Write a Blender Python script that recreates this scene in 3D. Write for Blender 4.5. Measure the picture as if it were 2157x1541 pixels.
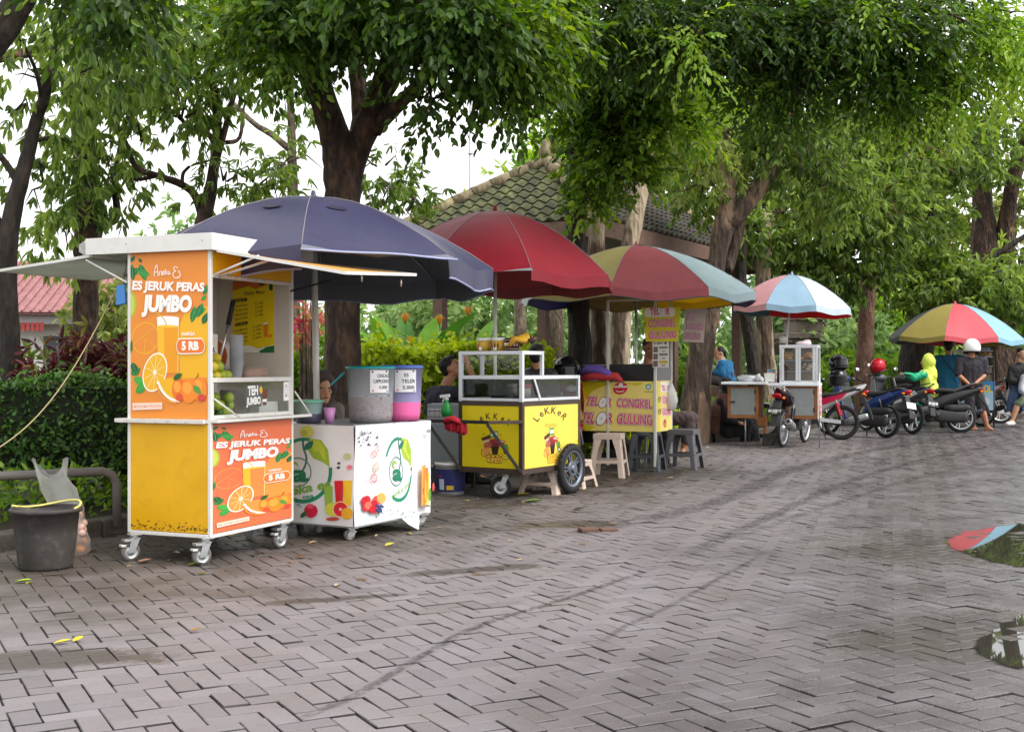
import bpy, bmesh, math, random
import numpy as np
from math import sin, cos, pi, radians as RAD, sqrt, atan2
from mathutils import Vector, Matrix
for _o in list(bpy.data.objects): bpy.data.objects.remove(_o)
scene = bpy.context.scene
random.seed(7); RNG = np.random.default_rng(7)
COL = scene.collection
# ---------------------------------------------------------------- camera, light, exposure
F, CX, CY, CAMH = 2600.0, 1078.5, 770.5, 1.2
cam = bpy.data.cameras.new('camera'); cam_o = bpy.data.objects.new('camera', cam); COL.objects.link(cam_o)
cam.sensor_fit = 'HORIZONTAL'; cam.sensor_width = 36.0; cam.lens = 36.0*F/2157.0
cam.clip_start = 0.05; cam.clip_end = 2000
cam_o.location = (0, 0, CAMH); cam_o.rotation_euler = (RAD(90), 0, 0); scene.camera = cam_o
SUN_EL, SUN_AZ = RAD(52), RAD(118)
w = bpy.data.worlds.new("World"); scene.world = w; w.use_nodes = True
nt = w.node_tree; bg = nt.nodes['Background']
sky = nt.nodes.new('ShaderNodeTexSky'); sky.sky_type = 'NISHITA'; sky.sun_disc = False
sky.sun_elevation = SUN_EL; sky.sun_rotation = SUN_AZ; sky.air_density = 1.0; sky.dust_density = 4.0; sky.ozone_density = 1.0
hs = nt.nodes.new('ShaderNodeHueSaturation'); hs.inputs['Saturation'].default_value = 0.10
nt.links.new(sky.outputs[0], hs.inputs['Color']); 
_mx = nt.nodes.new('ShaderNodeMix'); _mx.data_type = 'RGBA'; _mx.inputs[0].default_value = 0.55       # thin even cloud in front of the blue
_mx.inputs[7].default_value = (9.6, 9.7, 9.9, 1); nt.links.new(hs.outputs[0], _mx.inputs[6]); nt.links.new(_mx.outputs[2], bg.inputs[0]); bg.inputs[1].default_value = 0.15
sl = bpy.data.lights.new('sun', 'SUN'); sl.energy = 1.5; sl.angle = RAD(22); sl.color = (1, 0.965, 0.92)
so = bpy.data.objects.new('sun', sl); COL.objects.link(so); so.location = (20, -10, 30)
_sd = Vector((sin(SUN_AZ)*cos(SUN_EL), cos(SUN_AZ)*cos(SUN_EL), sin(SUN_EL)))
so.rotation_euler = _sd.to_track_quat('Z', 'Y').to_euler()
scene.view_settings.view_transform = 'Standard'; scene.view_settings.look = 'None'
scene.view_settings.exposure = 0.72; scene.view_settings.gamma = 1; scene.view_settings.use_curve_mapping = False
scene.cycles.max_bounces = 8; scene.cycles.transparent_max_bounces = 16; scene.cycles.diffuse_bounces = 4
scene.cycles.glossy_bounces = 3; scene.cycles.transmission_bounces = 6; scene.cycles.caustics_reflective = False
scene.cycles.caustics_refractive = False; scene.cycles.sample_clamp_indirect = 6; scene.cycles.use_denoising = True
# ---------------------------------------------------------------- pixel (of the 2157x1541 photo) -> world
def G(px, py, z=0.0):
    d = F*(CAMH-z)/(py-CY); return Vector(((px-CX)*d/F, d, z))
def P(px, py, d): return Vector(((px-CX)*d/F, d, CAMH-(py-CY)*d/F))
# ---------------------------------------------------------------- materials
def S(r, g, b):
    f = lambda c: (c/255/12.92) if c/255 <= 0.04045 else ((c/255+0.055)/1.055)**2.4
    return (f(r), f(g), f(b))
MATS = {}
def mat(name, col, rough=0.55, metal=0.0, var=0.12, scale=6.0, bump=0.0, bscale=40.0, spec=0.5, alpha=1.0, trans=0.0, dirt=0.0, dirtcol=(0.05, 0.04, 0.03), ior=1.45, sub=0.0, transl=0.0):
    if name in MATS: return MATS[name]
    m = bpy.data.materials.new(name); m.use_nodes = True; n = m.node_tree.nodes; l = m.node_tree.links
    p = n['Principled BSDF']; p.inputs['Roughness'].default_value = rough; p.inputs['Metallic'].default_value = metal
    p.inputs['Specular IOR Level'].default_value = spec; p.inputs['IOR'].default_value = ior
    p.inputs['Base Color'].default_value = (*col, 1); p.inputs['Alpha'].default_value = alpha
    p.inputs['Transmission Weight'].default_value = trans
    tc = n.new('ShaderNodeTexCoord'); out = None
    if var > 0 or dirt > 0:
        nz = n.new('ShaderNodeTexNoise'); nz.inputs['Scale'].default_value = scale; nz.inputs['Detail'].default_value = 5
        l.new(tc.outputs['Object'], nz.inputs['Vector'])
        mr = n.new('ShaderNodeMapRange'); mr.inputs[1].default_value = 0.25; mr.inputs[2].default_value = 0.75
        mr.inputs[3].default_value = 1-var; mr.inputs[4].default_value = 1+var*0.6
        l.new(nz.outputs[0], mr.inputs[0])
        mx = n.new('ShaderNodeMix'); mx.data_type = 'RGBA'; mx.blend_type = 'MULTIPLY'; mx.inputs[0].default_value = 1
        mx.inputs[6].default_value = (*col, 1); l.new(mr.outputs[0], mx.inputs[7]); out = mx.outputs[2]
        if dirt > 0:
            n2 = n.new('ShaderNodeTexNoise'); n2.inputs['Scale'].default_value = scale*2.3; n2.inputs['Detail'].default_value = 8; n2.inputs['Roughness'].default_value = 0.7
            l.new(tc.outputs['Object'], n2.inputs['Vector'])
            m2 = n.new('ShaderNodeMapRange'); m2.inputs[1].default_value = 0.52; m2.inputs[2].default_value = 0.75; m2.inputs[3].default_value = 0; m2.inputs[4].default_value = dirt
            l.new(n2.outputs[0], m2.inputs[0])
            m3 = n.new('ShaderNodeMix'); m3.data_type = 'RGBA'; l.new(m2.outputs[0], m3.inputs[0]); l.new(out, m3.inputs[6]); m3.inputs[7].default_value = (*dirtcol, 1); out = m3.outputs[2]
        l.new(out, p.inputs['Base Color'])
        mr2 = n.new('ShaderNodeMapRange'); mr2.inputs[3].default_value = max(0.02, rough-0.1); mr2.inputs[4].default_value = min(1, rough+0.12)
        l.new(nz.outputs[0], mr2.inputs[0]); l.new(mr2.outputs[0], p.inputs['Roughness'])
    if bump > 0:
        nb = n.new('ShaderNodeTexNoise'); nb.inputs['Scale'].default_value = bscale; nb.inputs['Detail'].default_value = 6
        l.new(tc.outputs['Object'], nb.inputs['Vector'])
        bp = n.new('ShaderNodeBump'); bp.inputs['Strength'].default_value = bump; bp.inputs['Distance'].default_value = 0.02
        l.new(nb.outputs[0], bp.inputs['Height']); l.new(bp.outputs[0], p.inputs['Normal'])
    if transl > 0:
        tr = n.new('ShaderNodeBsdfTranslucent'); tr.inputs[0].default_value = (*col, 1)
        if out is not None: l.new(out, tr.inputs[0])
        ms = n.new('ShaderNodeMixShader'); ms.inputs[0].default_value = transl
        l.new(p.outputs[0], ms.inputs[1]); l.new(tr.outputs[0], ms.inputs[2]); l.new(ms.outputs[0], n['Material Output'].inputs[0])
    MATS[name] = m; return m
def flat(name, rgb, **k):       # printed / painted colour given as 0-255
    k.setdefault('var', 0.06); k.setdefault('rough', 0.5); return mat(name, S(*rgb), **k)
_ink = {}
def ink(rgb):
    key = 'ink_%d_%d_%d' % tuple(rgb)
    return flat(key, rgb, rough=0.42, var=0.0)
def glassmat(name='clear_glass', tint=(0.95, 0.97, 0.96), mixf=0.95, rough=0.03):
    if name in MATS: return MATS[name]
    m = bpy.data.materials.new(name); m.use_nodes = True; n = m.node_tree.nodes; l = m.node_tree.links
    tr = n.new('ShaderNodeBsdfTransparent'); tr.inputs[0].default_value = (*tint, 1)
    gl = n.new('ShaderNodeBsdfGlossy'); gl.inputs['Roughness'].default_value = rough
    fr = n.new('ShaderNodeFresnel'); fr.inputs[0].default_value = 1.45
    ad = n.new('ShaderNodeMath'); ad.operation = 'ADD'; ad.inputs[1].default_value = 1-mixf-0.04; ge = n.new('ShaderNodeNewGeometry'); iv = n.new('ShaderNodeMath'); iv.operation = 'SUBTRACT'; iv.inputs[0].default_value = 1; l.new(ge.outputs['Backfacing'], iv.inputs[1])
    mu = n.new('ShaderNodeMath'); mu.operation = 'MULTIPLY'; l.new(fr.outputs[0], mu.inputs[0]); l.new(iv.outputs[0], mu.inputs[1]); l.new(mu.outputs[0], ad.inputs[0])      # a thin pane: no total reflection at its far face
    ms = n.new('ShaderNodeMixShader'); l.new(ad.outputs[0], ms.inputs[0]); l.new(tr.outputs[0], ms.inputs[1]); l.new(gl.outputs[0], ms.inputs[2])
    l.new(ms.outputs[0], n['Material Output'].inputs[0]); MATS[name] = m; return m
def filmmat(name, col, alpha, rough=0.35, var=0.2, scale=10):       # milky translucent plastic
    return mat(name, col, rough=rough, alpha=alpha, var=var, scale=scale, transl=0.3)
# ---------------------------------------------------------------- objects, parts
def tag(o, label=None, cat=None, group=None, kind=None):
    if label: o['label'] = label
    if cat: o['category'] = cat
    if group: o['group'] = group
    if kind: o['kind'] = kind
    return o
def thing(name, label, cat, loc=(0, 0, 0), rotz=0.0, group=None):
    o = bpy.data.objects.new(name, None); COL.objects.link(o); o.empty_display_size = 0.1
    o.location = loc; o.rotation_euler = (0, 0, rotz); return tag(o, label, cat, group)
def copy_tree(o, parent=None):
    c = o.copy(); COL.objects.link(c)
    if parent is not None: c.parent = parent
    for ch in list(o.children): copy_tree(ch, c)
    return c
def frame_from(d):
    d = Vector(d).normalized(); a = Vector((0, 0, 1)) if abs(d.z) < 0.95 else Vector((1, 0, 0))
    u = d.cross(a).normalized(); v = u.cross(d).normalized(); return u, v
class MB:
    def __init__(s): s.v = []; s.f = []; s.m = []; s.s = []; s.mats = []
    def mi(s, m):
        if m not in s.mats: s.mats.append(m)
        return s.mats.index(m)
    def add(s, vs, fs, m, smooth=False, M=None):
        b = len(s.v); k = s.mi(m)
        if M is not None: vs = [M @ Vector(v) for v in vs]
        s.v.extend([tuple(v) for v in vs])
        for f in fs: s.f.append([i+b for i in f]); s.m.append(k); s.s.append(smooth)
        return s
    def box(s, lo, hi, m, M=None):
        x0, y0, z0 = lo; x1, y1, z1 = hi
        v = [(x0,y0,z0),(x1,y0,z0),(x1,y1,z0),(x0,y1,z0),(x0,y0,z1),(x1,y0,z1),(x1,y1,z1),(x0,y1,z1)]
        return s.add(v, [(0,3,2,1),(4,5,6,7),(0,1,5,4),(1,2,6,5),(2,3,7,6),(3,0,4,7)], m, False, M)
    def cbox(s, c, size, m, M=None):
        return s.box([c[i]-size[i]/2 for i in range(3)], [c[i]+size[i]/2 for i in range(3)], m, M)
    def bar(s, a, b, w, h, m, up=(0, 0, 1)):
        a = Vector(a); b = Vector(b); d = (b-a).normalized(); up = Vector(up)
        if abs(d.dot(up)) > 0.98: up = Vector((0, 1, 0))
        u = d.cross(up).normalized(); v = u.cross(d)
        vs = [p+u*(i*w/2)+v*(j*h/2) for p in (a, b) for i, j in ((-1,-1),(1,-1),(1,1),(-1,1))]
        return s.add(vs, [(0,1,2,3),(7,6,5,4),(0,4,5,1),(1,5,6,2),(2,6,7,3),(3,7,4,0)], m)
    def tube(s, pts, rad, m, n=10, caps=True, smooth=True, jit=0.0, sy=1.0):
        pts = [Vector(p) for p in pts]; k = len(pts)
        if not hasattr(rad, '__len__'): rad = [rad]*k
        vs = []; u = None
        for i in range(k):
            t = (pts[min(i+1, k-1)]-pts[max(i-1, 0)])
            t = t.normalized() if t.length > 1e-9 else Vector((0, 0, 1))
            if u is None: u, v = frame_from(t)
            else:
                u = (u - t*u.dot(t)); u = u.normalized() if u.length > 1e-6 else frame_from(t)[0]
                v = u.cross(t)
            for j in range(n):
                a = 2*pi*j/n; r = rad[i]*(1+(random.uniform(-jit, jit) if jit else 0))
                vs.append(pts[i]+u*(r*cos(a))+v*(r*sin(a)*sy))
        fs = [(i*n+j, i*n+(j+1) % n, (i+1)*n+(j+1) % n, (i+1)*n+j) for i in range(k-1) for j in range(n)]
        if caps: fs += [tuple(range(n-1, -1, -1)), tuple((k-1)*n+j for j in range(n))]
        s.add(vs, fs, m, smooth)
        if caps: s.s[-1] = False; s.s[-2] = False
        return s
    def cyl(s, a, b, r0, m, r1=None, n=16, caps=True, smooth=True):
        b0 = len(s.f); r1 = r0 if r1 is None else r1
        s.tube([a, b], [r0, r1], m, n, caps, smooth)
        if caps: s.s[-1] = False; s.s[-2] = False
        return s
    def lathe(s, prof, m, n=20, o=(0, 0, 0), axis=(0, 0, 1), caps=False, smooth=True, sx=1.0, sy=1.0):
        o = Vector(o); ax = Vector(axis).normalized()
        if abs(ax.z) > 0.999: u, v = Vector((1, 0, 0)), Vector((0, 1, 0))
        else: u, v = frame_from(ax)
        vs = [o+ax*z+u*(r*cos(2*pi*j/n)*sx)+v*(r*sin(2*pi*j/n)*sy) for r, z in prof for j in range(n)]
        k = len(prof)
        fs = [(i*n+j, i*n+(j+1) % n, (i+1)*n+(j+1) % n, (i+1)*n+j) for i in range(k-1) for j in range(n)]
        if caps: fs += [tuple(range(n-1, -1, -1)), tuple((k-1)*n+j for j in range(n))]
        return s.add(vs, fs, m, smooth)
    def ell(s, c, r, m, n=14, k=9, M=None):
        if not hasattr(r, '__len__'): r = (r, r, r)
        vs = []; fs = []
        for i in range(k+1):
            t = pi*i/k
            for j in range(n): a = 2*pi*j/n; vs.append(Vector((r[0]*sin(t)*cos(a), r[1]*sin(t)*sin(a), -r[2]*cos(t))))
        if M is not None: vs = [M @ v for v in vs]
        vs = [v+Vector(c) for v in vs]
        fs = [(i*n+j, i*n+(j+1) % n, (i+1)*n+(j+1) % n, (i+1)*n+j) for i in range(k) for j in range(n)]
        return s.add(vs, fs, m, True)
    def torus(s, c, axis, R0, r, m, n=28, k=10, sy=1.0):
        c = Vector(c); ax = Vector(axis).normalized(); u, v = frame_from(ax); vs = []
        for i in range(n):
            a = 2*pi*i/n; rd = u*cos(a)+v*sin(a)
            for j in range(k): b = 2*pi*j/k; vs.append(c+rd*(R0+r*cos(b))+ax*(r*sin(b)*sy))
        fs = [(i*k+j, ((i+1) % n)*k+j, ((i+1) % n)*k+(j+1) % k, i*k+(j+1) % k) for i in range(n) for j in range(k)]
        return s.add(vs, fs, m, True)
    def prism(s, poly, o, u, v, th, m, smooth=False):      # polygon in (u,v), extruded by th along u x v
        o = Vector(o); u = Vector(u); v = Vector(v); w_ = u.cross(v).normalized()
        n = len(poly); vs = [o+u*a+v*b for a, b in poly]+[o+u*a+v*b+w_*th for a, b in poly]
        fs = [tuple(range(n-1, -1, -1)), tuple(range(n, 2*n))]+[(i, (i+1) % n, n+(i+1) % n, n+i) for i in range(n)]
        return s.add(vs, fs, m, smooth)
    def loft(s, secs, m, smooth=True, caps=True):          # list of equal-length rings
        n = len(secs[0]); vs = [v for r in secs for v in r]
        fs = [(i*n+j, i*n+(j+1) % n, (i+1)*n+(j+1) % n, (i+1)*n+j) for i in range(len(secs)-1) for j in range(n)]
        if caps: fs += [tuple(range(n-1, -1, -1)), tuple((len(secs)-1)*n+j for j in range(n))]
        return s.add(vs, fs, m, smooth)
    def sheet(s, rows, m, smooth=True):
        n = len(rows[0]); vs = [v for r in rows for v in r]
        fs = [(i*n+j, i*n+j+1, (i+1)*n+j+1, (i+1)*n+j) for i in range(len(rows)-1) for j in range(n-1)]
        return s.add(vs, fs, m, smooth)
    def build(s, name, parent=None, bevel=0.0, solid=0.0, fix=True, subd=0):
        me = bpy.data.meshes.new(name); me.from_pydata(s.v, [], s.f)
        for m in s.mats: me.materials.append(m)
        if len(s.f):
            me.polygons.foreach_set('material_index', s.m); me.polygons.foreach_set('use_smooth', s.s)
        if fix and len(s.f) < 60000:
            bm = bmesh.new(); bm.from_mesh(me); bmesh.ops.recalc_face_normals(bm, faces=bm.faces); bm.to_mesh(me); bm.free()
        me.update(); o = bpy.data.objects.new(name, me); COL.objects.link(o)
        if parent is not None: o.parent = parent
        if solid: k = o.modifiers.new('solid', 'SOLIDIFY'); k.thickness = solid; k.offset = 0
        if bevel: k = o.modifiers.new('bevel', 'BEVEL'); k.width = bevel; k.segments = 2; k.limit_method = 'ANGLE'; k.angle_limit = RAD(40)
        if subd: k = o.modifiers.new('sub', 'SUBSURF'); k.levels = subd; k.render_levels = subd
        return o
def raw_mesh(name, co, quads, mats, parent=None, tint=None, smooth=False, matidx=None):
    me = bpy.data.meshes.new(name); co = np.asarray(co, np.float32); q = np.asarray(quads, np.int32)
    k = q.shape[1]; nf = len(q)
    me.vertices.add(len(co)); me.vertices.foreach_set('co', co.ravel())
    me.loops.add(nf*k); me.loops.foreach_set('vertex_index', q.ravel())
    me.polygons.add(nf); me.polygons.foreach_set('loop_start', np.arange(0, nf*k, k, dtype=np.int32))
    me.polygons.foreach_set('loop_total', np.full(nf, k, np.int32))
    me.polygons.foreach_set('use_smooth', np.full(nf, smooth))
    for m in mats: me.materials.append(m)
    if matidx is not None: me.polygons.foreach_set('material_index', np.asarray(matidx, np.int32))
    me.update(calc_edges=True)
    if tint is not None:
        at = me.attributes.new('tint', 'FLOAT', 'POINT'); at.data.foreach_set('value', np.asarray(tint, np.float32))
    o = bpy.data.objects.new(name, me); COL.objects.link(o)
    if parent is not None: o.parent = parent
    return o
# ---------------------------------------------------------------- lettering
_TC = {}
def text_geo(t, bold=0.0, shear=0.0, space=1.0):
    key = (t, bold, shear, space)
    if key in _TC: return _TC[key]
    cu = bpy.data.curves.new('lettering', 'FONT'); cu.body = t; cu.size = 1; cu.offset = bold; cu.shear = shear
    cu.space_character = space; cu.resolution_u = 4; cu.fill_mode = 'FRONT'
    ob = bpy.data.objects.new('lettering', cu); me = ob.to_mesh()
    vs = [(v.co.x, v.co.y) for v in me.vertices]; fs = [tuple(p.vertices) for p in me.polygons]
    ob.to_mesh_clear(); bpy.data.objects.remove(ob); bpy.data.curves.remove(cu)
    xs = [v[0] for v in vs]; x0, x1 = min(xs), max(xs)
    _TC[key] = ([((x-x0), y) for x, y in vs], fs, x1-x0); return _TC[key]
class Poster:
    """A flat printed panel: shapes are drawn in pixel coordinates of the photo and laid onto the panel's own rectangle."""
    def __init__(s, mb, o, u, v, wdt, hgt, quad, z=(1, 0, 0), step=0.00022):
        s.mb = mb; s.o = Vector(o); s.u = Vector(u).normalized(); s.v = Vector(v).normalized(); s.n = s.u.cross(s.v).normalized()
        s.W = wdt; s.Hh = hgt; s.k = 0; s.step = step; s.sc, s.ox, s.oy = z; s.surf = None
        src = [s._src(q) for q in quad]; dst = [(0, hgt), (wdt, hgt), (wdt, 0), (0, 0)]; A = []; B = []
        for (x, y), (a, b) in zip(src, dst):
            A += [[x, y, 1, 0, 0, 0, -a*x, -a*y], [0, 0, 0, x, y, 1, -b*x, -b*y]]; B += [a, b]
        s.h = np.linalg.solve(np.array(A), np.array(B))
    def _src(s, p): return (s.ox+p[0]/s.sc, s.oy+p[1]/s.sc)
    def uv(s, p):
        x, y = s._src(p); h = s.h; w_ = h[6]*x+h[7]*y+1
        a, b = (h[0]*x+h[1]*y+h[2])/w_, (h[3]*x+h[4]*y+h[5])/w_
        return min(max(a, 0.001), s.W-0.001), min(max(b, 0.001), s.Hh-0.001)
    def pt(s, a, b, k):
        q = s.o+s.u*a+s.v*b
        if s.surf: q = q+s.n*s.surf(a, b)
        return q+s.n*(0.0006+k*s.step)
    def raw(s, pts, faces, col, up=1):
        k = s.k; s.k += up; m = col if not isinstance(col, (tuple, list)) else ink(col)
        s.mb.add([s.pt(*s.uv(p), k) for p in pts], faces, m); return s
    def fill(s, poly, col):
        n = len(poly)
        if n <= 4 and not s.surf: return s.raw(poly, [tuple(range(n))], col)
        cx = sum(p[0] for p in poly)/n; cy = sum(p[1] for p in poly)/n
        return s.raw(list(poly)+[(cx, cy)], [(i, (i+1) % n, n) for i in range(n)], col)
    def ell(s, c, rx, ry, col, rot=0, n=26, a0=0, a1=360):
        cr, sr = cos(RAD(rot)), sin(RAD(rot)); L = []
        for i in range(n+(0 if a1-a0 >= 360 else 1)):
            a = RAD(a0+(a1-a0)*i/n); x, y = rx*cos(a), ry*sin(a); L.append((c[0]+x*cr-y*sr, c[1]+x*sr+y*cr))
        return s.fill(L, col)
    def ring(s, c, rx, ry, t, col, a0=0, a1=360, rot=0, n=34):
        cr, sr = cos(RAD(rot)), sin(RAD(rot)); pts = []
        for i in range(n+1):
            a = RAD(a0+(a1-a0)*i/n)
            for q in (1, 1-t): x, y = rx*q*cos(a), ry*q*sin(a); pts.append((c[0]+x*cr-y*sr, c[1]+x*sr+y*cr))
        return s.raw(pts, [(2*i, 2*i+2, 2*i+3, 2*i+1) for i in range(n)], col)
    def stroke(s, pts, wd, col, taper=False):
        P_ = []; n = len(pts)
        for i in range(n):
            a = pts[max(i-1, 0)]; b = pts[min(i+1, n-1)]; dx, dy = b[0]-a[0], b[1]-a[1]; L = sqrt(dx*dx+dy*dy) or 1
            q = wd/2*((1-abs(2*i/(n-1)-1)*0.85) if taper else 1)
            P_ += [(pts[i][0]-dy/L*q, pts[i][1]+dx/L*q), (pts[i][0]+dy/L*q, pts[i][1]-dx/L*q)]
        return s.raw(P_, [(2*i, 2*i+1, 2*i+3, 2*i+2) for i in range(n-1)], col)
    def curve(s, pts, wd, col, n=8, taper=False):
        L = []; p = [pts[0]]+list(pts)+[pts[-1]]
        for i in range(1, len(p)-2):
            for j in range(n):
                t = j/n; q = []
                for k in (0, 1):
                    a, b, c, d = p[i-1][k], p[i][k], p[i+1][k], p[i+2][k]
                    q.append(0.5*(2*b+(c-a)*t+(2*a-5*b+4*c-d)*t*t+(3*b-a-3*c+d)*t**3))
                L.append(tuple(q))
        return s.stroke(L+[pts[-1]], wd, col, taper)
    def text(s, t, a, b, h, col, bold=0.0, shear=0.0, space=1.0, lean=None, up=None):
        """baseline from pixel a to pixel b, capital height h px (screen up, or the direction up)."""
        vs, fs, L = text_geo(t, bold, shear, space); bx, by = (b[0]-a[0])/L, (b[1]-a[1])/L; hh = h/0.70
        ux, uy = up or (0, -1)
        return s.raw([(a[0]+bx*x+ux*y*hh, a[1]+by*x+uy*y*hh) for x, y in vs], fs, col)
    def arc_text(s, t, c, rx, ry, a0, a1, h, col, bold=0.0):
        n = len(t)
        for i, ch in enumerate(t):
            a = RAD(a0+(a1-a0)*i/(n-1)); vs, fs, L = text_geo(ch, bold); hh = h/0.7; sc = hh*0.95
            ct = (c[0]+rx*cos(a), c[1]-ry*sin(a)); tx, ty = sin(a)*rx, cos(a)*ry; q = sqrt(tx*tx+ty*ty) or 1; tx /= q; ty /= q
            s.raw([(ct[0]+tx*(x-L/2)*sc+ty*y*hh, ct[1]+ty*(x-L/2)*sc-tx*y*hh) for x, y in vs], fs, col, up=0)
        s.k += 1; return s
    def leaf(s, a, b, wd, col, vein=None):
        dx, dy = b[0]-a[0], b[1]-a[1]; L = sqrt(dx*dx+dy*dy); nx, ny = -dy/L, dx/L
        pr = [(0, 0), (0.2, .35), (0.45, .5), (0.75, .33), (1, 0), (0.75, -.33), (.45, -.5), (.2, -.35)]
        s.fill([(a[0]+dx*t+nx*wd*q, a[1]+dy*t+ny*wd*q) for t, q in pr], col)
        if vein: s.stroke([a, b], max(L*0.03, 1), vein)
        return s
# ================================================================= SETTING: ground, kerb, puddles
KERB = [(-9, -2), (-6, 3.4), (-2.97, 8.8), (3.0, 19.5), (6.0, 24.3), (9.6, 28.0), (16, 32.0), (30, 37.0), (60, 42)]
def kerb_x(y):
    for (x0, y0), (x1, y1) in zip(KERB, KERB[1:]):
        if y0 <= y <= y1: return x0+(x1-x0)*(y-y0)/(y1-y0)
    return -9 if y < 0 else 60
def nd(n, t, **k):
    x = n.new(t)
    for a, b in k.items(): setattr(x, a, b)
    return x
def paving_mat():
    m = bpy.data.materials.new('concrete_pavers'); m.use_nodes = True; n = m.node_tree.nodes; l = m.node_tree.links; p = n['Principled BSDF']
    tc = nd(n, 'ShaderNodeTexCoord'); at = nd(n, 'ShaderNodeAttribute', attribute_name='tint')
    def noise(sc, det=4, rg=0.55):
        x = nd(n, 'ShaderNodeTexNoise'); x.inputs['Scale'].default_value = sc; x.inputs['Detail'].default_value = det; x.inputs['Roughness'].default_value = rg
        l.new(tc.outputs['Object'], x.inputs['Vector']); return x.outputs[0]
    def mth(op, a, b=None, c=None):
        x = nd(n, 'ShaderNodeMath', operation=op)
        for i, q in enumerate((a, b, c)):
            if q is None: continue
            if isinstance(q, (int, float)): x.inputs[i].default_value = q
            else: l.new(q, x.inputs[i])
        return x.outputs[0]
    def rng(a, f0, f1, t0, t1, smooth=False):
        x = nd(n, 'ShaderNodeMapRange'); x.interpolation_type = 'SMOOTHSTEP' if smooth else 'LINEAR'; l.new(a, x.inputs[0])
        for i, q in enumerate((f0, f1, t0, t1)): x.inputs[i+1].default_value = q
        return x.outputs[0]
    def mix(f, a, b, bt='MIX'):
        x = nd(n, 'ShaderNodeMix', data_type='RGBA', blend_type=bt)
        if isinstance(f, (int, float)): x.inputs[0].default_value = f
        else: l.new(f, x.inputs[0])
        for i, q in ((6, a), (7, b)):
            if isinstance(q, tuple): x.inputs[i].default_value = (*q, 1)
            else: l.new(q, x.inputs[i])
        return x.outputs[2]
    big, mid, fine, grit = noise(0.35, 5), noise(2.2, 6), noise(26, 5, .7), noise(160, 3)
    sep = nd(n, 'ShaderNodeSeparateXYZ'); l.new(tc.outputs['Object'], sep.inputs[0]); X, Y = sep.outputs[0], sep.outputs[1]
    # wet side of the road: right of a line, edge broken up by noise
    ln = mth('ADD', mth('SUBTRACT', mth('MULTIPLY', X, 0.86), mth('MULTIPLY', Y, 0.30)), mth('MULTIPLY', big, 3.4))
    wet = rng(ln, -0.1, 1.5, 0, 1, True)
    wet = mth('MULTIPLY', wet, rng(mid, 0.3, 0.62, 0.5, 1))
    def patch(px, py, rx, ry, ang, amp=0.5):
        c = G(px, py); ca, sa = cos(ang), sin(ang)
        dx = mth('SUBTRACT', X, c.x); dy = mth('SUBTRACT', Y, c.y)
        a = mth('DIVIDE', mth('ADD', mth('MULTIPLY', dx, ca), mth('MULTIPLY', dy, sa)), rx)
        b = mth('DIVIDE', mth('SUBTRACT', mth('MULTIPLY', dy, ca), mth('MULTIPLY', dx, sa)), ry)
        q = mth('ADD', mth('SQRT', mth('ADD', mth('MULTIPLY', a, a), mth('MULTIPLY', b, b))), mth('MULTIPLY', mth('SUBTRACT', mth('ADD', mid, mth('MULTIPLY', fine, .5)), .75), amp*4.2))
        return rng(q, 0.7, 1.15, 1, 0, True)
    damp = None  # damp spots; the ones under the carts also carry painted contact shade
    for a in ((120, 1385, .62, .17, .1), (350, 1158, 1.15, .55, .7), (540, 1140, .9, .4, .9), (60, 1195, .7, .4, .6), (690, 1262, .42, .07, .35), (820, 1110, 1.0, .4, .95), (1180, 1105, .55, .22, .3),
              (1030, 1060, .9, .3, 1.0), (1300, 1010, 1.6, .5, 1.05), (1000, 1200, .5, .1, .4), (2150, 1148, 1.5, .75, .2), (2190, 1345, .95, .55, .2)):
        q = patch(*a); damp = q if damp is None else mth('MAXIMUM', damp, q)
    # dark band of damp dirt sweeping round the bend
    band = rng(mth('ABSOLUTE', mth('SUBTRACT', mth('SUBTRACT', Y, mth('MULTIPLY', mth('MULTIPLY', X, X), 0.10)), mth('ADD', 9.2, mth('MULTIPLY', X, 1.15)))), 0.25, 1.1, 1, 0, True)
    band = mth('MULTIPLY', band, rng(big, .42, .6, 0, .8))
    base = mix(rng(at.outputs['Fac'], 0, 1, 0, 1), S(104, 99, 102), S(128, 122, 125))
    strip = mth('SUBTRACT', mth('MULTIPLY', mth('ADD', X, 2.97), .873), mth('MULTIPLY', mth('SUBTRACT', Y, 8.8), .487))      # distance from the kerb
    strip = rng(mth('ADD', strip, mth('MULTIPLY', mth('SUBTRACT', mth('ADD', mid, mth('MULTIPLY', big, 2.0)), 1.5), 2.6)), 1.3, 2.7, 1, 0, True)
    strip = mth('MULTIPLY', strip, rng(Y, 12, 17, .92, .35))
    base = mix(rng(mid, .3, .7, 0, .55), base, S(108, 98, 90))
    base = mix(rng(big, .35, .65, 0, .4), base, S(114, 107, 113))
    base = mix(rng(fine, .55, .8, 0, .45), base, S(84, 78, 74))
    base = mix(rng(grit, .58, .72, 0, .3), base, S(160, 154, 150))
    base = mix(mth('MULTIPLY', wet, .72), base, S(58, 52, 53))
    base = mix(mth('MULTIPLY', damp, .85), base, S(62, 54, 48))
    base = mix(mth('MULTIPLY', band, .45), base, S(80, 70, 62))
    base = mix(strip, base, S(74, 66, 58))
    base = mix(rng(at.outputs['Fac'], -.02, -.9, 0, .9), base, S(40, 36, 34))       # dirt in the chamfers and joints
    l.new(base, p.inputs['Base Color'])
    ro = mth('SUBTRACT', 0.60, mth('MULTIPLY', wet, 0.44)); ro = mth('SUBTRACT', ro, mth('MULTIPLY', damp, 0.12))
    ro = mth('ADD', ro, mth('MULTIPLY', mth('SUBTRACT', fine, .5), .35)); l.new(ro, p.inputs['Roughness'])
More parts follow.
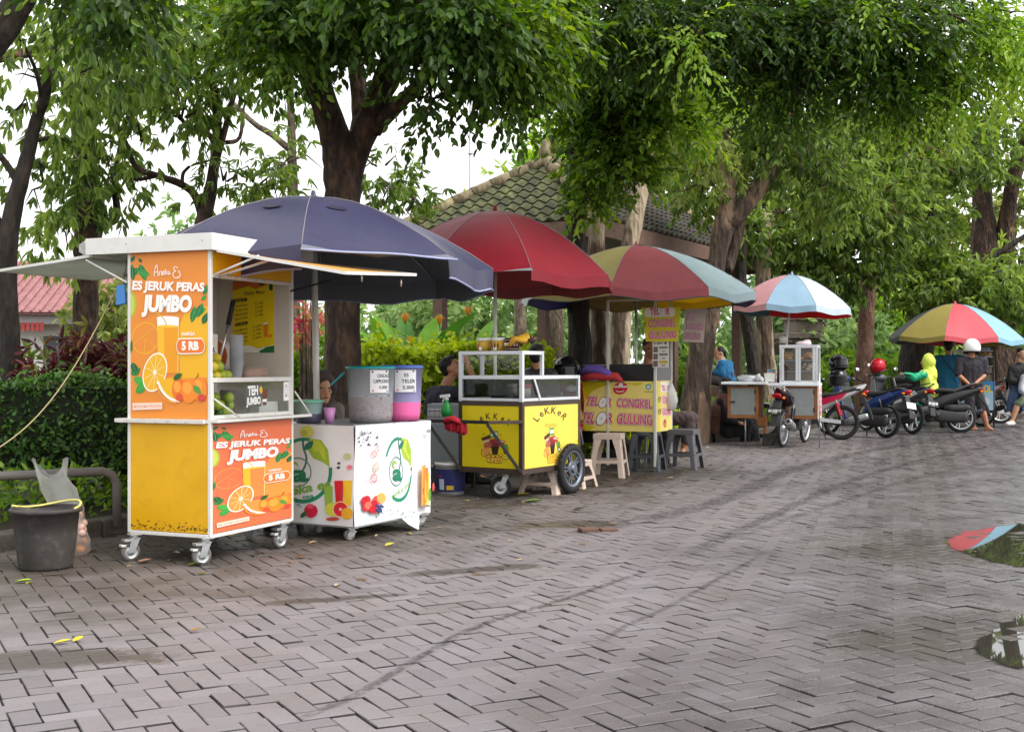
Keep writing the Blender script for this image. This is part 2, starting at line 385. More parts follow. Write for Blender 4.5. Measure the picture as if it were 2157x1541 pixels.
    p.inputs['Specular IOR Level'].default_value = 0.5
    bp = nd(n, 'ShaderNodeBump'); bp.inputs['Strength'].default_value = 0.55; bp.inputs['Distance'].default_value = 0.006
    hgt = mth('ADD', mth('MULTIPLY', grit, mth('ADD', .4, mth('MULTIPLY', wet, 1.3))), mth('MULTIPLY', fine, .7)); l.new(hgt, bp.inputs['Height']); l.new(bp.outputs[0], p.inputs['Normal'])
    return m
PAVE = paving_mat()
JOINT = mat('sandy_joint_dirt', S(58, 52, 46), rough=0.8, var=.4, scale=9, bump=.4, bscale=60)
def build_paving():
    w_, a = 0.097, RAD(28); ca, sa = cos(a), sin(a); g = 0.0025; bv = 0.004
    C_, Hx, Hy = [], [], []
    N = 430
    ii, jj = np.meshgrid(np.arange(-N, N), np.arange(-N, N), indexing='ij'); cl = (ii-jj) % 4
    for c, lx, ly, ox, oy in ((0, 2, 1, 1, .5), (3, 1, 2, .5, 1)):
        k = cl == c; C_.append(np.stack([(ii[k]+ox)*w_, (jj[k]+oy)*w_], 1)); Hx.append(np.full(k.sum(), lx*w_/2-g)); Hy.append(np.full(k.sum(), ly*w_/2-g))
    C = np.concatenate(C_); hx = np.concatenate(Hx); hy = np.concatenate(Hy)
    wx = C[:, 0]*ca-C[:, 1]*sa; wy = C[:, 0]*sa+C[:, 1]*ca+14
    kx = np.interp(wy, [q[1] for q in KERB], [q[0] for q in KERB])
    keep = (wy > 2.4) & (wy < 33) & (np.abs(wx) < 0.42*wy+2.6) & (wx > kx+0.16)
    wx, wy, hx, hy = wx[keep], wy[keep], hx[keep], hy[keep]; n = len(wx)
    dz = RNG.normal(0, 0.0018, n); tx = RNG.normal(0, 0.011, n); ty = RNG.normal(0, 0.011, n)
    rings = []
    for e, z in ((0.0, -0.012), (0.0, -bv*0.8), (bv, 0.0)):
        for sx, sy in ((-1, -1), (1, -1), (1, 1), (-1, 1)):
            jx = RNG.normal(0, 0.0012, n); lx = sx*(hx-e)+jx; ly = sy*(hy-e)+jx
            rings.append(np.stack([wx+lx*ca-ly*sa, wy+lx*sa+ly*ca, z+dz+tx*lx+ty*ly], 1))
    co = np.stack(rings, 1).reshape(-1, 3)
    q = [(8, 9, 10, 11)]+[(r*4+i, r*4+(i+1) % 4, (r+1)*4+(i+1) % 4, (r+1)*4+i) for r in (0, 1) for i in range(4)]
    qs = (np.arange(n)[:, None, None]*12+np.array(q)[None]).reshape(-1, 4)
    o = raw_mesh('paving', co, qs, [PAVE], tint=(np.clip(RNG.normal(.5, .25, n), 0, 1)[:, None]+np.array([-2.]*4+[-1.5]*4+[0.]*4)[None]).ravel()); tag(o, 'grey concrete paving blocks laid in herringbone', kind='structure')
build_paving()
b = MB(); b.add([(-60, -20, -0.0135), (160, -20, -0.0135), (160, 260, -0.0135), (-60, 260, -0.0135)], [(0, 1, 2, 3)], mat('grey_paved_road', S(112, 106, 103), rough=.6, var=.2, scale=2))
tag(b.build('road'), kind='structure')
b = MB(); b.add([(-4, 2, -0.0095), (4, 2, -0.0095), (17, 33.5, -0.0095), (-12, 33.5, -0.0095)], [(0, 1, 2, 3)], JOINT)
tag(b.build('paving_bed'), kind='structure')
SOIL = mat('dark_garden_soil', S(62, 52, 40), rough=.9, var=.4, scale=4, bump=.6, bscale=25, dirt=.7, dirtcol=S(58, 70, 30))
b = MB(); L = []
for (x, y) in KERB: L.append(((x-0.16, y, 0.09), (x-2.5, y+1.2, .13), (x-9, y+4, .2), (x-40, y+16, .3), (-160, y+60, .3)))
b.sheet([[Vector(q) for q in r] for r in L], SOIL); tag(b.build('garden_ground'), kind='structure')
KERBM = mat('weathered_kerb_concrete', S(86, 80, 74), rough=.8, var=.35, scale=5, bump=.5, bscale=30, dirt=.6, dirtcol=S(40, 42, 28))
b = MB()
for (x0, y0), (x1, y1) in zip(KERB[1:-1], KERB[2:]):
    L = sqrt((x1-x0)**2+(y1-y0)**2); k = max(1, int(L/0.6))
    for i in range(k):
        a, c = i/k, (i+1)/k-0.012/L; z = 0.115+random.uniform(-.006, .006)
        p, q = Vector((x0+(x1-x0)*a, y0+(y1-y0)*a, z/2-.02)), Vector((x0+(x1-x0)*c, y0+(y1-y0)*c, z/2-.02)); b.bar(p, q, .17, z+.04, KERBM)
tag(b.build('kerb', bevel=.015), kind='structure')
WATER = mat('rain_water', (0.035, 0.032, 0.026), rough=.015, var=0, spec=.6, ior=1.33)
_n, _l = WATER.node_tree.nodes, WATER.node_tree.links; _at = nd(_n, 'ShaderNodeAttribute', attribute_name='tint'); _tc = nd(_n, 'ShaderNodeTexCoord'); _nz = nd(_n, 'ShaderNodeTexNoise'); _nz.inputs['Scale'].default_value = 9; _nz.inputs['Detail'].default_value = 6
_l.new(_tc.outputs['Object'], _nz.inputs['Vector']); _ad = nd(_n, 'ShaderNodeMath', operation='ADD'); _l.new(_at.outputs['Fac'], _ad.inputs[0]); _l.new(_nz.outputs[0], _ad.inputs[1]); _mr = nd(_n, 'ShaderNodeMapRange'); _mr.inputs[1].default_value = .72; _mr.inputs[2].default_value = 1.0; _l.new(_ad.outputs[0], _mr.inputs[0]); _l.new(_mr.outputs[0], _n['Principled BSDF'].inputs['Alpha'])      # thins out over the blocks at its rim
def puddle(px, z=0.0022):
    pts = [G(*q) for q in px]; b = MB(); n = len(pts); sm = []
    for i in range(n):
        for j in range(4):
            t = j/4; a, c, d, e = pts[(i-1) % n], pts[i], pts[(i+1) % n], pts[(i+2) % n]
            q = 0.5*(2*c+(d-a)*t+(2*a-5*c+4*d-e)*t*t+(3*c-a-3*d+e)*t**3); sm.append((q.x+random.uniform(-.01, .01), q.y+random.uniform(-.025, .025), z))
    c = sum((Vector(q) for q in sm), Vector())/len(sm); k = len(sm); co = []; ti = []
    for q in (1, .86, .6, .02):
        for v in sm: co.append(c+(Vector(v)-c)*q); ti.append((0, .55, 1, 1)[(1, .86, .6, .02).index(q)])
    tag(raw_mesh('puddle', co, [(r*k+i, r*k+(i+1) % k, (r+1)*k+(i+1) % k, (r+1)*k+i) for r in range(3) for i in range(k)], [WATER], tint=ti), kind='structure')
puddle([(1975, 1142), (2030, 1118), (2100, 1106), (2200, 1095), (2350, 1115), (2320, 1186), (2180, 1202), (2105, 1190), (2030, 1170)])
puddle([(2036, 1362), (2086, 1328), (2140, 1292), (2240, 1280), (2350, 1340), (2270, 1400), (2160, 1410), (2085, 1398)])
# tyre scuffs on the blocks
def scuff_mat():
    m = bpy.data.materials.new('tyre_scuff'); m.use_nodes = True; n = m.node_tree.nodes; l = m.node_tree.links; p = n['Principled BSDF']
    p.inputs['Base Color'].default_value = (*S(48, 42, 42), 1); p.inputs['Roughness'].default_value = .5
    at = nd(n, 'ShaderNodeAttribute', attribute_name='tint'); tc = nd(n, 'ShaderNodeTexCoord'); nz = nd(n, 'ShaderNodeTexNoise'); nz.inputs['Scale'].default_value = 30; nz.inputs['Detail'].default_value = 6
    l.new(tc.outputs['Object'], nz.inputs['Vector']); mr = nd(n, 'ShaderNodeMapRange'); mr.inputs[1].default_value = .35; mr.inputs[2].default_value = .65; l.new(nz.outputs[0], mr.inputs[0])
    mm = nd(n, 'ShaderNodeMath', operation='MULTIPLY'); l.new(mr.outputs[0], mm.inputs[0]); l.new(at.outputs['Fac'], mm.inputs[1]); l.new(mm.outputs[0], p.inputs['Alpha']); return m
SCUFF = scuff_mat()
def scuff(px, wd, k=.8):
    pts = [G(*q) for q in px]; sm = []; n = len(pts); p = [pts[0]]+pts+[pts[-1]]
    for i in range(1, n):
        for j in range(10):
            t = j/10; a, c, d, e = p[i-1], p[i], p[i+1], p[i+2]; sm.append(0.5*(2*c+(d-a)*t+(2*a-5*c+4*d-e)*t*t+(3*c-a-3*d+e)*t**3))
    sm.append(pts[-1]); co = []; ti = []; N = len(sm)
    for i, q in enumerate(sm):
        t = (sm[min(i+1, N-1)]-sm[max(i-1, 0)]).normalized(); nn = Vector((-t.y, t.x, 0)); e = min(1, min(i, N-1-i)/6)
        for s_, v in ((-1, 0), (-.4, 1), (.4, 1), (1, 0)): co.append(q+nn*wd/2*s_+Vector((0, 0, .0042))); ti.append(v*k*e)
    qs = [(i*4+j, i*4+j+1, (i+1)*4+j+1, (i+1)*4+j) for i in range(N-1) for j in range(3)]
    tag(raw_mesh('tyre_scuff', co, qs, [SCUFF], tint=ti), kind='structure')
scuff([(620, 1520), (760, 1458), (900, 1375), (1010, 1318), (1200, 1258), (1400, 1190)], .06, .6)
scuff([(1258, 1360), (1320, 1318), (1400, 1282), (1520, 1215), (1620, 1160)], .05, .45)
scuff([(1400, 1190), (1640, 1080), (1800, 1010), (2000, 955), (2200, 925)], .16, .55)
scuff([(1180, 1130), (1500, 1060), (1700, 980), (1950, 930), (2200, 905)], .30, .5)
scuff([(1500, 1150), (1760, 1060), (2000, 990), (2250, 950)], .12, .4)
# ================================================================= TREES AND PLANTS
def leaf_mat(name, dark, mid, light, transl=.45, rough=.42):
    m = bpy.data.materials.new(name); m.use_nodes = True; n = m.node_tree.nodes; l = m.node_tree.links; p = n['Principled BSDF']
    at = nd(n, 'ShaderNodeAttribute', attribute_name='tint'); cr = nd(n, 'ShaderNodeValToRGB'); e = cr.color_ramp.elements
    e[0].position = 0; e[0].color = (*S(*dark), 1); e[1].position = 1; e[1].color = (*S(*light), 1); x = e.new(.5); x.color = (*S(*mid), 1)
    l.new(at.outputs['Fac'], cr.inputs[0]); l.new(cr.outputs[0], p.inputs['Base Color']); p.inputs['Roughness'].default_value = rough; p.inputs['Specular IOR Level'].default_value = .35
    tr = nd(n, 'ShaderNodeBsdfTranslucent'); hs_ = nd(n, 'ShaderNodeHueSaturation'); hs_.inputs['Hue'].default_value = .485; hs_.inputs['Saturation'].default_value = 1.15; hs_.inputs['Value'].default_value = 1.5
    l.new(cr.outputs[0], hs_.inputs['Color']); l.new(hs_.outputs[0], tr.inputs[0]); ms = nd(n, 'ShaderNodeMixShader'); ms.inputs[0].default_value = transl
    l.new(p.outputs[0], ms.inputs[1]); l.new(tr.outputs[0], ms.inputs[2]); l.new(ms.outputs[0], n['Material Output'].inputs[0]); return m
LF_MAIN = leaf_mat('broad_green_leaf', (46, 68, 26), (78, 112, 38), (140, 164, 60))
LF_FRESH = leaf_mat('fresh_green_leaf', (72, 112, 38), (114, 152, 54), (162, 190, 82))
LF_MANGO = leaf_mat('mango_leaf', (64, 86, 40), (104, 130, 58), (150, 172, 86))
LF_OLIVE = leaf_mat('olive_green_leaf', (74, 90, 44), (108, 124, 62), (150, 162, 90))
LF_HEDGE = leaf_mat('hedge_leaf', (34, 58, 24), (54, 88, 32), (94, 130, 50), transl=.25)
LF_GOLD = leaf_mat('golden_dewdrop_leaf', (104, 132, 28), (154, 178, 40), (200, 214, 70))
LF_CROTON = leaf_mat('croton_leaf', (54, 26, 28), (98, 42, 46), (124, 126, 60), transl=.25)
LF_FAR = leaf_mat('hazed_leaf', (92, 122, 74), (128, 158, 100), (176, 196, 136), transl=.45, rough=.7)  # paled so that distance haze sits in the leaf colour
LF_PINK = leaf_mat('pink_tip_leaf', (190, 60, 90), (214, 110, 120), (150, 180, 70))
def bark_mat(name, a, b_, c, sc=7, bump=.9, peel=0.0, peelcol=(190, 172, 146)):
    m = bpy.data.materials.new(name); m.use_nodes = True; n = m.node_tree.nodes; l = m.node_tree.links; p = n['Principled BSDF']
    tc = nd(n, 'ShaderNodeTexCoord'); mp = nd(n, 'ShaderNodeMapping'); mp.inputs['Scale'].default_value = (1, 1, .28); l.new(tc.outputs['Object'], mp.inputs[0])
    nz = nd(n, 'ShaderNodeTexNoise'); nz.inputs['Scale'].default_value = sc; nz.inputs['Detail'].default_value = 9; nz.inputs['Roughness'].default_value = .7; l.new(mp.outputs[0], nz.inputs['Vector'])
    vo = nd(n, 'ShaderNodeTexVoronoi'); vo.inputs['Scale'].default_value = sc*2.6; l.new(mp.outputs[0], vo.inputs['Vector'])
    cr = nd(n, 'ShaderNodeValToRGB'); e = cr.color_ramp.elements; e[0].position = .3; e[0].color = (*S(*a), 1); e[1].position = .72; e[1].color = (*S(*c), 1); x = e.new(.5); x.color = (*S(*b_), 1)
    l.new(nz.outputs[0], cr.inputs[0]); out = cr.outputs[0]
    if peel:
        n2 = nd(n, 'ShaderNodeTexNoise'); n2.inputs['Scale'].default_value = 2.2; n2.inputs['Detail'].default_value = 6; l.new(mp.outputs[0], n2.inputs['Vector'])
        mr = nd(n, 'ShaderNodeMapRange'); mr.inputs[1].default_value = .56-peel*.2; mr.inputs[2].default_value = .60-peel*.2; l.new(n2.outputs[0], mr.inputs[0])
        mx = nd(n, 'ShaderNodeMix', data_type='RGBA'); l.new(mr.outputs[0], mx.inputs[0]); l.new(out, mx.inputs[6]); m4 = nd(n, 'ShaderNodeMix', data_type='RGBA', blend_type='MULTIPLY'); m4.inputs[0].default_value = .55
        m4.inputs[6].default_value = (*S(*peelcol), 1); l.new(nz.outputs[0], m4.inputs[7]); l.new(m4.outputs[2], mx.inputs[7]); out = mx.outputs[2]
    l.new(out, p.inputs['Base Color']); p.inputs['Roughness'].default_value = .88
    ad = nd(n, 'ShaderNodeMath', operation='ADD'); l.new(nz.outputs[0], ad.inputs[0]); l.new(vo.outputs['Distance'], ad.inputs[1])
    bp = nd(n, 'ShaderNodeBump'); bp.inputs['Strength'].default_value = bump; bp.inputs['Distance'].default_value = .04; l.new(ad.outputs[0], bp.inputs['Height']); l.new(bp.outputs[0], p.inputs['Normal']); return m
BARK = bark_mat('dark_brown_bark', (22, 17, 14), (62, 46, 36), (126, 96, 72), sc=9, bump=1.2)
BARKG = bark_mat('grey_brown_bark', (58, 48, 40), (98, 84, 70), (150, 134, 112), sc=9)
BARKP = bark_mat('peeling_bark', (48, 38, 30), (84, 68, 54), (128, 108, 86), peel=.6)
BARKR = bark_mat('reddish_bark', (72, 50, 40), (112, 82, 66), (150, 120, 98), sc=14, bump=.5)
BARKD = bark_mat('near_black_bark', (20, 17, 15), (40, 33, 28), (74, 62, 50))
BARKF = bark_mat('grey_forked_bark', (46, 38, 33), (84, 70, 60), (138, 116, 98), sc=8, peel=.15, peelcol=(176, 146, 122))
def unit(a): return a/np.maximum(np.linalg.norm(a, axis=1, keepdims=True), 1e-9)
def leaf_geo(Pp, D, N, L, W):
    """folded six-point leaves; arrays (n,3),(n,3),(n,3),(n,),(n,)"""
    S_ = unit(np.cross(D, N)); N = np.cross(S_, D); L = L[:, None]; W = W[:, None]
    t = Pp+D*L-N*L*.10
    pts = [Pp, Pp+D*L*.3+S_*W*.46+N*W*.14, Pp+D*L*.68+S_*W*.40+N*W*.10-N*L*.02, t, Pp+D*L*.68-S_*W*.40+N*W*.10-N*L*.02, Pp+D*L*.3-S_*W*.46+N*W*.14]
    co = np.stack(pts, 1).reshape(-1, 3); k = len(Pp)
    q = (np.arange(k)[:, None, None]*6+np.array([(0, 1, 2, 3), (0, 3, 4, 5)])[None]).reshape(-1, 4); return co, q
def spray_leaves(cl, L=(.09, .13), ratio=.45, tw=(.25, .5), per=9, droop=.5, style='pinnate', up=.6, hang=0.0):
    """cl: list of (centre, (rx,ry,rz), n twigs, tint shift). Leafy twigs that fill each ellipsoid unevenly."""
    PP, DD, NN, TT = [], [], [], []
    for c, r, n, sh in cl:
        n = int(n); c = np.array(c, float); r = np.array(r, float)
        ndir = unit(RNG.normal(size=(n, 3))); rad = RNG.random(n)**(1/2.2)
        # clumps: pull towards a few random sub-centres so the crown has lumps and gaps
        k = max(3, int(n/45)); sub = unit(RNG.normal(size=(k, 3)))*(RNG.random((k, 1))**.5)*.8
        p = ndir*rad[:, None]; wsub = RNG.integers(0, k, n); pull = RNG.random(n)[:, None]*.62
        p = p*(1-pull)+sub[wsub]*pull; base = c+p*r
        hd = unit(p*np.array([1, 1, .4])+RNG.normal(0, .55, (n, 3))); hd[:, 2] -= droop*RNG.random(n); hd = unit(hd)
        tl = RNG.uniform(*tw, n); ctint = RNG.normal(0, .16, k)[wsub]+sh+p[:, 2]*.10
        for j in range(per):
            t = (j+.6)/per; side = 1 if j % 2 else -1
            if style == 'pinnate':
                s_ = unit(np.cross(hd, np.array([0, 0, 1.])+RNG.normal(0, .15, (n, 3))))*side
                d = hd*(.55+.5*t)+s_*(1.0-.5*t)+RNG.normal(0, .22, (n, 3)); d[:, 2] -= hang
            else:                                   # whorl at the twig's end
                d = unit(RNG.normal(size=(n, 3)))*.9+hd*.55; d[:, 2] -= hang+.15; t = .8+.2*RNG.random()
            pos = base+hd*(tl*t)[:, None]; pos[:, 2] -= droop*.35*tl*t*t
            keep = RNG.random(n) > .08
            nn = np.array([0, 0, up])+RNG.normal(0, .55, (n, 3))
            PP.append(pos[keep]); DD.append(unit(d)[keep]); NN.append(nn[keep]); TT.append((.5+ctint+RNG.normal(0, .16, n))[keep])
    Pp = np.concatenate(PP); n = len(Pp); Ls = RNG.uniform(*L, n)
    co, q = leaf_geo(Pp, np.concatenate(DD), unit(np.concatenate(NN)), Ls, Ls*ratio*RNG.uniform(.85, 1.15, n))
    return co, q, np.repeat(np.clip(np.concatenate(TT), 0, 1), 6)
def crown(parent, cl, m, name='crown', **k):
    k['L'] = tuple(x*.74 for x in k.get('L', (.09, .13))); cl = [(c, r, n*1.25, sh) for c, r, n, sh in cl]
    co, q, t = spray_leaves(cl, **k); return raw_mesh(name, co, q, [m], parent, tint=t)
def K(px, py, d, rx, ry, rd, n, sh=0.0):
    c = P(px, py, d); return (c, (rx*d/F, rd, ry*d/F), n, sh)
def limb(mb, pts, m, n=12, jit=.07, sub=4):
    """pts: (px, py, d, half width px) -> a rough tapering tube"""
    W_ = [(P(x, y, d), r*d/F) for x, y, d, r in pts]; p = [W_[0]]+W_+[W_[-1]]; C_, R_ = [], []
    for i in range(1, len(p)-2):
        for j in range(sub):
            t = j/sub; a, b_, c, d = p[i-1][0], p[i][0], p[i+1][0], p[i+2][0]
            C_.append(0.5*(2*b_+(c-a)*t+(2*a-5*b_+4*c-d)*t*t+(3*b_-a-3*c+d)*t**3)); R_.append((p[i][1]*(1-t)+p[i+1][1]*t)*(1+random.uniform(-jit, jit)*.6))
    C_.append(W_[-1][0]); R_.append(W_[-1][1]); mb.tube(C_, R_, m, n=n, jit=jit); return mb
def tree(name, label, base, trunks, bark, crowns, group=None, extra=None):
    """base (px, py, d); trunks: list of limb point lists; crowns: list of (clusters, material, options)"""
    b0 = P(*base); t = thing(name, label, 'tree', (b0.x, b0.y, 0.05), 0, group); off = Matrix.Translation(-Vector((b0.x, b0.y, .05)))
    mb = MB()
    for i, L in enumerate(trunks): limb(mb, L, bark, n=14 if i == 0 else 9)
    rt = random.Random(len(label))
    for cl, m, k in crowns:             # thin twigs inside each leafy mass
        for c, r, n, sh in cl:
            for _ in range(int(n/16)+2):
                v = Vector((rt.gauss(0, 1), rt.gauss(0, 1), rt.gauss(0, .8))).normalized(); a = c+Vector((r[0]*v.x, r[1]*v.y, r[2]*v.z))*rt.uniform(0, .3); e = c+Vector((r[0]*v.x, r[1]*v.y, r[2]*v.z))*rt.uniform(.8, 1.05)
                md = a.lerp(e, .5)+Vector((rt.uniform(-.08, .08), rt.uniform(-.08, .08), rt.uniform(.0, .12))); q = .0011*base[2]; mb.tube([a, md, e-Vector((0, 0, .06))], [q, q*.7, q*.25], bark, n=5)
    mb.v = [tuple(off @ Vector(v)) for v in mb.v]; mb.build('trunk', t)
    for cl, m, k in crowns:
        cl = [((c-Vector((b0.x, b0.y, .05))), r, n, sh) for c, r, n, sh in cl]; crown(t, cl, m, **k)
    return t
# -- the big dark tree behind the white drinks cart
tree('shade_tree', 'big dark brown tree with a thick trunk splitting in a V behind the blue parasol', (725, 960, 11.6),
     [[(712, 1010, 11.6, 52), (718, 880, 11.6, 42), (722, 700, 11.6, 37), (722, 520, 11.6, 37), (722, 400, 11.6, 38), (716, 330, 11.6, 38), (700, 270, 11.5, 31), (668, 170, 11.3, 30), (635, 60, 11.0, 26), (600, -60, 10.6, 22)],
      [(735, 410, 11.6, 20), (752, 320, 11.6, 27), (788, 230, 11.4, 26), (820, 150, 11.2, 29), (850, 60, 11, 24), (880, -60, 10.8, 20)],
      [(745, 330, 11.7, 22), (760, 250, 11.9, 20), (752, 160, 12.0, 18), (740, 60, 12, 16), (735, -40, 12, 14)],
      [(790, 270, 11.5, 20), (860, 200, 11.0, 15), (930, 140, 10.4, 10), (1020, 80, 9.8, 6)],
      [(720, 520, 11.6, 10), (640, 480, 12.2, 6), (560, 430, 12.8, 4)]], BARK,
     [([K(630, 15, 10.6, 170, 90, .9, 260, -.1), K(800, 5, 10.2, 190, 85, 1.0, 330, -.22), K(960, 50, 10.0, 150, 90, .9, 300, -.3), K(1090, 70, 10.4, 120, 100, .8, 220, -.05), K(1040, 170, 10.6, 90, 40, .5, 60, -.3),
        K(908, 215, 10.2, 42, 42, .3, 20, -.2), K(540, 50, 11.2, 110, 80, .7, 110, 0), K(700, -60, 11, 330, 60, 1.2, 300, 0), K(1000, -60, 11, 250, 70, 1.2, 260, -.1), K(590, 110, 10.4, 60, 45, .4, 40, .1), K(1100, 215, 10.5, 40, 40, .3, 20, -.1)],
       LF_MAIN, dict(L=(.095, .145), ratio=.52, tw=(.28, .5), per=9, droop=.7, hang=.55))])
# -- the leafy pair of trunks wrapped in vines before the gazebo, its crown reaching over the road
tree('twin_trunk_tree', 'tree with paired dark and pale trunks wrapped in leafy vines before the gazebo', (1245, 900, 15.2),
     [[(1222, 930, 15.2, 30), (1222, 760, 15.2, 26), (1216, 600, 15.2, 22), (1212, 400, 15.2, 20), (1218, 200, 15.1, 18), (1225, 40, 15, 16), (1230, -60, 15, 14)]], BARKD,
     [([K(1290, 330, 14.7, 120, 90, .5, 210, .05), K(1235, 230, 14.8, 90, 110, .5, 170, -.05), K(1330, 200, 14.5, 130, 90, .6, 210, .0), K(1215, 120, 14.4, 80, 120, .6, 150, -.1), K(1370, 90, 13.8, 180, 110, .9, 330, -.2), K(1245, 420, 14.8, 42, 55, .25, 40, .1)],
       LF_MAIN, dict(L=(.10, .16), ratio=.55, tw=(.25, .45), per=8, droop=.6, hang=.5)),
      ([K(1420, 250, 14.6, 110, 60, .6, 130, .1), K(1480, 200, 14.8, 100, 50, .6, 120, .1), K(1130, 180, 13.4, 60, 60, .5, 40, .1)], LF_FRESH, dict(L=(.09, .14), ratio=.5, tw=(.3, .5), per=9, droop=.5, hang=.3))])
tree('pale_trunk_tree', 'pale smooth trunk standing close against the dark vine covered trunk', (1262, 900, 15.6),
     [[(1268, 930, 15.6, 30), (1264, 760, 15.6, 24), (1258, 600, 15.6, 20), (1256, 460, 15.6, 17), (1250, 360, 15.6, 14), (1245, 250, 15.7, 11)]], BARKP,
     [([K(1250, 250, 15.9, 70, 60, .4, 60, .1)], LF_MAIN, dict(L=(.1, .15), ratio=.55, per=8, droop=.6, hang=.4))])
tree('leaning_tree', 'slim pale trunk leaning right in front of the gazebo roof', (1300, 900, 16.4),
     [[(1300, 920, 16.4, 28), (1304, 760, 16.4, 24), (1308, 640, 16.4, 22), (1325, 520, 16.5, 19), (1345, 430, 16.6, 18), (1362, 340, 16.8, 16), (1385, 250, 17, 12), (1400, 150, 17, 9)]], BARKP,
     [([K(1400, 180, 17.2, 130, 90, .8, 190, .05), K(1470, 300, 17.4, 90, 80, .6, 120, .05)], LF_OLIVE, dict(L=(.12, .2), ratio=.36, per=8, droop=.5, style='whorl', hang=.5))])
# -- overhanging canopy at the top right: a street tree that stands beyond the right edge of the picture
tree('overhanging_tree', 'dark leafy canopy hanging over the road along the top right', (2700, 950, 13.5),
     [[(2700, 1150, 13.5, 60), (2650, 800, 13.5, 50), (2560, 400, 13.3, 44), (2420, 150, 13.0, 36), (2200, -20, 12.6, 28), (1950, -110, 12.2, 20), (1700, -120, 12, 14)]], BARK,
     [([K(1480, 40, 11.6, 180, 110, .9, 400, -.3), K(1680, 70, 11.8, 190, 130, 1.0, 480, -.34), K(1880, 60, 12, 190, 110, 1.0, 420, -.2), K(1300, 30, 11.4, 140, 90, .8, 250, -.25), K(1150, 20, 11.0, 100, 80, .8, 160, -.1), K(1640, 190, 12, 110, 60, .6, 120, -.3),
        K(1850, 170, 12.2, 120, 70, .6, 150, -.05), K(1980, 150, 12.4, 90, 60, .6, 90, .0), K(1700, -80, 12, 500, 60, 1.2, 400, 0)],
       LF_MAIN, dict(L=(.075, .12), ratio=.5, tw=(.3, .55), per=11, droop=.75, hang=.45)),
      ([K(2060, 60, 12.2, 130, 90, .7, 220, .25), K(2130, 130, 12.4, 70, 70, .6, 80, .3), K(1980, 190, 12.3, 70, 50, .5, 50, .1), K(1900, 210, 12.3, 80, 45, .5, 50, .15), K(1830, 20, 11.3, 50, 60, .3, 26, .2), K(1450, 90, 11.0, 40, 70, .3, 26, .1)],
       LF_FRESH, dict(L=(.075, .12), ratio=.45, tw=(.35, .6), per=12, droop=.7, hang=.4))])
# -- trees behind the fifth cart and the scooters
tree('forked_tree', 'tree with a pale peeling fork of two limbs left of the light blue parasol', (1470, 900, 19.2),
     [[(1456, 960, 19.2, 38), (1466, 840, 19.2, 30), (1480, 720, 19.2, 27), (1502, 620, 19.2, 21), (1512, 540, 19.2, 19), (1524, 480, 19.2, 22), (1532, 430, 19.2, 20), (1535, 350, 19.1, 17), (1540, 250, 19, 14), (1545, 100, 19, 12)],
      [(1530, 470, 19.2, 22), (1575, 425, 19.2, 20), (1605, 385, 19.2, 17), (1635, 310, 19.2, 15), (1668, 225, 19.2, 12), (1690, 130, 19.3, 10)],
      [(1600, 400, 19.2, 10), (1660, 340, 19.6, 8), (1730, 310, 20, 5)], [(1560, 460, 19.4, 12), (1545, 520, 19.4, 15), (1528, 570, 19.3, 16)]], BARKF,
     [([K(1560, 250, 19.4, 130, 100, 1.0, 240, 0), K(1690, 270, 19.0, 130, 110, 1.0, 260, -.05), K(1480, 380, 19.5, 70, 70, .6, 90, .05), K(1620, 130, 19.5, 200, 90, 1.2, 300, -.1), K(1760, 380, 19.6, 110, 90, .8, 190, 0), K(1500, 280, 19.3, 60, 60, .5, 60, .2)],
       LF_MANGO, dict(L=(.15, .24), ratio=.34, per=8, droop=.5, style='whorl', hang=.7, tw=(.3, .5)))])
tree('brown_trunk_tree', 'straight brown trunk between the light blue parasol and the red helmet', (1820, 880, 25.0),
     [[(1818, 905, 25, 24), (1820, 800, 25, 19), (1824, 700, 25, 17), (1828, 600, 25, 17), (1838, 480, 25, 16), (1850, 350, 25, 14), (1860, 200, 25, 12)]], BARKR,
     [([K(1730, 470, 23.5, 120, 90, 1.1, 260, 0), K(1840, 420, 23.5, 130, 110, 1.2, 330, -.02), K(1790, 560, 23.8, 90, 60, .8, 150, -.1), K(1680, 560, 24, 70, 60, .8, 100, -.1), K(1900, 320, 24, 130, 100, 1.2, 280, 0), K(1780, 260, 24, 140, 80, 1.2, 240, -.1)],
       LF_MANGO, dict(L=(.18, .29), ratio=.34, per=8, droop=.5, style='whorl', hang=.7, tw=(.35, .6)))])
tree('dark_stem_tree', 'dark upright stem rising behind the yellow and pink parasol', (1935, 880, 27.0),
     [[(1928, 890, 27, 44), (1930, 780, 27, 36), (1938, 680, 27, 30), (1946, 560, 27, 17), (1955, 430, 27, 15), (1965, 360, 27, 14), (1970, 200, 27, 12)],
      [(1940, 620, 27, 12), (1900, 570, 27, 8), (1850, 575, 26.6, 5)], [(1946, 585, 27, 9), (2000, 570, 27, 8), (2080, 545, 27, 7), (2170, 490, 27, 5)]], BARKD,
     [([K(2000, 600, 25.6, 120, 60, 1.0, 260, -.05), K(2090, 580, 25.6, 110, 45, 1.0, 130, -.1), K(1920, 540, 26, 70, 80, .9, 150, 0), K(1950, 440, 26, 70, 80, .8, 110, 0), K(2000, 300, 26, 130, 100, 1.2, 260, .02), K(2120, 640, 26, 70, 50, .8, 110, -.1)],
       LF_MANGO, dict(L=(.2, .32), ratio=.36, per=8, droop=.5, style='whorl', hang=.5, tw=(.35, .6)))])
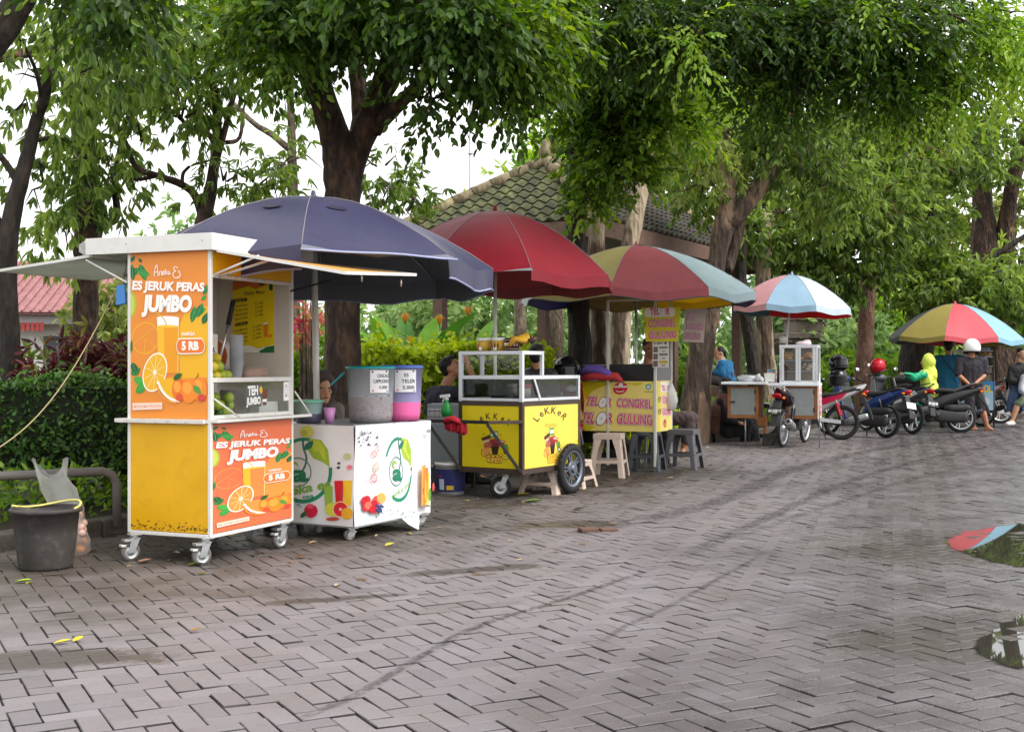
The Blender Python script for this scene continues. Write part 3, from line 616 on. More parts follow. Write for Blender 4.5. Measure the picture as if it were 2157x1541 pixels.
tree('banyan_tree', 'massive trunk with hanging roots behind the blue snack cart', (2085, 880, 28.5),
     [[(2075, 905, 28.5, 78), (2080, 850, 28.5, 66), (2085, 760, 28.5, 56), (2082, 660, 28.5, 44), (2075, 540, 28.5, 30), (2068, 400, 28.5, 19), (2060, 250, 28.5, 15)],
      [(2120, 900, 28.2, 22), (2128, 780, 28.2, 16), (2130, 620, 28.2, 13), (2125, 480, 28.2, 10)], [(2045, 890, 28.1, 18), (2052, 760, 28.1, 12), (2056, 620, 28.1, 9)], [(2098, 890, 27.9, 12), (2100, 740, 27.9, 8), (2095, 600, 27.9, 6)],
      [(2110, 760, 28.5, 20), (2100, 600, 28.5, 16), (2120, 470, 28.3, 17), (2135, 380, 28, 15), (2160, 290, 28, 13), (2200, 180, 28, 11)]], BARK,
     [([K(2060, 330, 27.4, 70, 50, .8, 60, -.1), K(2150, 580, 27.4, 60, 60, .8, 70, -.15), K(2130, 240, 28, 110, 90, 1.2, 150, 0)], LF_MANGO, dict(L=(.2, .32), ratio=.36, per=8, style='whorl', hang=.5, tw=(.35, .6)))])
tree('slim_dark_tree', 'slim dark trunk leaning beside a pale peeling trunk behind the cart with two cabinets', (1580, 900, 22.5),
     [[(1592, 900, 22.5, 17), (1590, 800, 22.5, 15), (1580, 720, 22.5, 14), (1572, 660, 22.5, 14), (1560, 560, 22.6, 12), (1570, 450, 22.6, 10)]], BARKD,
     [([K(1580, 480, 23, 60, 60, .7, 90, -.1)], LF_MANGO, dict(L=(.18, .28), ratio=.34, per=8, style='whorl', hang=.6))])
tree('peeling_tree', 'pale trunk with peeling red brown bark behind the cart with two cabinets', (1612, 900, 23.2),
     [[(1622, 900, 23.2, 22), (1616, 780, 23.2, 19), (1610, 680, 23.2, 17), (1608, 560, 23.2, 15), (1615, 450, 23.2, 12)]], BARKP,
     [([K(1640, 480, 23.6, 60, 70, .8, 100, 0)], LF_MANGO, dict(L=(.18, .28), ratio=.34, per=8, style='whorl', hang=.6))])
# -- trees on the left
tree('curved_tree', 'dark curving trunk at the left edge behind the clipped hedge', (30, 900, 11.4),
     [[(28, 930, 11.4, 24), (25, 800, 11.4, 22), (18, 660, 11.4, 20), (15, 540, 11.4, 20), (28, 440, 11.4, 18), (55, 340, 11.4, 15), (75, 260, 11.4, 13), (95, 200, 11.3, 11), (118, 110, 11.2, 9), (135, 20, 11.1, 7), (145, -60, 11, 6)],
      [(18, 520, 11.4, 12), (-15, 450, 11.4, 12), (-60, 380, 11.4, 10)], [(40, 390, 11.4, 9), (10, 340, 11.4, 7), (-30, 300, 11.3, 6)], [(88, 210, 11.3, 5), (72, 140, 11.1, 4), (30, 60, 10.8, 3)], [(62, 300, 11.4, 4), (110, 290, 11.6, 4), (150, 300, 11.8, 3)]], BARKD,
     [([K(30, 230, 11.0, 50, 50, .3, 7, -.25), K(120, 180, 11.6, 90, 110, .7, 54, .0), K(200, 120, 11.4, 110, 100, .7, 64, 0), K(90, 300, 11.8, 50, 50, .4, 12, .1), K(150, 30, 11.2, 130, 60, .8, 64, .1), K(90, 390, 11.8, 50, 60, .4, 17, .1), K(260, 40, 10.6, 110, 70, .6, 54, -.1)],
       LF_MANGO, dict(L=(.14, .22), ratio=.3, per=7, droop=.5, style='whorl', hang=1.0, tw=(.25, .45)))])
tree('vine_covered_tree', 'upright trunk hung with long leaves behind the left awning of the orange cart', (178, 900, 14.2),
     [[(178, 900, 14.2, 30), (178, 760, 14.2, 27), (180, 640, 14.2, 26), (185, 500, 14.2, 27), (182, 420, 14.2, 26), (178, 300, 14.2, 24), (172, 150, 14.2, 22), (165, -40, 14.2, 20)],
      [(200, 470, 14.2, 12), (230, 468, 14.2, 10), (247, 450, 14.2, 8), (242, 380, 14.1, 7), (265, 260, 14, 5), (300, 150, 13.8, 4)], [(172, 110, 14.2, 14), (100, 105, 14, 13), (20, 118, 13.8, 11), (-40, 130, 13.6, 10)]], BARK,
     [([K(190, 330, 13.8, 70, 120, .5, 84, .05), K(230, 180, 13.6, 90, 120, .7, 94, .05), K(130, 470, 13.8, 60, 60, .4, 30, .2), K(300, 110, 13.2, 120, 100, .8, 104, .0), K(350, 60, 13, 130, 80, .8, 88, .05), K(245, 370, 13.7, 40, 50, .3, 17, 0), K(95, 500, 14.4, 60, 50, .4, 22, .3)],
       LF_MANGO, dict(L=(.16, .25), ratio=.28, per=8, droop=.5, style='whorl', hang=.9, tw=(.25, .45)))])
tree('branching_tree', 'slender tree forking low with a long left branch behind the blue parasol', (430, 900, 12.8),
     [[(432, 930, 12.8, 24), (430, 760, 12.8, 22), (425, 560, 12.8, 20), (428, 470, 12.8, 17), (440, 420, 12.8, 14), (452, 340, 12.8, 11), (458, 250, 12.8, 9), (445, 150, 12.8, 8), (430, 20, 12.7, 6)],
      [(425, 455, 12.8, 10), (410, 410, 12.8, 9), (375, 385, 12.7, 8), (330, 370, 12.6, 7), (285, 350, 12.5, 6), (265, 300, 12.4, 5), (240, 250, 12.3, 3)], [(330, 370, 12.6, 5), (290, 378, 12.6, 4), (265, 372, 12.6, 3)],
      [(452, 345, 12.8, 9), (472, 280, 12.8, 7), (490, 210, 12.9, 6), (510, 150, 13, 5), (530, 60, 13, 4)], [(455, 310, 12.8, 8), (440, 285, 12.8, 6), (400, 270, 12.7, 5), (370, 230, 12.6, 4), (340, 150, 12.5, 3)],
      [(384, 388, 12.7, 4), (386, 365, 12.7, 4), (400, 350, 12.7, 3)], [(478, 300, 12.8, 5), (505, 290, 13, 4), (512, 230, 13.2, 4)]], BARK,
     [([K(450, 180, 12.6, 70, 60, .5, 35, .0), K(380, 250, 12.4, 80, 60, .5, 35, .0), K(470, 380, 12.6, 60, 40, .4, 24, -.05), K(400, 170, 12.6, 100, 80, .6, 49, .05), K(520, 100, 12.4, 110, 80, .7, 64, .05), K(540, 390, 12.9, 70, 45, .5, 30, 0), K(300, 300, 12.3, 40, 40, .3, 10, 0), K(440, 60, 12.2, 130, 70, .8, 74, .1)],
       LF_MANGO, dict(L=(.13, .2), ratio=.27, per=8, droop=.4, style='whorl', hang=.8, tw=(.2, .4)))])
tree('narrow_tree', 'thin light trunk with a slanting branch left of the big dark trunk', (622, 900, 17.0),
     [[(622, 900, 17, 17), (620, 700, 17, 14), (618, 500, 17, 12), (616, 380, 17, 11), (614, 280, 17, 9), (612, 200, 17, 7), (610, 60, 17, 6)], [(614, 320, 17, 7), (575, 285, 17, 7), (535, 260, 17, 6), (490, 215, 17, 4)]], BARKG,
     [([K(600, 340, 16.6, 80, 60, .7, 35, 0), K(575, 400, 16.4, 70, 40, .6, 30, -.1), K(640, 220, 16.8, 50, 90, .6, 39, .1), K(820, 390, 16, 80, 50, .6, 54, -.15), K(860, 440, 15.8, 45, 40, .4, 25, -.1), K(800, 350, 16, 50, 30, .4, 17, -.2)],
       LF_MANGO, dict(L=(.15, .24), ratio=.26, per=8, droop=.4, style='whorl', hang=.8, tw=(.2, .4)))])
tree('thick_limb_tree', 'thick bark limb cut off by the top left corner', (-320, 900, 8.0),
     [[(-330, 1150, 8, 50), (-290, 800, 8, 46), (-210, 460, 8, 42), (-80, 180, 8, 36), (10, 55, 8, 32), (70, -50, 8, 28), (120, -140, 8, 24)]], BARKD,
     [([K(240, -30, 8.2, 170, 60, .7, 130, -.2), K(255, 50, 8.4, 50, 40, .3, 22, -.25)], LF_MAIN, dict(L=(.09, .13), ratio=.52, per=8, droop=.6, hang=.6))])
# -- far trees of the park (each its own crown), out in the open, some with haze put into a pale leaf colour
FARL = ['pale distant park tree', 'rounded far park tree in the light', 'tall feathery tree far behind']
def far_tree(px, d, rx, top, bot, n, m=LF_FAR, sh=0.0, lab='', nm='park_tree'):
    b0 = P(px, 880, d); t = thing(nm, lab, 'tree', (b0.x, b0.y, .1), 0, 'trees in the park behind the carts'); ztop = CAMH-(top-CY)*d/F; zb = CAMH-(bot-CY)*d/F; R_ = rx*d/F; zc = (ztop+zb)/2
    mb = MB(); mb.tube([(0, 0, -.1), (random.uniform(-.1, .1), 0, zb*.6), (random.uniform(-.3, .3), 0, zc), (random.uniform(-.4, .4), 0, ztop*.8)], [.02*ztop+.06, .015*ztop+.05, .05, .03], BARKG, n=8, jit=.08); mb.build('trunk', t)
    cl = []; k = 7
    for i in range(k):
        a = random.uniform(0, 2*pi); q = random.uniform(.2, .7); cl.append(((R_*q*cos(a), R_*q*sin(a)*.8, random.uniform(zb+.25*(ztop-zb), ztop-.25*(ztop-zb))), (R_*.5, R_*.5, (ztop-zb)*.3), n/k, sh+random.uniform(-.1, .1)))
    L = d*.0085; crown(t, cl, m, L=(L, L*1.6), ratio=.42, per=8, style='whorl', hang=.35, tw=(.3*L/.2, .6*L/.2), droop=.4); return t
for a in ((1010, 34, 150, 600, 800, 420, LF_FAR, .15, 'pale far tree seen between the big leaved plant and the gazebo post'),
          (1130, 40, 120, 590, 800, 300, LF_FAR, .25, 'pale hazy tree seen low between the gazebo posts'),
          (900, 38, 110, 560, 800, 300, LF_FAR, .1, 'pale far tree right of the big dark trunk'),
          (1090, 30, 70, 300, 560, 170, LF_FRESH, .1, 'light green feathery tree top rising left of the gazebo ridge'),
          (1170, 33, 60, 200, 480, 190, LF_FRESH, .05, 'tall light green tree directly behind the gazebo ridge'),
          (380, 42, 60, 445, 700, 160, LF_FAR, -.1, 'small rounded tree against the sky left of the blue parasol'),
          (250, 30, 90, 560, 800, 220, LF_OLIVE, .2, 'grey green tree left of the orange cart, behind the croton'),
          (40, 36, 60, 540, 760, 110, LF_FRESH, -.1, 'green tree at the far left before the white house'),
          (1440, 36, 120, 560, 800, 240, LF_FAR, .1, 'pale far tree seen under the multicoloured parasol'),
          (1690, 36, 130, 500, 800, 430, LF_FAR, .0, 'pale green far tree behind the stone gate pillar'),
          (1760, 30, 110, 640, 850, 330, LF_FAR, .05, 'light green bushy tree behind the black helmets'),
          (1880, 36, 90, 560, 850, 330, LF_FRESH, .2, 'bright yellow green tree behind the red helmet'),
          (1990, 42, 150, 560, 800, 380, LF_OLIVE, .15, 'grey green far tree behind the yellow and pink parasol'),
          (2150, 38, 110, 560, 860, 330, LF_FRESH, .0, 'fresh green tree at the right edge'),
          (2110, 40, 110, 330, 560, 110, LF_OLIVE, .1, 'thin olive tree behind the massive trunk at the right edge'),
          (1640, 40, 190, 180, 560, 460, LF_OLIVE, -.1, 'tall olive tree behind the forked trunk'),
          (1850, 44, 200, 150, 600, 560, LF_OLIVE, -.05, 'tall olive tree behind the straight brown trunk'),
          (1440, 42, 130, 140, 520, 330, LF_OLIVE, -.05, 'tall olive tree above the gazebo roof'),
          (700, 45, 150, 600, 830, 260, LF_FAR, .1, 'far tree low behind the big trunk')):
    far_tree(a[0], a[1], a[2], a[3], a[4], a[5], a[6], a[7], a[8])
# -- hedge, shrubs, flowers
def hedge(name, label, lo, hi, n, m, L, yaw=0, loc=(0, 0, 0), cat='hedge', group=None):
    t = thing(name, label, cat, loc, yaw, group); b = MB()
    b.box([lo[0]+.06, lo[1]+.06, lo[2]], [hi[0]-.06, hi[1]-.06, hi[2]-.07], mat('hedge_inside', S(26, 34, 16), rough=.95, var=.5, scale=14, bump=.8, bscale=30)); b.build('blocking_core', t)  # solid dark core in place of twigs, added to block light
    lo = np.array(lo); hi = np.array(hi); Pp = RNG.random((n, 3))*(hi-lo)+lo; f = RNG.integers(0, 10, n)
    d = np.abs(RNG.normal(0, .035, n))*np.where(RNG.random(n) < .1, -2.0, 1)
    Pp[f < 5, 1] = (lo[1]+d)[f < 5]; k = (f >= 5) & (f < 8); Pp[k, 2] = (hi[2]-d)[k]; k = f == 8; Pp[k, 0] = (lo[0]+d)[k]; k = f == 9; Pp[k, 0] = (hi[0]-d)[k]
    Pp += .05*np.sin(Pp*np.array([5.1, 6.3, 7.7])+1)[:, [1, 2, 0]]
    D = unit(RNG.normal(size=(n, 3))+np.array([0, -.5, .25])); N = unit(RNG.normal(0, .5, (n, 3))+np.array([0, -.6, .6])); Ls = RNG.uniform(*L, n)
    co, q = leaf_geo(Pp-D*Ls[:, None]*.5, D, N, Ls, Ls*.55); ti = .42+.3*(Pp[:, 2]-lo[2])/(hi[2]-lo[2])*.5+RNG.normal(0, .2, n)
    raw_mesh('foliage', co, q, [m], t, tint=np.repeat(np.clip(ti, 0, 1), 6)); return t
YK = RAD(-29)
hedge('clipped_hedge', 'dark green clipped hedge along the left behind the black bucket', (-3.4, 0, .35), (1.3, .9, 1.1), 15000, LF_HEDGE, (.035, .06), yaw=RAD(12), loc=(-3.55, 9.45, 0))
hedge('golden_hedge', 'bright yellow green shrub row behind the drinks cart and the man', (-1.0, 0, .1), (1.0, .9, 1.40), 10000, LF_GOLD, (.06, .11), yaw=RAD(16), loc=(-.55, 13.6, 0), cat='shrub')
hedge('low_golden_shrub', 'low yellow green shrub below the hanging egg snack banner', (-.8, 0, .1), (1.0, .7, .85), 3500, LF_GOLD, (.06, .11), yaw=RAD(30), loc=(1.25, 15.6, 0), cat='shrub')
def bush(name, label, c, r, n, m, cat='shrub', group=None, **k):
    t = thing(name, label, cat, (c[0], c[1], .1), 0, group); mb = MB()
    for i in range(7):
        a = i*.9; mb.tube([(0.05*cos(a), .05*sin(a), 0), (r[0]*.4*cos(a), r[1]*.4*sin(a), c[2]*.8), (r[0]*.7*cos(a), r[1]*.7*sin(a), c[2]*1.2)], [.02, .015, .008], BARKG, n=6)
    mb.build('stem', t); crown(t, [((0, 0, c[2]-.1), r, n, 0), ((r[0]*.4, 0, c[2]+r[2]*.4), tuple(q*.5 for q in r), n*.3, .1), ((-r[0]*.5, 0, c[2]+r[2]*.3), tuple(q*.5 for q in r), n*.3, -.1)], m, name='foliage', **k); return t
q = P(155, 740, 11.2); bush('croton_bush', 'dark red and green croton bush behind the hedge left of the orange cart', (q.x, q.y, 1.06), (.42, .35, .28), 90, LF_CROTON, L=(.12, .2), ratio=.3, per=8, style='whorl', hang=.1, tw=(.1, .3))
q = P(235, 750, 11.4); bush('croton_bush', 'dark red croton bush touching the left post of the orange cart', (q.x, q.y, 1.08), (.34, .3, .36), 90, LF_CROTON, L=(.12, .2), ratio=.3, per=8, style='whorl', hang=.1, tw=(.1, .3))
q = P(60, 770, 11.8); bush('leafy_bush', 'dark leafy bush behind the hedge at the far left', (q.x-.35, q.y, .95), (.5, .4, .3), 80, LF_MANGO, L=(.18, .26), ratio=.3, per=8, style='whorl', hang=.1, tw=(.1, .3))
q = P(645, 690, 14.0); bush('pink_leaf_plant', 'slender plant with pink leaf tips between the orange cart and the big trunk', (q.x, q.y, 1.6), (.16, .16, .3), 12, LF_PINK, 'plant', L=(.18, .28), ratio=.12, per=9, style='whorl', hang=.1, tw=(.05, .15))
q = P(655, 720, 14.6); bush('light_shrub', 'light green shrub right of the orange cart opening', (q.x, q.y, 1.1), (.5, .4, .6), 130, LF_FRESH, L=(.12, .2), ratio=.3, per=8, style='whorl', hang=.1, tw=(.1, .3))
for (px, py, d, r, lab) in ((1790, 800, 26, .7, 'spiky leaved shrub left of the straight brown trunk'), (1900, 810, 28, .8, 'green shrub left of the thick trunk behind the scooters'), (1440, 800, 22, .6, 'low green shrub behind the seated woman'), (1735, 800, 27, .7, 'low green shrub behind the black helmets'), (2140, 760, 30, 1.0, 'grassy green shrub right of the massive trunk'), (330, 800, 12, .5, 'low green shrub hidden behind the orange cart')):
    q = P(px, py, d); bush('green_shrub', lab, (q.x, q.y, .8), (r, r*.7, r), 130, LF_FRESH, group=None, L=(.16, .28), ratio=.22, per=9, style='whorl', hang=.05, tw=(.1, .4))
def big_leaf(mb, a, d, L, W, m, nrm):
    """one paddle leaf as a curved sheet"""
    a = Vector(a); d = Vector(d).normalized(); s_ = d.cross(Vector(nrm)).normalized(); n_ = s_.cross(d); rows = []
    for i in range(9):
        t = i/8; wd = W*(sin(pi*min(1, t**.8))**.75)*.5+.004; c = a+d*(L*t)-n_*(L*.16*t*t)
        rows.append([c-s_*wd+n_*wd*.25, c-s_*wd*.5+n_*wd*.06, c, c+s_*wd*.5+n_*wd*.06, c+s_*wd+n_*wd*.25])
    mb.sheet(rows, m)
PADDLE = mat('paddle_leaf', S(128, 184, 44), rough=.35, var=.35, scale=5, transl=.35)
PADDLE2 = mat('paddle_leaf_deep', S(84, 142, 44), rough=.35, var=.3, scale=5, transl=.3)
ORANGEF = flat('orange_petal', (232, 140, 30))
def heliconia(px, py, d, nl, Lr, lab):
    q = P(px, py, d); t = thing('broad_leaf_plant', lab, 'plant', (q.x, q.y, .1), 0, None); mb = MB(); zb = q.z-.1
    for i in range(nl):
        a = random.uniform(0, 2*pi); r0 = random.uniform(.05, .3); h = random.uniform(.25, .8)*zb; tilt = random.uniform(.35, 1.3); L = random.uniform(*Lr); base = Vector((r0*cos(a), r0*sin(a), 0)); top = base+Vector((.2*cos(a), .2*sin(a), h))
        mb.tube([base, top], [.014, .009], PADDLE2, n=6); dr = Vector((cos(a)*tilt, sin(a)*tilt*.7, 1)); big_leaf(mb, top, dr, L, L*random.uniform(.26, .36), PADDLE if random.random() < .6 else PADDLE2, (-cos(a), -sin(a), .8))
    mb.build('leaves', t); fb = MB()
    for i in range(2):
        c = Vector((random.uniform(-.5, .5), -.25, zb*random.uniform(.95, 1.1)))
        for k in range(7): a = RAD(-60+20*k); fb.tube([c, c+Vector((sin(a)*.035, -.01, .04+.05*cos(a))), c+Vector((sin(a)*.08, -.02, .03+.1*cos(a)))], [.01, .007, .002], ORANGEF, n=5)
        fb.tube([(c.x*.7, -.1, 0), c], [.012, .008], PADDLE2, n=5)
    fb.build('flower', t); return t
heliconia(860, 690, 14.9, 34, (.5, .85), 'broad leaved plant with orange flowers left of the red parasol pole')
heliconia(985, 690, 15.1, 32, (.45, .8), 'broad leaved plant with orange flowers behind the red parasol pole')
heliconia(800, 740, 14.7, 9, (.4, .6), 'small broad leaved plant beside the big dark trunk')
# low ground plants and grass (nobody could count them)
def ground_cover(name, n, xy, L, m, hgt, lab):
    Pp = np.array([(*xy(), 0) for _ in range(n)]); Pp[:, 2] = .1+RNG.random(n)*hgt; D = unit(RNG.normal(size=(n, 3))*.8+np.array([0, 0, .6])); Ls = RNG.uniform(*L, n)
    co, q = leaf_geo(Pp, D, unit(RNG.normal(0, .5, (n, 3))+np.array([0, -.4, .7])), Ls, Ls*.4); tag(raw_mesh(name, co, q, [m], tint=np.repeat(np.clip(RNG.normal(.5, .22, n), 0, 1), 6)), lab, 'ground cover', kind='stuff')
def near_rail():
    t = RNG.random(); y = 3.5+t*7; x = kerb_x(y)-.25-RNG.random()*1.1; return x, y
ground_cover('ground_plants', 5000, near_rail, (.05, .1), LF_FRESH, .35, 'low leafy plants growing between the kerb and the hedge')
def along(): y = 11.5+RNG.random()*14; return kerb_x(y)-.3-RNG.random()**2*2.2, y
ground_cover('undergrowth', 6000, along, (.08, .16), LF_FRESH, .4, 'green undergrowth behind the kerb beside the carts')
def lawn(): y = 15+RNG.random()**1.5*45; return kerb_x(min(y, 40))-.5-RNG.random()*(16 if y < 40 else 40)+(0 if y < 40 else 20), y
ground_cover('grass', 16000, lawn, (.12, .25), LF_FRESH, .12, 'short green grass of the park behind the carts')
# ================================================================= CARTS
WHITEP = flat('white_painted_metal', (222, 220, 214), rough=.42, dirt=.14, dirtcol=S(120, 105, 88))
WHITEW = flat('worn_white_paint', (214, 210, 202), rough=.5, dirt=.75, dirtcol=S(92, 80, 68), scale=14)
YELLOWP = flat('yellow_painted_panel', (226, 170, 14), rough=.4, var=.12, scale=3, dirt=.3, dirtcol=S(150, 104, 20))
ALU = mat('brushed_aluminium', S(206, 208, 212), rough=.38, metal=.75, var=.1)
ALUW = flat('anodised_white_aluminium', (214, 216, 220), rough=.35, metal=.15)
STEEL = mat('stainless_steel', S(190, 194, 200), rough=.3, metal=.9, var=.12, scale=4)
RUBBER = flat('black_rubber', (34, 33, 33), rough=.75, var=.25, scale=12)
RUBBERG = flat('dusty_grey_rubber', (104, 100, 96), rough=.8, var=.2)
GALV = mat('galvanised_steel', S(176, 178, 178), rough=.4, metal=.7, var=.2, scale=20)
BLACKM = flat('black_painted_steel', (30, 28, 28), rough=.45, dirt=.3, dirtcol=S(80, 66, 54))
BROWNM = flat('brown_painted_steel', (66, 52, 44), rough=.5, dirt=.4, dirtcol=S(110, 92, 74))
INWALL = flat('off_white_inner_wall', (206, 198, 184), rough=.6)
GLASS = glassmat()
DARKGL = glassmat('smoky_glass', (.62, .65, .66), .88, .04)
def caster(par, x, y, h, r, yaw=0.0, brake=True, wheelm=None, mat_=None, rf=.74):
    M = Matrix.Translation((x, y, 0)) @ Matrix.Rotation(yaw, 4, 'Z'); mt = mat_ or GALV; b = MB(); tr = -r*.45
    b.box((-.036, -.036, h-.008), (.036, .036, h), mt, M); b.cyl(M @ Vector((0, 0, h-.03)), M @ Vector((0, 0, h-.008)), .026, mt)
    for s_ in (-1, 1):
        pr = [(-.028, h-.03), (.028, h-.03), (tr+.02, r-.012), (tr-.02, r-.012)]
        b.add([M @ Vector((s_*.021+e, a, c)) for e in (-.0015, .0015) for a, c in pr], [(0, 1, 2, 3), (7, 6, 5, 4), (0, 4, 5, 1), (1, 5, 6, 2), (2, 6, 7, 3), (3, 7, 4, 0)], mt)
    b.box((-.024, -.03, h-.032), (.024, .03, h-.026), mt, M)
    if brake: b.box((-.028, -.075, h-.045), (.028, -.026, h-.03), mt, M); b.box((-.022, -.09, h-.075), (.022, -.06, h-.062), flat('brake_pedal', (210, 208, 202)), M)
    c = b.build('caster', par, bevel=.0015); w_ = MB(); o = M @ Vector((0, tr, r)); ax = M.to_3x3() @ Vector((1, 0, 0))
    w_.lathe([(r*(rf-.02), -.0135), (r*.96, -.015), (r, -.008), (r, .008), (r*.96, .015), (r*(rf-.02), .0135)], wheelm or RUBBERG, n=28, o=o, axis=ax)
    w_.lathe([(.0, -.013), (r*.3, -.013), (r*.34, -.008), (r*(rf-.12), -.008), (r*rf, -.0155)], GALV, n=28, o=o, axis=ax); w_.lathe([(r*rf, .0155), (r*(rf-.12), .008), (r*.34, .008), (r*.3, .013), (0, .013)], GALV, n=28, o=o, axis=ax)
    w_.build('wheel', c); return c
def juice_art(p, base, hi, deep, lower=False):
    p.step = .00007
    """orange juice poster, drawn in the pixels of the first close-up"""
    p.fill([(180, 265), (797, 215), (782, 1500), (170, 1478)], base)
    p.fill([(797, 640), (797, 1180), (640, 1160), (520, 1000), (560, 800), (600, 700)], hi); p.fill([(797, 900), (790, 1180), (560, 1190), (560, 900)], hi)
    p.ell((165, 640), 58, 105, (170, 190, 60)); p.ell((165, 640), 44, 88, (196, 206, 90))
    p.ring((290, 890), 105, 120, .07, hi, rot=20); p.stroke([(190, 940), (370, 800)], 5, hi); p.stroke([(290, 890), (280, 1000)], 4, hi); p.stroke([(290, 890), (370, 960)], 4, hi)
    G1, G2, G3 = (30, 120, 58), (52, 150, 62), (20, 92, 48)
    for a, b_, w_, c in (((182, 330), (215, 280), 30, G3), ((185, 430), (240, 370), 55, G1), ((250, 340), (300, 470), 60, G1), ((235, 400), (330, 420), 60, G2), ((200, 470), (190, 340), 40, G3), ((270, 330), (240, 300), 26, G3), ((660, 770), (690, 640), 50, G1), ((680, 700), (780, 660), 60, G2), ((700, 730), (752, 620), 60, G1), ((760, 560), (790, 480), 40, G1), ((750, 780), (792, 690), 50, G3), ((740, 600), (785, 560), 30, G2),
                         ((180, 1160), (250, 1110), 60, G1), ((185, 1070), (225, 1150), 50, G3), ((200, 1180), (280, 1230), 60, (70, 170, 60)), ((215, 1290), (300, 1220), 62, (60, 160, 60)), ((215, 1290), (285, 1275), 30, G2), ((178, 1000), (186, 900), 22, G3)):
        p.leaf(a, b_, w_, c, vein=(90, 170, 90))
    # glass of juice
    p.fill([(384, 735), (562, 735), (552, 1150), (392, 1150)], (250, 196, 96)); p.fill([(390, 800), (556, 800), (548, 1150), (396, 1150)], deep); p.fill([(392, 800), (440, 800), (442, 1150), (398, 1150)], (246, 186, 40))
    p.fill([(386, 736), (560, 736), (557, 800), (389, 800)], (244, 244, 240)); p.ell((473, 738), 89, 14, (250, 250, 250)); p.ell((473, 800), 84, 10, (250, 200, 60)); p.curve([(370, 690), (440, 745), (460, 795)], 9, (236, 190, 60)); p.stroke([(556, 805), (548, 1140)], 6, (252, 214, 130))
    # half orange, wedge, mandarins
    p.ell((366, 1142), 92, 150, (252, 246, 228), rot=17); p.ell((366, 1142), 84, 138, hi, rot=17)
    for k in range(10):
        a = RAD(36*k+10); q = (366+78*cos(a)*.95-22*sin(a), 1142+126*sin(a)+10*cos(a)); p.stroke([(366, 1142), q], 4, (250, 232, 170))
    p.ell((366, 1142), 14, 18, (252, 244, 214))
    p.fill([(384, 1215), (450, 1190), (520, 1185), (600, 1250), (580, 1350), (500, 1365), (430, 1310)], hi); p.curve([(386, 1210), (430, 1290), (490, 1340), (560, 1358)], 20, (250, 244, 226)); p.curve([(384, 1230), (410, 1310), (480, 1360), (540, 1368)], 14, (240, 150, 60))
    for (c, rx, ry, col) in (((552, 1272), 52, 84, (236, 118, 36)), ((722, 1268), 62, 90, (240, 140, 44)), ((636, 1282), 66, 92, (244, 138, 40))): p.ell(c, rx, ry, col); p.ell((c[0]-rx*.2, c[1]-ry*.25), rx*.55, ry*.5, (250, 164, 62))
    p.ell((560, 1330), 30, 30, (222, 84, 50)); p.ell((738, 1335), 34, 28, (214, 70, 60))
    p.leaf((512, 1200), (582, 1150), 44, (28, 96, 44)); p.leaf((672, 1240), (735, 1310), 52, (92, 150, 60)); p.curve([(690, 1190), (705, 1175), (712, 1150)], 6, (90, 80, 30))
    W_ = (250, 246, 240)
    for L in ([(372, 432), (378, 385), (392, 352), (402, 350), (408, 392), (410, 430)], [(374, 402), (412, 392)], [(424, 424), (426, 396), (438, 392), (446, 402), (446, 420), (456, 414)], [(456, 408), (470, 398), (468, 388), (458, 394), (458, 412), (470, 416), (482, 404)], [(486, 372), (484, 412)], [(502, 386), (486, 398), (502, 412)], [(526, 392), (514, 390), (508, 404), (518, 412), (526, 396), (528, 408), (538, 404)]): p.curve([(368+(x-372)*.80, y) for x, y in L], 6, W_)
    for L in ([(560, 362), (534, 352), (524, 372), (542, 384), (522, 396), (522, 424), (545, 438), (562, 425)], [(572, 380), (562, 388), (576, 402), (574, 424), (560, 436)]): p.curve(L, 6, W_)
    p.text('ES JERUK PERAS', (194, 532), (772, 530), 62, W_, bold=.045, shear=.12); p.text('JUMBO', (268, 688), (668, 682), 112, W_, bold=.06, shear=.14)
    p.text('HARGA', (584, 868), (692, 866), 26, W_, bold=.03)
    p.ell((575, 948), 36, 60, W_); p.ell((734, 944), 36, 60, W_); p.fill([(575, 888), (734, 884), (734, 1004), (575, 1008)], W_); p.ell((575, 948), 32, 52, (236, 122, 42)); p.ell((734, 944), 32, 52, (236, 122, 42)); p.fill([(575, 896), (734, 892), (734, 996), (575, 1000)], (236, 122, 42))
    p.text('5 RB', (582, 974), (720, 972), 60, W_, bold=.05)
    p.fill([(192, 1368), (424, 1366), (424, 1416), (192, 1420)], (244, 214, 196)); p.text('MENERIMA PESANAN', (202, 1404), (414, 1402), 20, (232, 150, 110), bold=.01)
# ------------------------------------------------ the orange juice cart
CA = RAD(-22.6); CO = Vector((-1.8195, 7.45, 0))
cart = thing('juice_cart', 'tall yellow and white juice booth on wheels with orange fruit posters', 'food cart', CO, CA)
MJ = Matrix.Translation(CO) @ Matrix.Rotation(CA, 4, 'Z')
L_, W_C = .62, .91; rs = random.Random(11)
b = MB()
for x, y in ((-.009, .009), (-L_+.009, .009), (-.009, W_C-.009), (-L_+.009, W_C-.009)): b.box((x-.011, y-.011, .165), (x+.011, y+.011, 1.915), WHITEP)
for z in (.17, .862):
    b.box((-L_+.02, -.004, z-.011), (-.02, .018, z+.011), WHITEP); b.box((-.018, .02, z-.011), (.004, W_C-.02, z+.011), WHITEP); b.box((-L_-.004, .02, z-.011), (-L_+.018, W_C-.02, z+.011), WHITEP); b.box((-L_+.02, W_C-.018, z-.011), (-.02, W_C+.004, z+.011), WHITEP)
b.box((-.016, .02, 1.735), (.004, W_C-.02, 1.757), WHITEW); b.box((-.016, .02, 1.10), (.006, W_C-.02, 1.128), WHITEP)
b.build('frame', cart, bevel=.002)
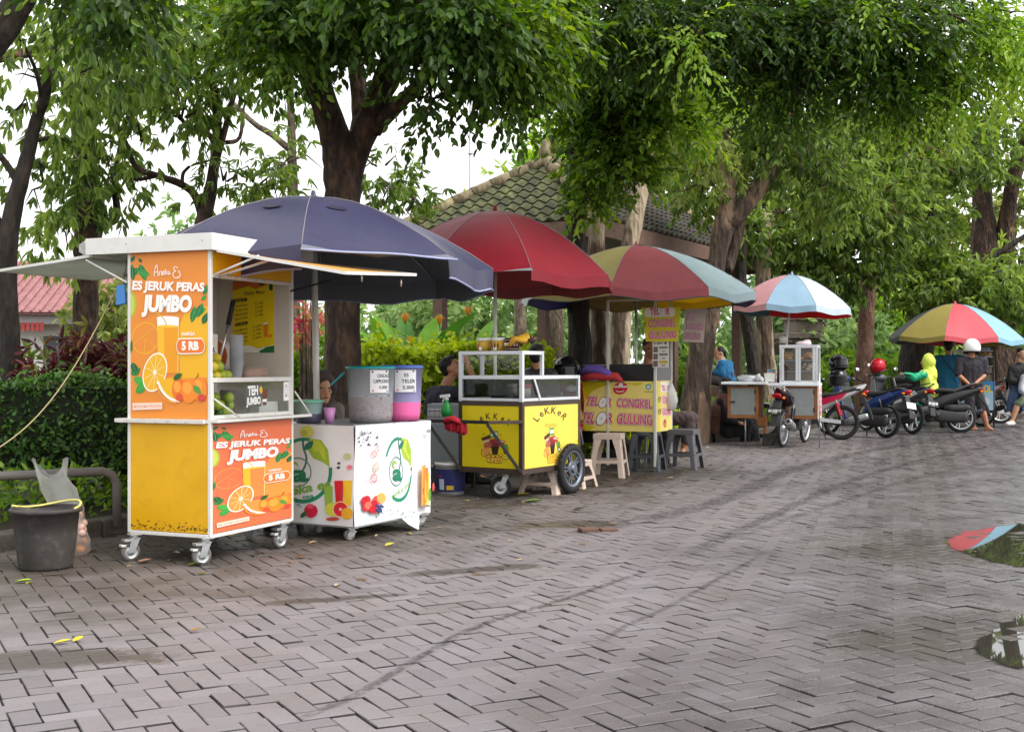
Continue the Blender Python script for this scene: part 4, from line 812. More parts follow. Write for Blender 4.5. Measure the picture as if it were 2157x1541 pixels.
b = MB(); b.box((-L_+.02, 0, .185), (-.02, .006, .848), YELLOWP); b.box((-L_+.0015, .02, .185), (-L_+.006, W_C-.02, .848), YELLOWP); b.box((-L_+.02, W_C-.008, .185), (-.02, W_C-.003, 1.9), YELLOWP); [b.bar((-L_+.03+x, -.0006, .19+z), (-L_+.03+x+dx, -.0006, .19+z+dz), .0012, wd, flat('rust_scuff', (70, 48, 26))) for x, z, dx, dz, wd in [(rs.uniform(0, .56), abs(rs.gauss(0, .022)), rs.uniform(-.02, .02), rs.uniform(.002, .012), rs.uniform(.002, .006)) for _ in range(90)]]; b.build('lower_panel', cart)
b = MB(); b.box((-.004, .02, 1.76), (0, W_C-.02, 1.9), YELLOWP); b.build('header_panel', cart)
b = MB(); b.box((-L_+.02, .001, .876), (-.02, .006, 1.9), INWALL)
pz1 = (3.502, 220, 460)
p = Poster(b, (-L_+.02, 0, .876), (1, 0, 0), (0, 0, 1), L_-.04, 1.024, [(180, 265), (797, 215), (782, 1500), (170, 1478)], pz1)
juice_art(p, (233, 142, 52), (240, 180, 32), (238, 158, 24)); b.build('side_poster', cart)
b = MB(); b.box((-.006, .02, .185), (-.001, W_C-.02, .848), INWALL)
# the lower poster shows the same art: map first close-up pixels onto the right face
p = Poster(b, (0, .02, .185), (0, 1, 0), (0, 0, 1), W_C-.04, .663, [(180, 265), (797, 215), (782, 1500), (170, 1478)], pz1)
juice_art(p, (226, 112, 70), (240, 150, 66), (232, 138, 66), True); b.build('front_poster', cart)
b = MB(); b.box((-.012, .02, .876), (0, W_C-.02, .90), WHITEP); b.box((-.012, W_C-.05, .9), (0, W_C-.02, 1.1), WHITEP); b.box((-.012, .02, .9), (0, .035, 1.1), WHITEP); b.build('glass_frame', cart, bevel=.002)
b = MB(); b.box((-.008, .035, .9), (-.005, W_C-.05, 1.1), GLASS)
p = Poster(b, (-.0045, .035, .9), (0, 1, 0), (0, 0, 1), W_C-.085, .2, [(815, 1205), (1392, 1182), (1392, 1440), (815, 1478)], pz1)
p.fill([(1052, 1226), (1180, 1216), (1176, 1400), (1050, 1410)], (84, 86, 84)); p.text('TEH', (1072, 1308), (1152, 1300), 74, (248, 248, 244), bold=.05); p.text('JUMBO', (1062, 1390), (1172, 1376), 58, (248, 248, 244), bold=.05)
p.fill([(1180, 1250), (1226, 1248), (1216, 1390), (1188, 1392)], (110, 52, 36)); p.ell((1174, 1262), 12, 30, (238, 190, 60)); p.ell((1204, 1248), 22, 12, (70, 100, 50)); p.fill([(1184, 1340), (1220, 1338), (1218, 1362), (1186, 1364)], (240, 240, 236))
p.fill([(1350, 1192), (1392, 1190), (1392, 1350), (1350, 1354)], (246, 246, 244)); p.ring((1371, 1262), 10, 50, .25, (150, 150, 150)); p.fill([(1362, 1306), (1380, 1304), (1380, 1316), (1362, 1318)], (150, 150, 150))
b.build('glass_pane', cart)
b = MB(); b.box((-L_+.008, .02, 1.096), (-.018, W_C-.02, 1.101), GLASS); b.box((-L_+.008, .02, .87), (-.014, W_C-.02, .876), STEEL); b.build('shelf', cart)
b = MB(); b.box((-L_+.007, .02, 1.102), (-L_+.012, W_C-.02, 1.9), INWALL); b.box((-L_+.02, W_C-.02, 1.102), (-.02, W_C-.012, 1.9), INWALL); b.box((-L_+.02, W_C-.02, .876), (-.02, W_C-.012, 1.095), INWALL); b.build('inner_wall', cart)
# menu on the inner wall
def on_plane_y(px, py, y0):
    o = MJ.inverted() @ Vector((0, 0, CAMH)); d = (MJ.inverted() @ P(px, py, 10))-o; t = (y0-o.y)/d.y; return o+d*t
tl, tr_, br, bl = [on_plane_y(220+x/3.502, 460+y/3.502, W_C-.024) for x, y in ((945, 465), (1255, 468), (1245, 990), (930, 900))]
b = MB(); x0, x1 = tl.x, min(tr_.x, -.02); z1 = tl.z; z0 = br.z
b.box((x0, W_C-.024, z0), (x1, W_C-.021, z1), INWALL)
p = Poster(b, (x0, W_C-.024, z0), (1, 0, 0), (0, 0, 1), x1-x0, z1-z0, [(945, 465), (1255, 468), (1245, 990), (930, 900)], pz1)
p.fill([(945, 465), (1255, 468), (1245, 990), (930, 900)], (232, 204, 12)); p.fill([(945, 465), (1205, 468), (1190, 500), (1100, 520), (1040, 490), (945, 520)], (214, 112, 40)); p.fill([(1120, 470), (1175, 470), (1165, 500), (1130, 500)], (70, 60, 40)); p.fill([(1208, 468), (1240, 468), (1240, 530), (1225, 542), (1208, 530)], (40, 80, 60))
p.fill([(932, 870), (1040, 880), (1120, 930), (1245, 930), (1245, 990), (930, 900)], (240, 236, 220)); p.fill([(1120, 940), (1180, 930), (1245, 935), (1245, 990), (1120, 960)], (40, 110, 60))
p.text('Daftar Menu', (1020, 554), (1172, 554), 22, (110, 90, 20), bold=.02)
for y, s_ in ((580, 'Aneka Es'), (730, 'Jus Buah')): p.fill([(953, y-8), (1034, y-8), (1042, y+2), (1034, y+12), (953, y+12)], (50, 46, 30)); p.text(s_, (960, y+7), (1026, y+7), 11, (232, 204, 12))
for i, (n_, pr) in enumerate((('Jeruk Peras', '5.000'), ('Lemon Tea', '5.000'), ('Jeruk Nipis', '6.000'), ('Jeruk Yakult', '7.000'))):
    y = 622+27*i; p.text('* '+n_, (950, y), (1042, y), 13, (120, 96, 20), bold=.015); p.text('Rp', (1098, y), (1114, y), 13, (120, 96, 20)); p.text(pr, (1122, y), (1158, y), 13, (120, 96, 20), bold=.015)
for i, (n_, pr) in enumerate((('Jus Mangga', '5.000'), ('Jus Naga', '7.000'), ('Jus Melon', '7.000'), ('Jus Alpukat', '8.000'))):
    y = 775+26*i; p.text('* '+n_, (946, y), (1038, y), 13, (120, 96, 20), bold=.015); p.text('Rp', (1078, y), (1094, y), 13, (120, 96, 20)); p.text(pr, (1100, y), (1138, y), 13, (120, 96, 20), bold=.015)
p.fill([(1160, 768), (1198, 768), (1192, 860), (1166, 860)], (226, 130, 30)); p.fill([(1160, 756), (1198, 756), (1198, 770), (1160, 770)], (246, 240, 220)); p.ell((1215, 860), 16, 14, (236, 140, 40))
b.build('menu_board', cart)
# roof with its folded metal edge, awnings and their stays
b = MB(); b.box((-.92, -.03, 1.905), (.03, 1.09, 1.925), WHITEP)
b.box((-.92, -.04, 1.898), (.04, -.031, 2.0), WHITEP); b.box((.031, -.031, 1.898), (.04, 1.10, 2.0), WHITEP); b.box((-.92, 1.091, 1.898), (.03, 1.10, 2.0), WHITEP); b.box((-.92, -.031, 1.99), (.031, 1.091, 1.998), WHITEP)
for x in (-.6, -.03): b.cyl((x, -.0415, 1.955), (x, -.040, 1.955), .006, GALV, n=8)
b.build('roof', cart, bevel=.003)
CREAM = flat('cream_awning_board', (236, 196, 120), rough=.55, var=.15, scale=3, transl=.55, dirt=.3, dirtcol=S(150, 116, 70))
GREYB = flat('grey_awning_board', (206, 208, 200), rough=.6, var=.1, transl=.4)
def awning(name, y0, y1, sx, x0, L, drop, m, zz=1.895, lift=0.0):
    b = MB(); c = [Vector((x0, y0, zz)), Vector((x0, y1, zz)), Vector((x0+sx*L, y1, zz-drop+lift)), Vector((x0+sx*L, y0, zz-drop))]
    e = Vector((0, 0, .006)); b.add([q-e for q in c]+[q+e for q in c], [(0, 1, 2, 3), (7, 6, 5, 4), (0, 4, 5, 1), (1, 5, 6, 2), (2, 6, 7, 3), (3, 7, 4, 0)], m); a = b.build(name, cart)
    r = MB()
    for i in range(4): r.bar(c[i], c[(i+1) % 4], .018, .018, WHITEP)
    r.build('awning_edge', a); return c
c = awning('awning', .01, .90, 1, .045, .88, .16, CREAM, lift=.05); b = MB()
b.tube([(.0, .03, 1.75), (.33, .02, 1.855)], .007, WHITEP, n=8); b.build('awning_stay', cart); b = MB(); b.tube([(.0, .88, 1.70), (.5, .88, 1.805)], .006, BLACKM, n=8); b.build('awning_stay', cart); b = MB(); b.tube([(.002, .08, 1.745), (.36, .1, 1.835)], .008, WHITEW, n=8); b.build('awning_stay', cart)
for y in (.25, .75): b = MB(); b.cyl((.9, y, 1.70), (.9, y, 1.745), .006, GALV, n=8); b.build('awning_hook', cart)
c = awning('awning', .01, .90, -1, -.925, .75, .07, GREYB); b = MB(); b.tube([(-.63, .0, 1.72), (-.95, .0, 1.87)], .006, WHITEP, n=8); b.build('awning_stay', cart)
b = MB(); b.bar((-L_-.07, -.018, .862), (-.03, -.018, .862), .026, .026, WHITEW); b.bar((-L_-.07, -.03, .862), (-L_-.07, .3, .862), .024, .024, WHITEW); b.build('side_rail', cart, bevel=.003)
b = MB(); b.bar((.03, .0, .865), (.03, 1.06, .865), .05, .018, WHITEP); b.box((.0, .02, .856), (.05, 1.05, .862), WHITEP); b.build('fold_down_ledge', cart, bevel=.002)
for q in ([(.006, .03, 1.0), (.05, .24, .875)], [(.006, .92, 1.03), (.05, 1.04, .875)]): b = MB(); b.tube(q, .006, WHITEP, n=8); b.build('ledge_stay', cart)
for x, y, a in ((-.035, .0, -.5), (-.545, -.03, -.5), (.0, .78, -.2), (-.56, .82, -.4)): caster(cart, x, y, .165, .06, a)
# things in and on it
def jt(name, label, cat, x, y, z, group=None, rz=0): return thing(name, label, cat, MJ @ Vector((x, y, z)), CA+rz, group)
t = jt('sealing_machine', 'white cup sealing machine inside the orange cart', 'machine', -.33, .22, 1.102); b = MB(); b.box((-.12, -.12, 0), (.12, .14, .30), flat('machine_white', (228, 226, 218))); b.box((-.05, -.05, .3), (.05, .1, .36), flat('machine_white', (228, 226, 218)))
p = Poster(b, (.12, -.12, 0), (0, 1, 0), (0, 0, 1), .26, .3, [(0, 0), (100, 0), (100, 100), (0, 100)]); p.text('SETRA', (20, 42), (92, 42), 14, (90, 90, 88), bold=.02); p.ell((52, 20), 2.5, 2.5, (80, 80, 80)); b.build('body', t, bevel=.006)
b = MB(); b.tube([(.13, .12, .06), (.17, .20, .40)], .008, STEEL); b.build('lever', t); k = MB(); k.tube([(.165, .19, .36), (.18, .225, .52)], .016, RUBBER, n=12); k.build('grip', t); k = MB(); k.cyl((.05, .0, .34), (.05, .05, .34), .07, flat('orange_film', (228, 120, 70))); k.cyl((.05, -.012, .34), (.05, .062, .34), .025, WHITEP); k.build('film_roll', t)
LIME = flat('green_orange_peel', (150, 166, 46), rough=.4, bump=.2, bscale=120); LIMEY = flat('yellow_orange_peel', (206, 184, 52), rough=.4, bump=.2, bscale=120); ORG = flat('orange_peel', (230, 140, 30), rough=.4)
rr = random.Random(3)
for i in range(13):
    k = MB(); r = .034+rr.random()*.006; k.ell((0, 0, 0), (r, r, r*.93), LIME if i % 3 else LIMEY); lay = 0 if i < 8 else 1 if i < 12 else 2; q = MJ @ Vector((-.16+.075*(i % 2)+rr.uniform(-.008, .008), .10+.062*((i//2) % 4)+.03*lay, 1.102+r+lay*.055)); o = k.build('citrus_fruit'); o.location = q; tag(o, 'green orange in the pile on the counter of the orange cart', 'fruit', 'green oranges piled on the counter')
t = jt('cup_stack', 'stack of clear plastic cups standing on the orange cart counter', 'cups', -.13, .45, 1.102); b = MB(); PCUP = filmmat('clear_plastic', S(225, 228, 232), .42, .2)
for i in range(9): b.lathe([(.03, .0+i*.022), (.046, .12+i*.022), (.049, .122+i*.022)], PCUP, n=20)
b.build('cups', t); t = jt('film_reel', 'large roll of printed sealing film inside the orange cart', 'film roll', -.36, .52, 1.102); b = MB(); b.cyl((0, 0, .16), (0, .09, .16), .11, flat('printed_film', (222, 214, 210))); b.cyl((0, -.004, .16), (0, .0, .16), .11, flat('orange_film', (228, 120, 70))); b.cyl((0, -.01, .16), (0, .1, .16), .03, BLACKM); b.box((-.08, .0, 0), (.08, .09, .06), BLACKM); b.build('roll', t)
t = jt('cup_lids_bag', 'clear bag of cup sleeves lying on the orange cart counter', 'bag', -.16, .68, 1.102); b = MB(); b.ell((0, 0, .05), (.08, .13, .06), filmmat('thin_bag_film', S(226, 220, 218), .22, .3)); 
for i in range(5): b.cyl((-.03, -.08+.04*i, .04), (.03, -.07+.04*i, .05), .032, flat('brown_sleeve', (188, 140, 110)), n=14)
b.build('bag', t)
t = jt('fruit_bag', 'heap of green oranges behind the lower glass of the orange cart', 'fruit', -.12, .18, .876); b = MB()
for i in range(26): b.ell((rr.uniform(-.08, .06), rr.uniform(-.1, .12), .035+.045*(i//10)), .034, LIME if rr.random() < .7 else flat('deep_green_peel', (78, 112, 40)))
b.build('fruit', t); t = jt('paper_box', 'white carton behind the lower glass of the orange cart', 'box', -.14, .72, .876); b = MB(); b.box((-.1, -.12, 0), (.08, .1, .09), WHITEP); b.box((-.1, -.3, 0), (.02, -.16, .17), flat('dusty_tin', (150, 138, 128))); b.build('carton', t, bevel=.004)
t = jt('tarp_roll', 'rolled grey tarpaulin tied at the left end of the orange cart roof', 'tarpaulin', -.96, .05, 1.945); b = MB(); TARP = flat('grey_tarpaulin', (176, 172, 168), rough=.6, var=.25, bump=.5)
b.tube([(0, -.06, 0), (-.01, .15, .01), (0, .5, 0), (0, .9, 0)], [.04, .052, .05, .045], TARP, n=12, jit=.12); b.torus((0, -.03, 0), (0, 1, 0), .045, .006, WHITEP); b.build('roll', t)
t = jt('hanging_packet', 'small blue packet hanging under the left awning of the orange cart', 'packet', -.68, .02, 1.60); b = MB(); b.prism([(-.035, 0), (.035, .01), (.03, .13), (-.03, .12)], (0, 0, -.02), (1, 0, 0), (0, 0, 1), .02, flat('blue_packet', (70, 130, 196))); b.prism([(-.02, .05), (.022, .055), (.02, .09), (-.02, .085)], (0, -.001, -.02), (1, 0, 0), (0, 0, 1), .003, WHITEP); b.tube([(0, .01, .1), (.01, .03, .28)], .003, BLACKM, n=5); b.build('packet', t, bevel=.004)
# ------------------------------------------------ the white drinks cart
DA = RAD(-29); DO = Vector((-1.082, 8.45, 0)); MD = Matrix.Translation(DO) @ Matrix.Rotation(DA, 4, 'Z')
drink = thing('drinks_cart', 'low white drinks cart wrapped in a fruit printed banner beside the orange booth', 'food cart', DO, DA)
DL, DW = .72, .96; PVC = flat('white_pvc_banner', (232, 234, 236), rough=.38, var=.05)
b = MB(); b.box((-DL, .0, .77), (.0, DW, .795), STEEL); b.build('table_top', drink, bevel=.004)
b = MB()
for x in (-DL+.02, -.02):
    for y in (.02, DW-.02): b.box((x-.015, y-.015, .09), (x+.015, y+.015, .77), GALV)
b.box((-DL, 0, .088), (0, DW, .105), GALV); b.build('frame', drink)
def wavy(amp, fx, ph): return lambda a, b_: amp*(sin(a*fx+ph)*cos(b_*5+ph)+.5*sin(a*17+b_*9+ph))
b = MB(); w1 = wavy(.006, 9, 1.0); N = 16
b.sheet([[Vector((-DL+DL*i/N, -.006-.0-w1(DL*i/N, z)*1, .10+z)) for i in range(N+1)] for z in [j*.69/10 for j in range(11)]], PVC)
pz3 = (3.503, 600, 720)
p = Poster(b, (-DL+.085, -.006, .10), (1, 0, 0), (0, 0, 1), DL-.085, .69, [(88, 580), (515, 606), (508, 1360), (78, 1306)], pz3, step=.0003); p.surf = lambda a, b_: w1(a+.085, b_)
GRN, LG = (40, 140, 104), (160, 190, 60)
def aneka(p, cx, cy, sx, sy, txt=True):
    q = lambda x, y: (cx+x*sx, cy+y*sy)
    p.ring(q(0, 0), 172*sx, 245*sy, .12, GRN, a0=-5, a1=118, n=40); p.ring(q(0, 0), 172*sx, 245*sy, .10, GRN, a0=205, a1=292, n=34)
    p.fill([q(40, -240), q(110, -225), q(150, -150), q(158, -20), q(120, -60), q(60, -90), q(30, -150)], LG); p.fill([q(48, -235), q(100, -218), q(130, -160), q(138, -70), q(60, -150)], (196, 208, 70))
    p.leaf(q(10, -150), q(62, -225), 46*sx, (36, 120, 96)); p.curve([q(0, -235), q(2, -170), q(20, -90), q(2, -10), q(-30, 20)], 12*sx, (70, 120, 104))
    p.ring(q(-35, 12), 84*sx, 112*sy, .08, (86, 132, 120), n=40); p.ell(q(-60, -40), 30*sx, 30*sy, (150, 180, 70)); p.ell(q(-50, -30), 18*sx, 18*sy, (232, 236, 236))
    p.text('a', q(-80, 78), q(32, 78), 118*sy, (34, 124, 92), bold=.04)
    if txt: p.text('neka es', q(-118, 190), q(160, 130), 66*sy, (150, 180, 80), bold=.03); p.text('neka es', q(-116, 188), q(162, 128), 62*sy, (120, 168, 70), bold=.01); p.text('tea', q(-5, 212), q(60, 200), 30*sy, (60, 150, 104), bold=.02)
aneka(p, 218, 930, 1, 1)
for (x, y, c) in ((365, 1150, (150, 190, 80)), (428, 1110, (214, 40, 52)), (478, 1110, (240, 196, 50))): p.fill([(x-26, y-100), (x+26, y-100), (x+20, y+90), (x-20, y+90)], c)
p.ell((390, 1225), 48, 52, (214, 214, 80)); p.ell((436, 1225), 48, 60, (226, 44, 60)); p.ring((436, 1225), 48, 60, .12, (250, 210, 150)); p.ell((436, 1225), 10, 12, (250, 200, 190)); p.ell((476, 1258), 36, 44, (240, 180, 50))
p.ell((262, 1232), 40, 50, (218, 40, 70)); p.ell((258, 1196), 22, 18, (240, 90, 120)); p.leaf((198, 1282), (240, 1230), 30, (50, 110, 60)); p.ell((388, 1296), 40, 14, (190, 80, 70))
for i in range(12): p.ell((110+9*i+rr.uniform(-8, 8), 1180+rr.uniform(-14, 30)), 8, 5, (120, 160, 190))
for x, y, r, c in ((432, 880, 8, (50, 56, 60)), (430, 912, 9, (60, 66, 70)), (478, 830, 22, (196, 206, 150)), (492, 912, 16, (230, 130, 150)), (250, 640, 40, (214, 214, 110)), (232, 650, 20, (190, 196, 60))): p.ell((x, y), r, r*1.1, c)
b.build('side_banner', drink)
b = MB(); w2 = wavy(.007, 7, 2.2); N = 20
b.sheet([[Vector((.006+w2(DW*i/N, z), DW*i/N, .10+z)) for i in range(N+1)] for z in [j*.69/10 for j in range(11)]], PVC)
p = Poster(b, (.006, 0, .10), (0, 1, 0), (0, 0, 1), DW, .69, [(515, 606), (1078, 562), (1086, 1258), (508, 1360)], pz3, step=.0003); p.surf = w2
aneka(p, 838, 930, .63, 1.0, False); p.text('neka es', (786, 1150), (920, 1050), 44, (150, 190, 110), bold=.0)
for i in range(34):
    x = 530+rr.random()*150; y = 640+rr.random()*110; p.ell((x, y), rr.uniform(2, 8), rr.uniform(3, 9), rr.choice([(90, 96, 100), (60, 66, 70), (150, 150, 150)]))
for x, y, rx, ry, c in ((648, 810, 20, 26, (214, 150, 140)), (660, 905, 22, 30, (226, 170, 150)), (640, 990, 24, 34, (214, 130, 130)), (600, 1000, 14, 20, (230, 196, 190)), (676, 770, 10, 22, (190, 120, 110)), (640, 935, 12, 18, (120, 150, 110))): p.ring((x, y), rx, ry, .35, c)
for i in range(16): p.ell((570+rr.random()*100, 1150+rr.random()*80), 24, 30, rr.choice([(214, 40, 52), (226, 80, 70), (230, 110, 90), (196, 30, 44)]))
p.ell((685, 1140), 34, 40, (240, 170, 90))
for i in range(14): p.ell((645+rr.random()*46, 1190+rr.random()*60), 9, 11, (60, 70, 120))
for i in range(30): p.ell((620+rr.random()*330, 1230+rr.random()*60), rr.uniform(2, 7), rr.uniform(2, 6), rr.choice([(70, 96, 96), (50, 60, 64), (120, 150, 150)]))
for x, c, y0 in ((1002, (232, 160, 80), 900), (1030, (240, 196, 60), 960), (1020, (232, 130, 50), 920)): p.fill([(x-14, y0), (x+14, y0-10), (x+16, 1200), (x-12, 1210)], c)
p.ell((1005, 1120), 14, 50, (214, 60, 60)); p.ell((1030, 1165), 18, 46, (220, 210, 90)); p.ell((1050, 1120), 10, 50, (110, 160, 70)); p.ell((1074, 1060), 8, 34, (200, 80, 70)); p.ell((1018, 1205), 40, 10, (150, 130, 100)); p.ell((1030, 640), 20, 14, (150, 150, 150)); p.ell((1062, 900), 8, 12, (60, 66, 70))
b.build('front_banner', drink)
b = MB(); b.sheet([[Vector((.02, .55, .10)), Vector((.02, .78, .11))], [Vector((.05, .60, .05)), Vector((.05, .74, .06))], [Vector((.07, .69, .006)), Vector((.07, .70, .006))]], flat('loose_banner_corner', (190, 206, 204))); b.build('banner_flap', drink)
for x, y in ((-.05, .04), (-.04, DW-.05), (-DL+.06, .05), (-DL+.06, DW-.06)): caster(drink, x, y, .09, .038, -.5, False)
def dt(name, label, cat, x, y, z, rz=0): return thing(name, label, cat, MD @ Vector((x, y, z)), DA+rz)
def dx(px, py, z, M=MD):            # point of the photo on the horizontal plane z, in the cart's own axes
    return M.inverted() @ G(px, py, z)
q = MD.inverted() @ P(795, 770, 9.05)
MILK = filmmat('milky_plastic', S(206, 212, 218), .55, .35); MILKL = flat('grey_drink', (158, 152, 154), rough=.35, var=.15, scale=30)
t = dt('drink_bucket', 'large clear bucket of grey cappuccino drink with a turquoise lid on the white cart', 'bucket', -.16, .42, .795); b = MB()
b.lathe([(.162, .185), (.170, .385), (.174, .385), (.174, .395)], flat('milky_white_plastic', (196, 202, 208), rough=.35, var=.12, transl=.35), n=40); b.lathe([(.001, .004), (.150, .004), (.158, .06), (.162, .185)], MILKL, n=40); b.build('tub', t)
k = MB()
for i in range(90):
    a = rr.uniform(0, 2*pi); z = rr.uniform(.02, .2 if i < 50 else .24); rd = .1515+.012*min(1, z/.185); dz = rr.uniform(-.015, .015); k.bar((rd*cos(a), rd*sin(a), z), (rd*cos(a+.07), rd*sin(a+.07), z+dz), .005, .003, flat('grass_jelly', (60, 56, 58)))
k.build('jelly_strips', t); TEAL = flat('turquoise_plastic', (30, 160, 160), rough=.35)
k = MB(); k.lathe([(.179, .385), (.181, .397), (.16, .404), (.12, .402), (.001, .402)], TEAL, n=40); k.build('lid', t); k = MB(); k.bar((-.12, -.15, .36), (-.21, -.20, .265), .035, .012, TEAL); k.build('handle', t, bevel=.005)
def paper_sign(par, lines, c, rad, z0, z1, a0, a1):
    k = MB(); n = 8; WH = flat('white_paper', (240, 240, 240)); k.sheet([[Vector((rad*cos(RAD(a0+(a1-a0)*i/n)), rad*sin(RAD(a0+(a1-a0)*i/n)), z)) for i in range(n+1)] for z in (z0, z1)], WH)
    for s_, u0, u1, v, h in lines:
        vs, fs, L = text_geo(s_, .02); pts = []
        for x, y in vs: a = RAD(a0+(a1-a0)*(u0+(u1-u0)*x/L)); zz = z0+(z1-z0)*(v+h*y/.7); r = rad+.0012; pts.append((r*cos(a), r*sin(a), zz))
        k.add(pts, fs, ink((70, 66, 70)))
    for u, v, c_ in ((.12, .93, (60, 60, 66)), (.85, .95, (80, 80, 80)), (.15, .1, (220, 120, 130)), (.9, .08, (190, 190, 200))): a = RAD(a0+(a1-a0)*u); q = Vector((rad+.001)*Vector((cos(a), sin(a), 0)))+Vector((0, 0, z0+(z1-z0)*v)); k.ell(q, (.008, .008, .006), ink(c_), 8, 5)
    k.build('paper_sign', par)
paper_sign(t, [('CINCAU', .35, .99, .68, .15), ('CAPPUCINO', .16, .99, .44, .15), ('5.000', .45, .9, .18, .13)], None, .174, .215, .375, -56, -8)
t = dt('drink_bucket', 'smaller bucket of pink drink with a blue lid on the white cart', 'bucket', -.11, .74, .795); b = MB(); LILAC = flat('lilac_plastic', (182, 178, 222), rough=.35, var=.12, transl=.35)
b.lathe([(.143, .14), (.155, .395), (.158, .395)], LILAC, n=40); b.lathe([(.001, .004), (.132, .004), (.14, .06), (.143, .14)], flat('pink_drink', (240, 110, 170), rough=.35), n=40); b.build('tub', t); k = MB(); k.lathe([(.162, .39), (.164, .405), (.14, .412), (.001, .41)], flat('blue_lid', (84, 120, 200), rough=.35), n=40); k.build('lid', t)
paper_sign(t, [('ES', .42, .62, .7, .15), ('TELER', .3, .95, .42, .16), ('5.000', .35, .9, .14, .15)], None, .159, .215, .375, -74, -14)
t = dt('drink_tub', 'small pale green lidded tub of dark drink on the white cart', 'tub', -.47, .10, .795); b = MB(); b.lathe([(.0915, .068), (.1, .15), (.103, .155)], flat('mint_plastic', (176, 208, 204), rough=.35, transl=.35), n=36); b.lathe([(.001, .004), (.085, .004), (.0915, .068)], flat('dark_drink', (92, 88, 112), rough=.3), n=36); b.build('tub', t)
k = MB(); k.lathe([(.11, .148), (.112, .158), (.1, .166), (.001, .164)], flat('green_lid', (120, 190, 160), rough=.35), n=36); k.build('lid', t)
o = MB(); o.lathe([(.001, .002), (.03, .002), (.042, .11), (.043, .11), (.031, .006), (.001, .006)], flat('pink_cup', (214, 150, 206), rough=.35), n=24); o = o.build('plastic_cup'); o.location = MD @ Vector((-.33, .16, .795)); tag(o, 'pink plastic cup between the small tub and the large bucket', 'cup')
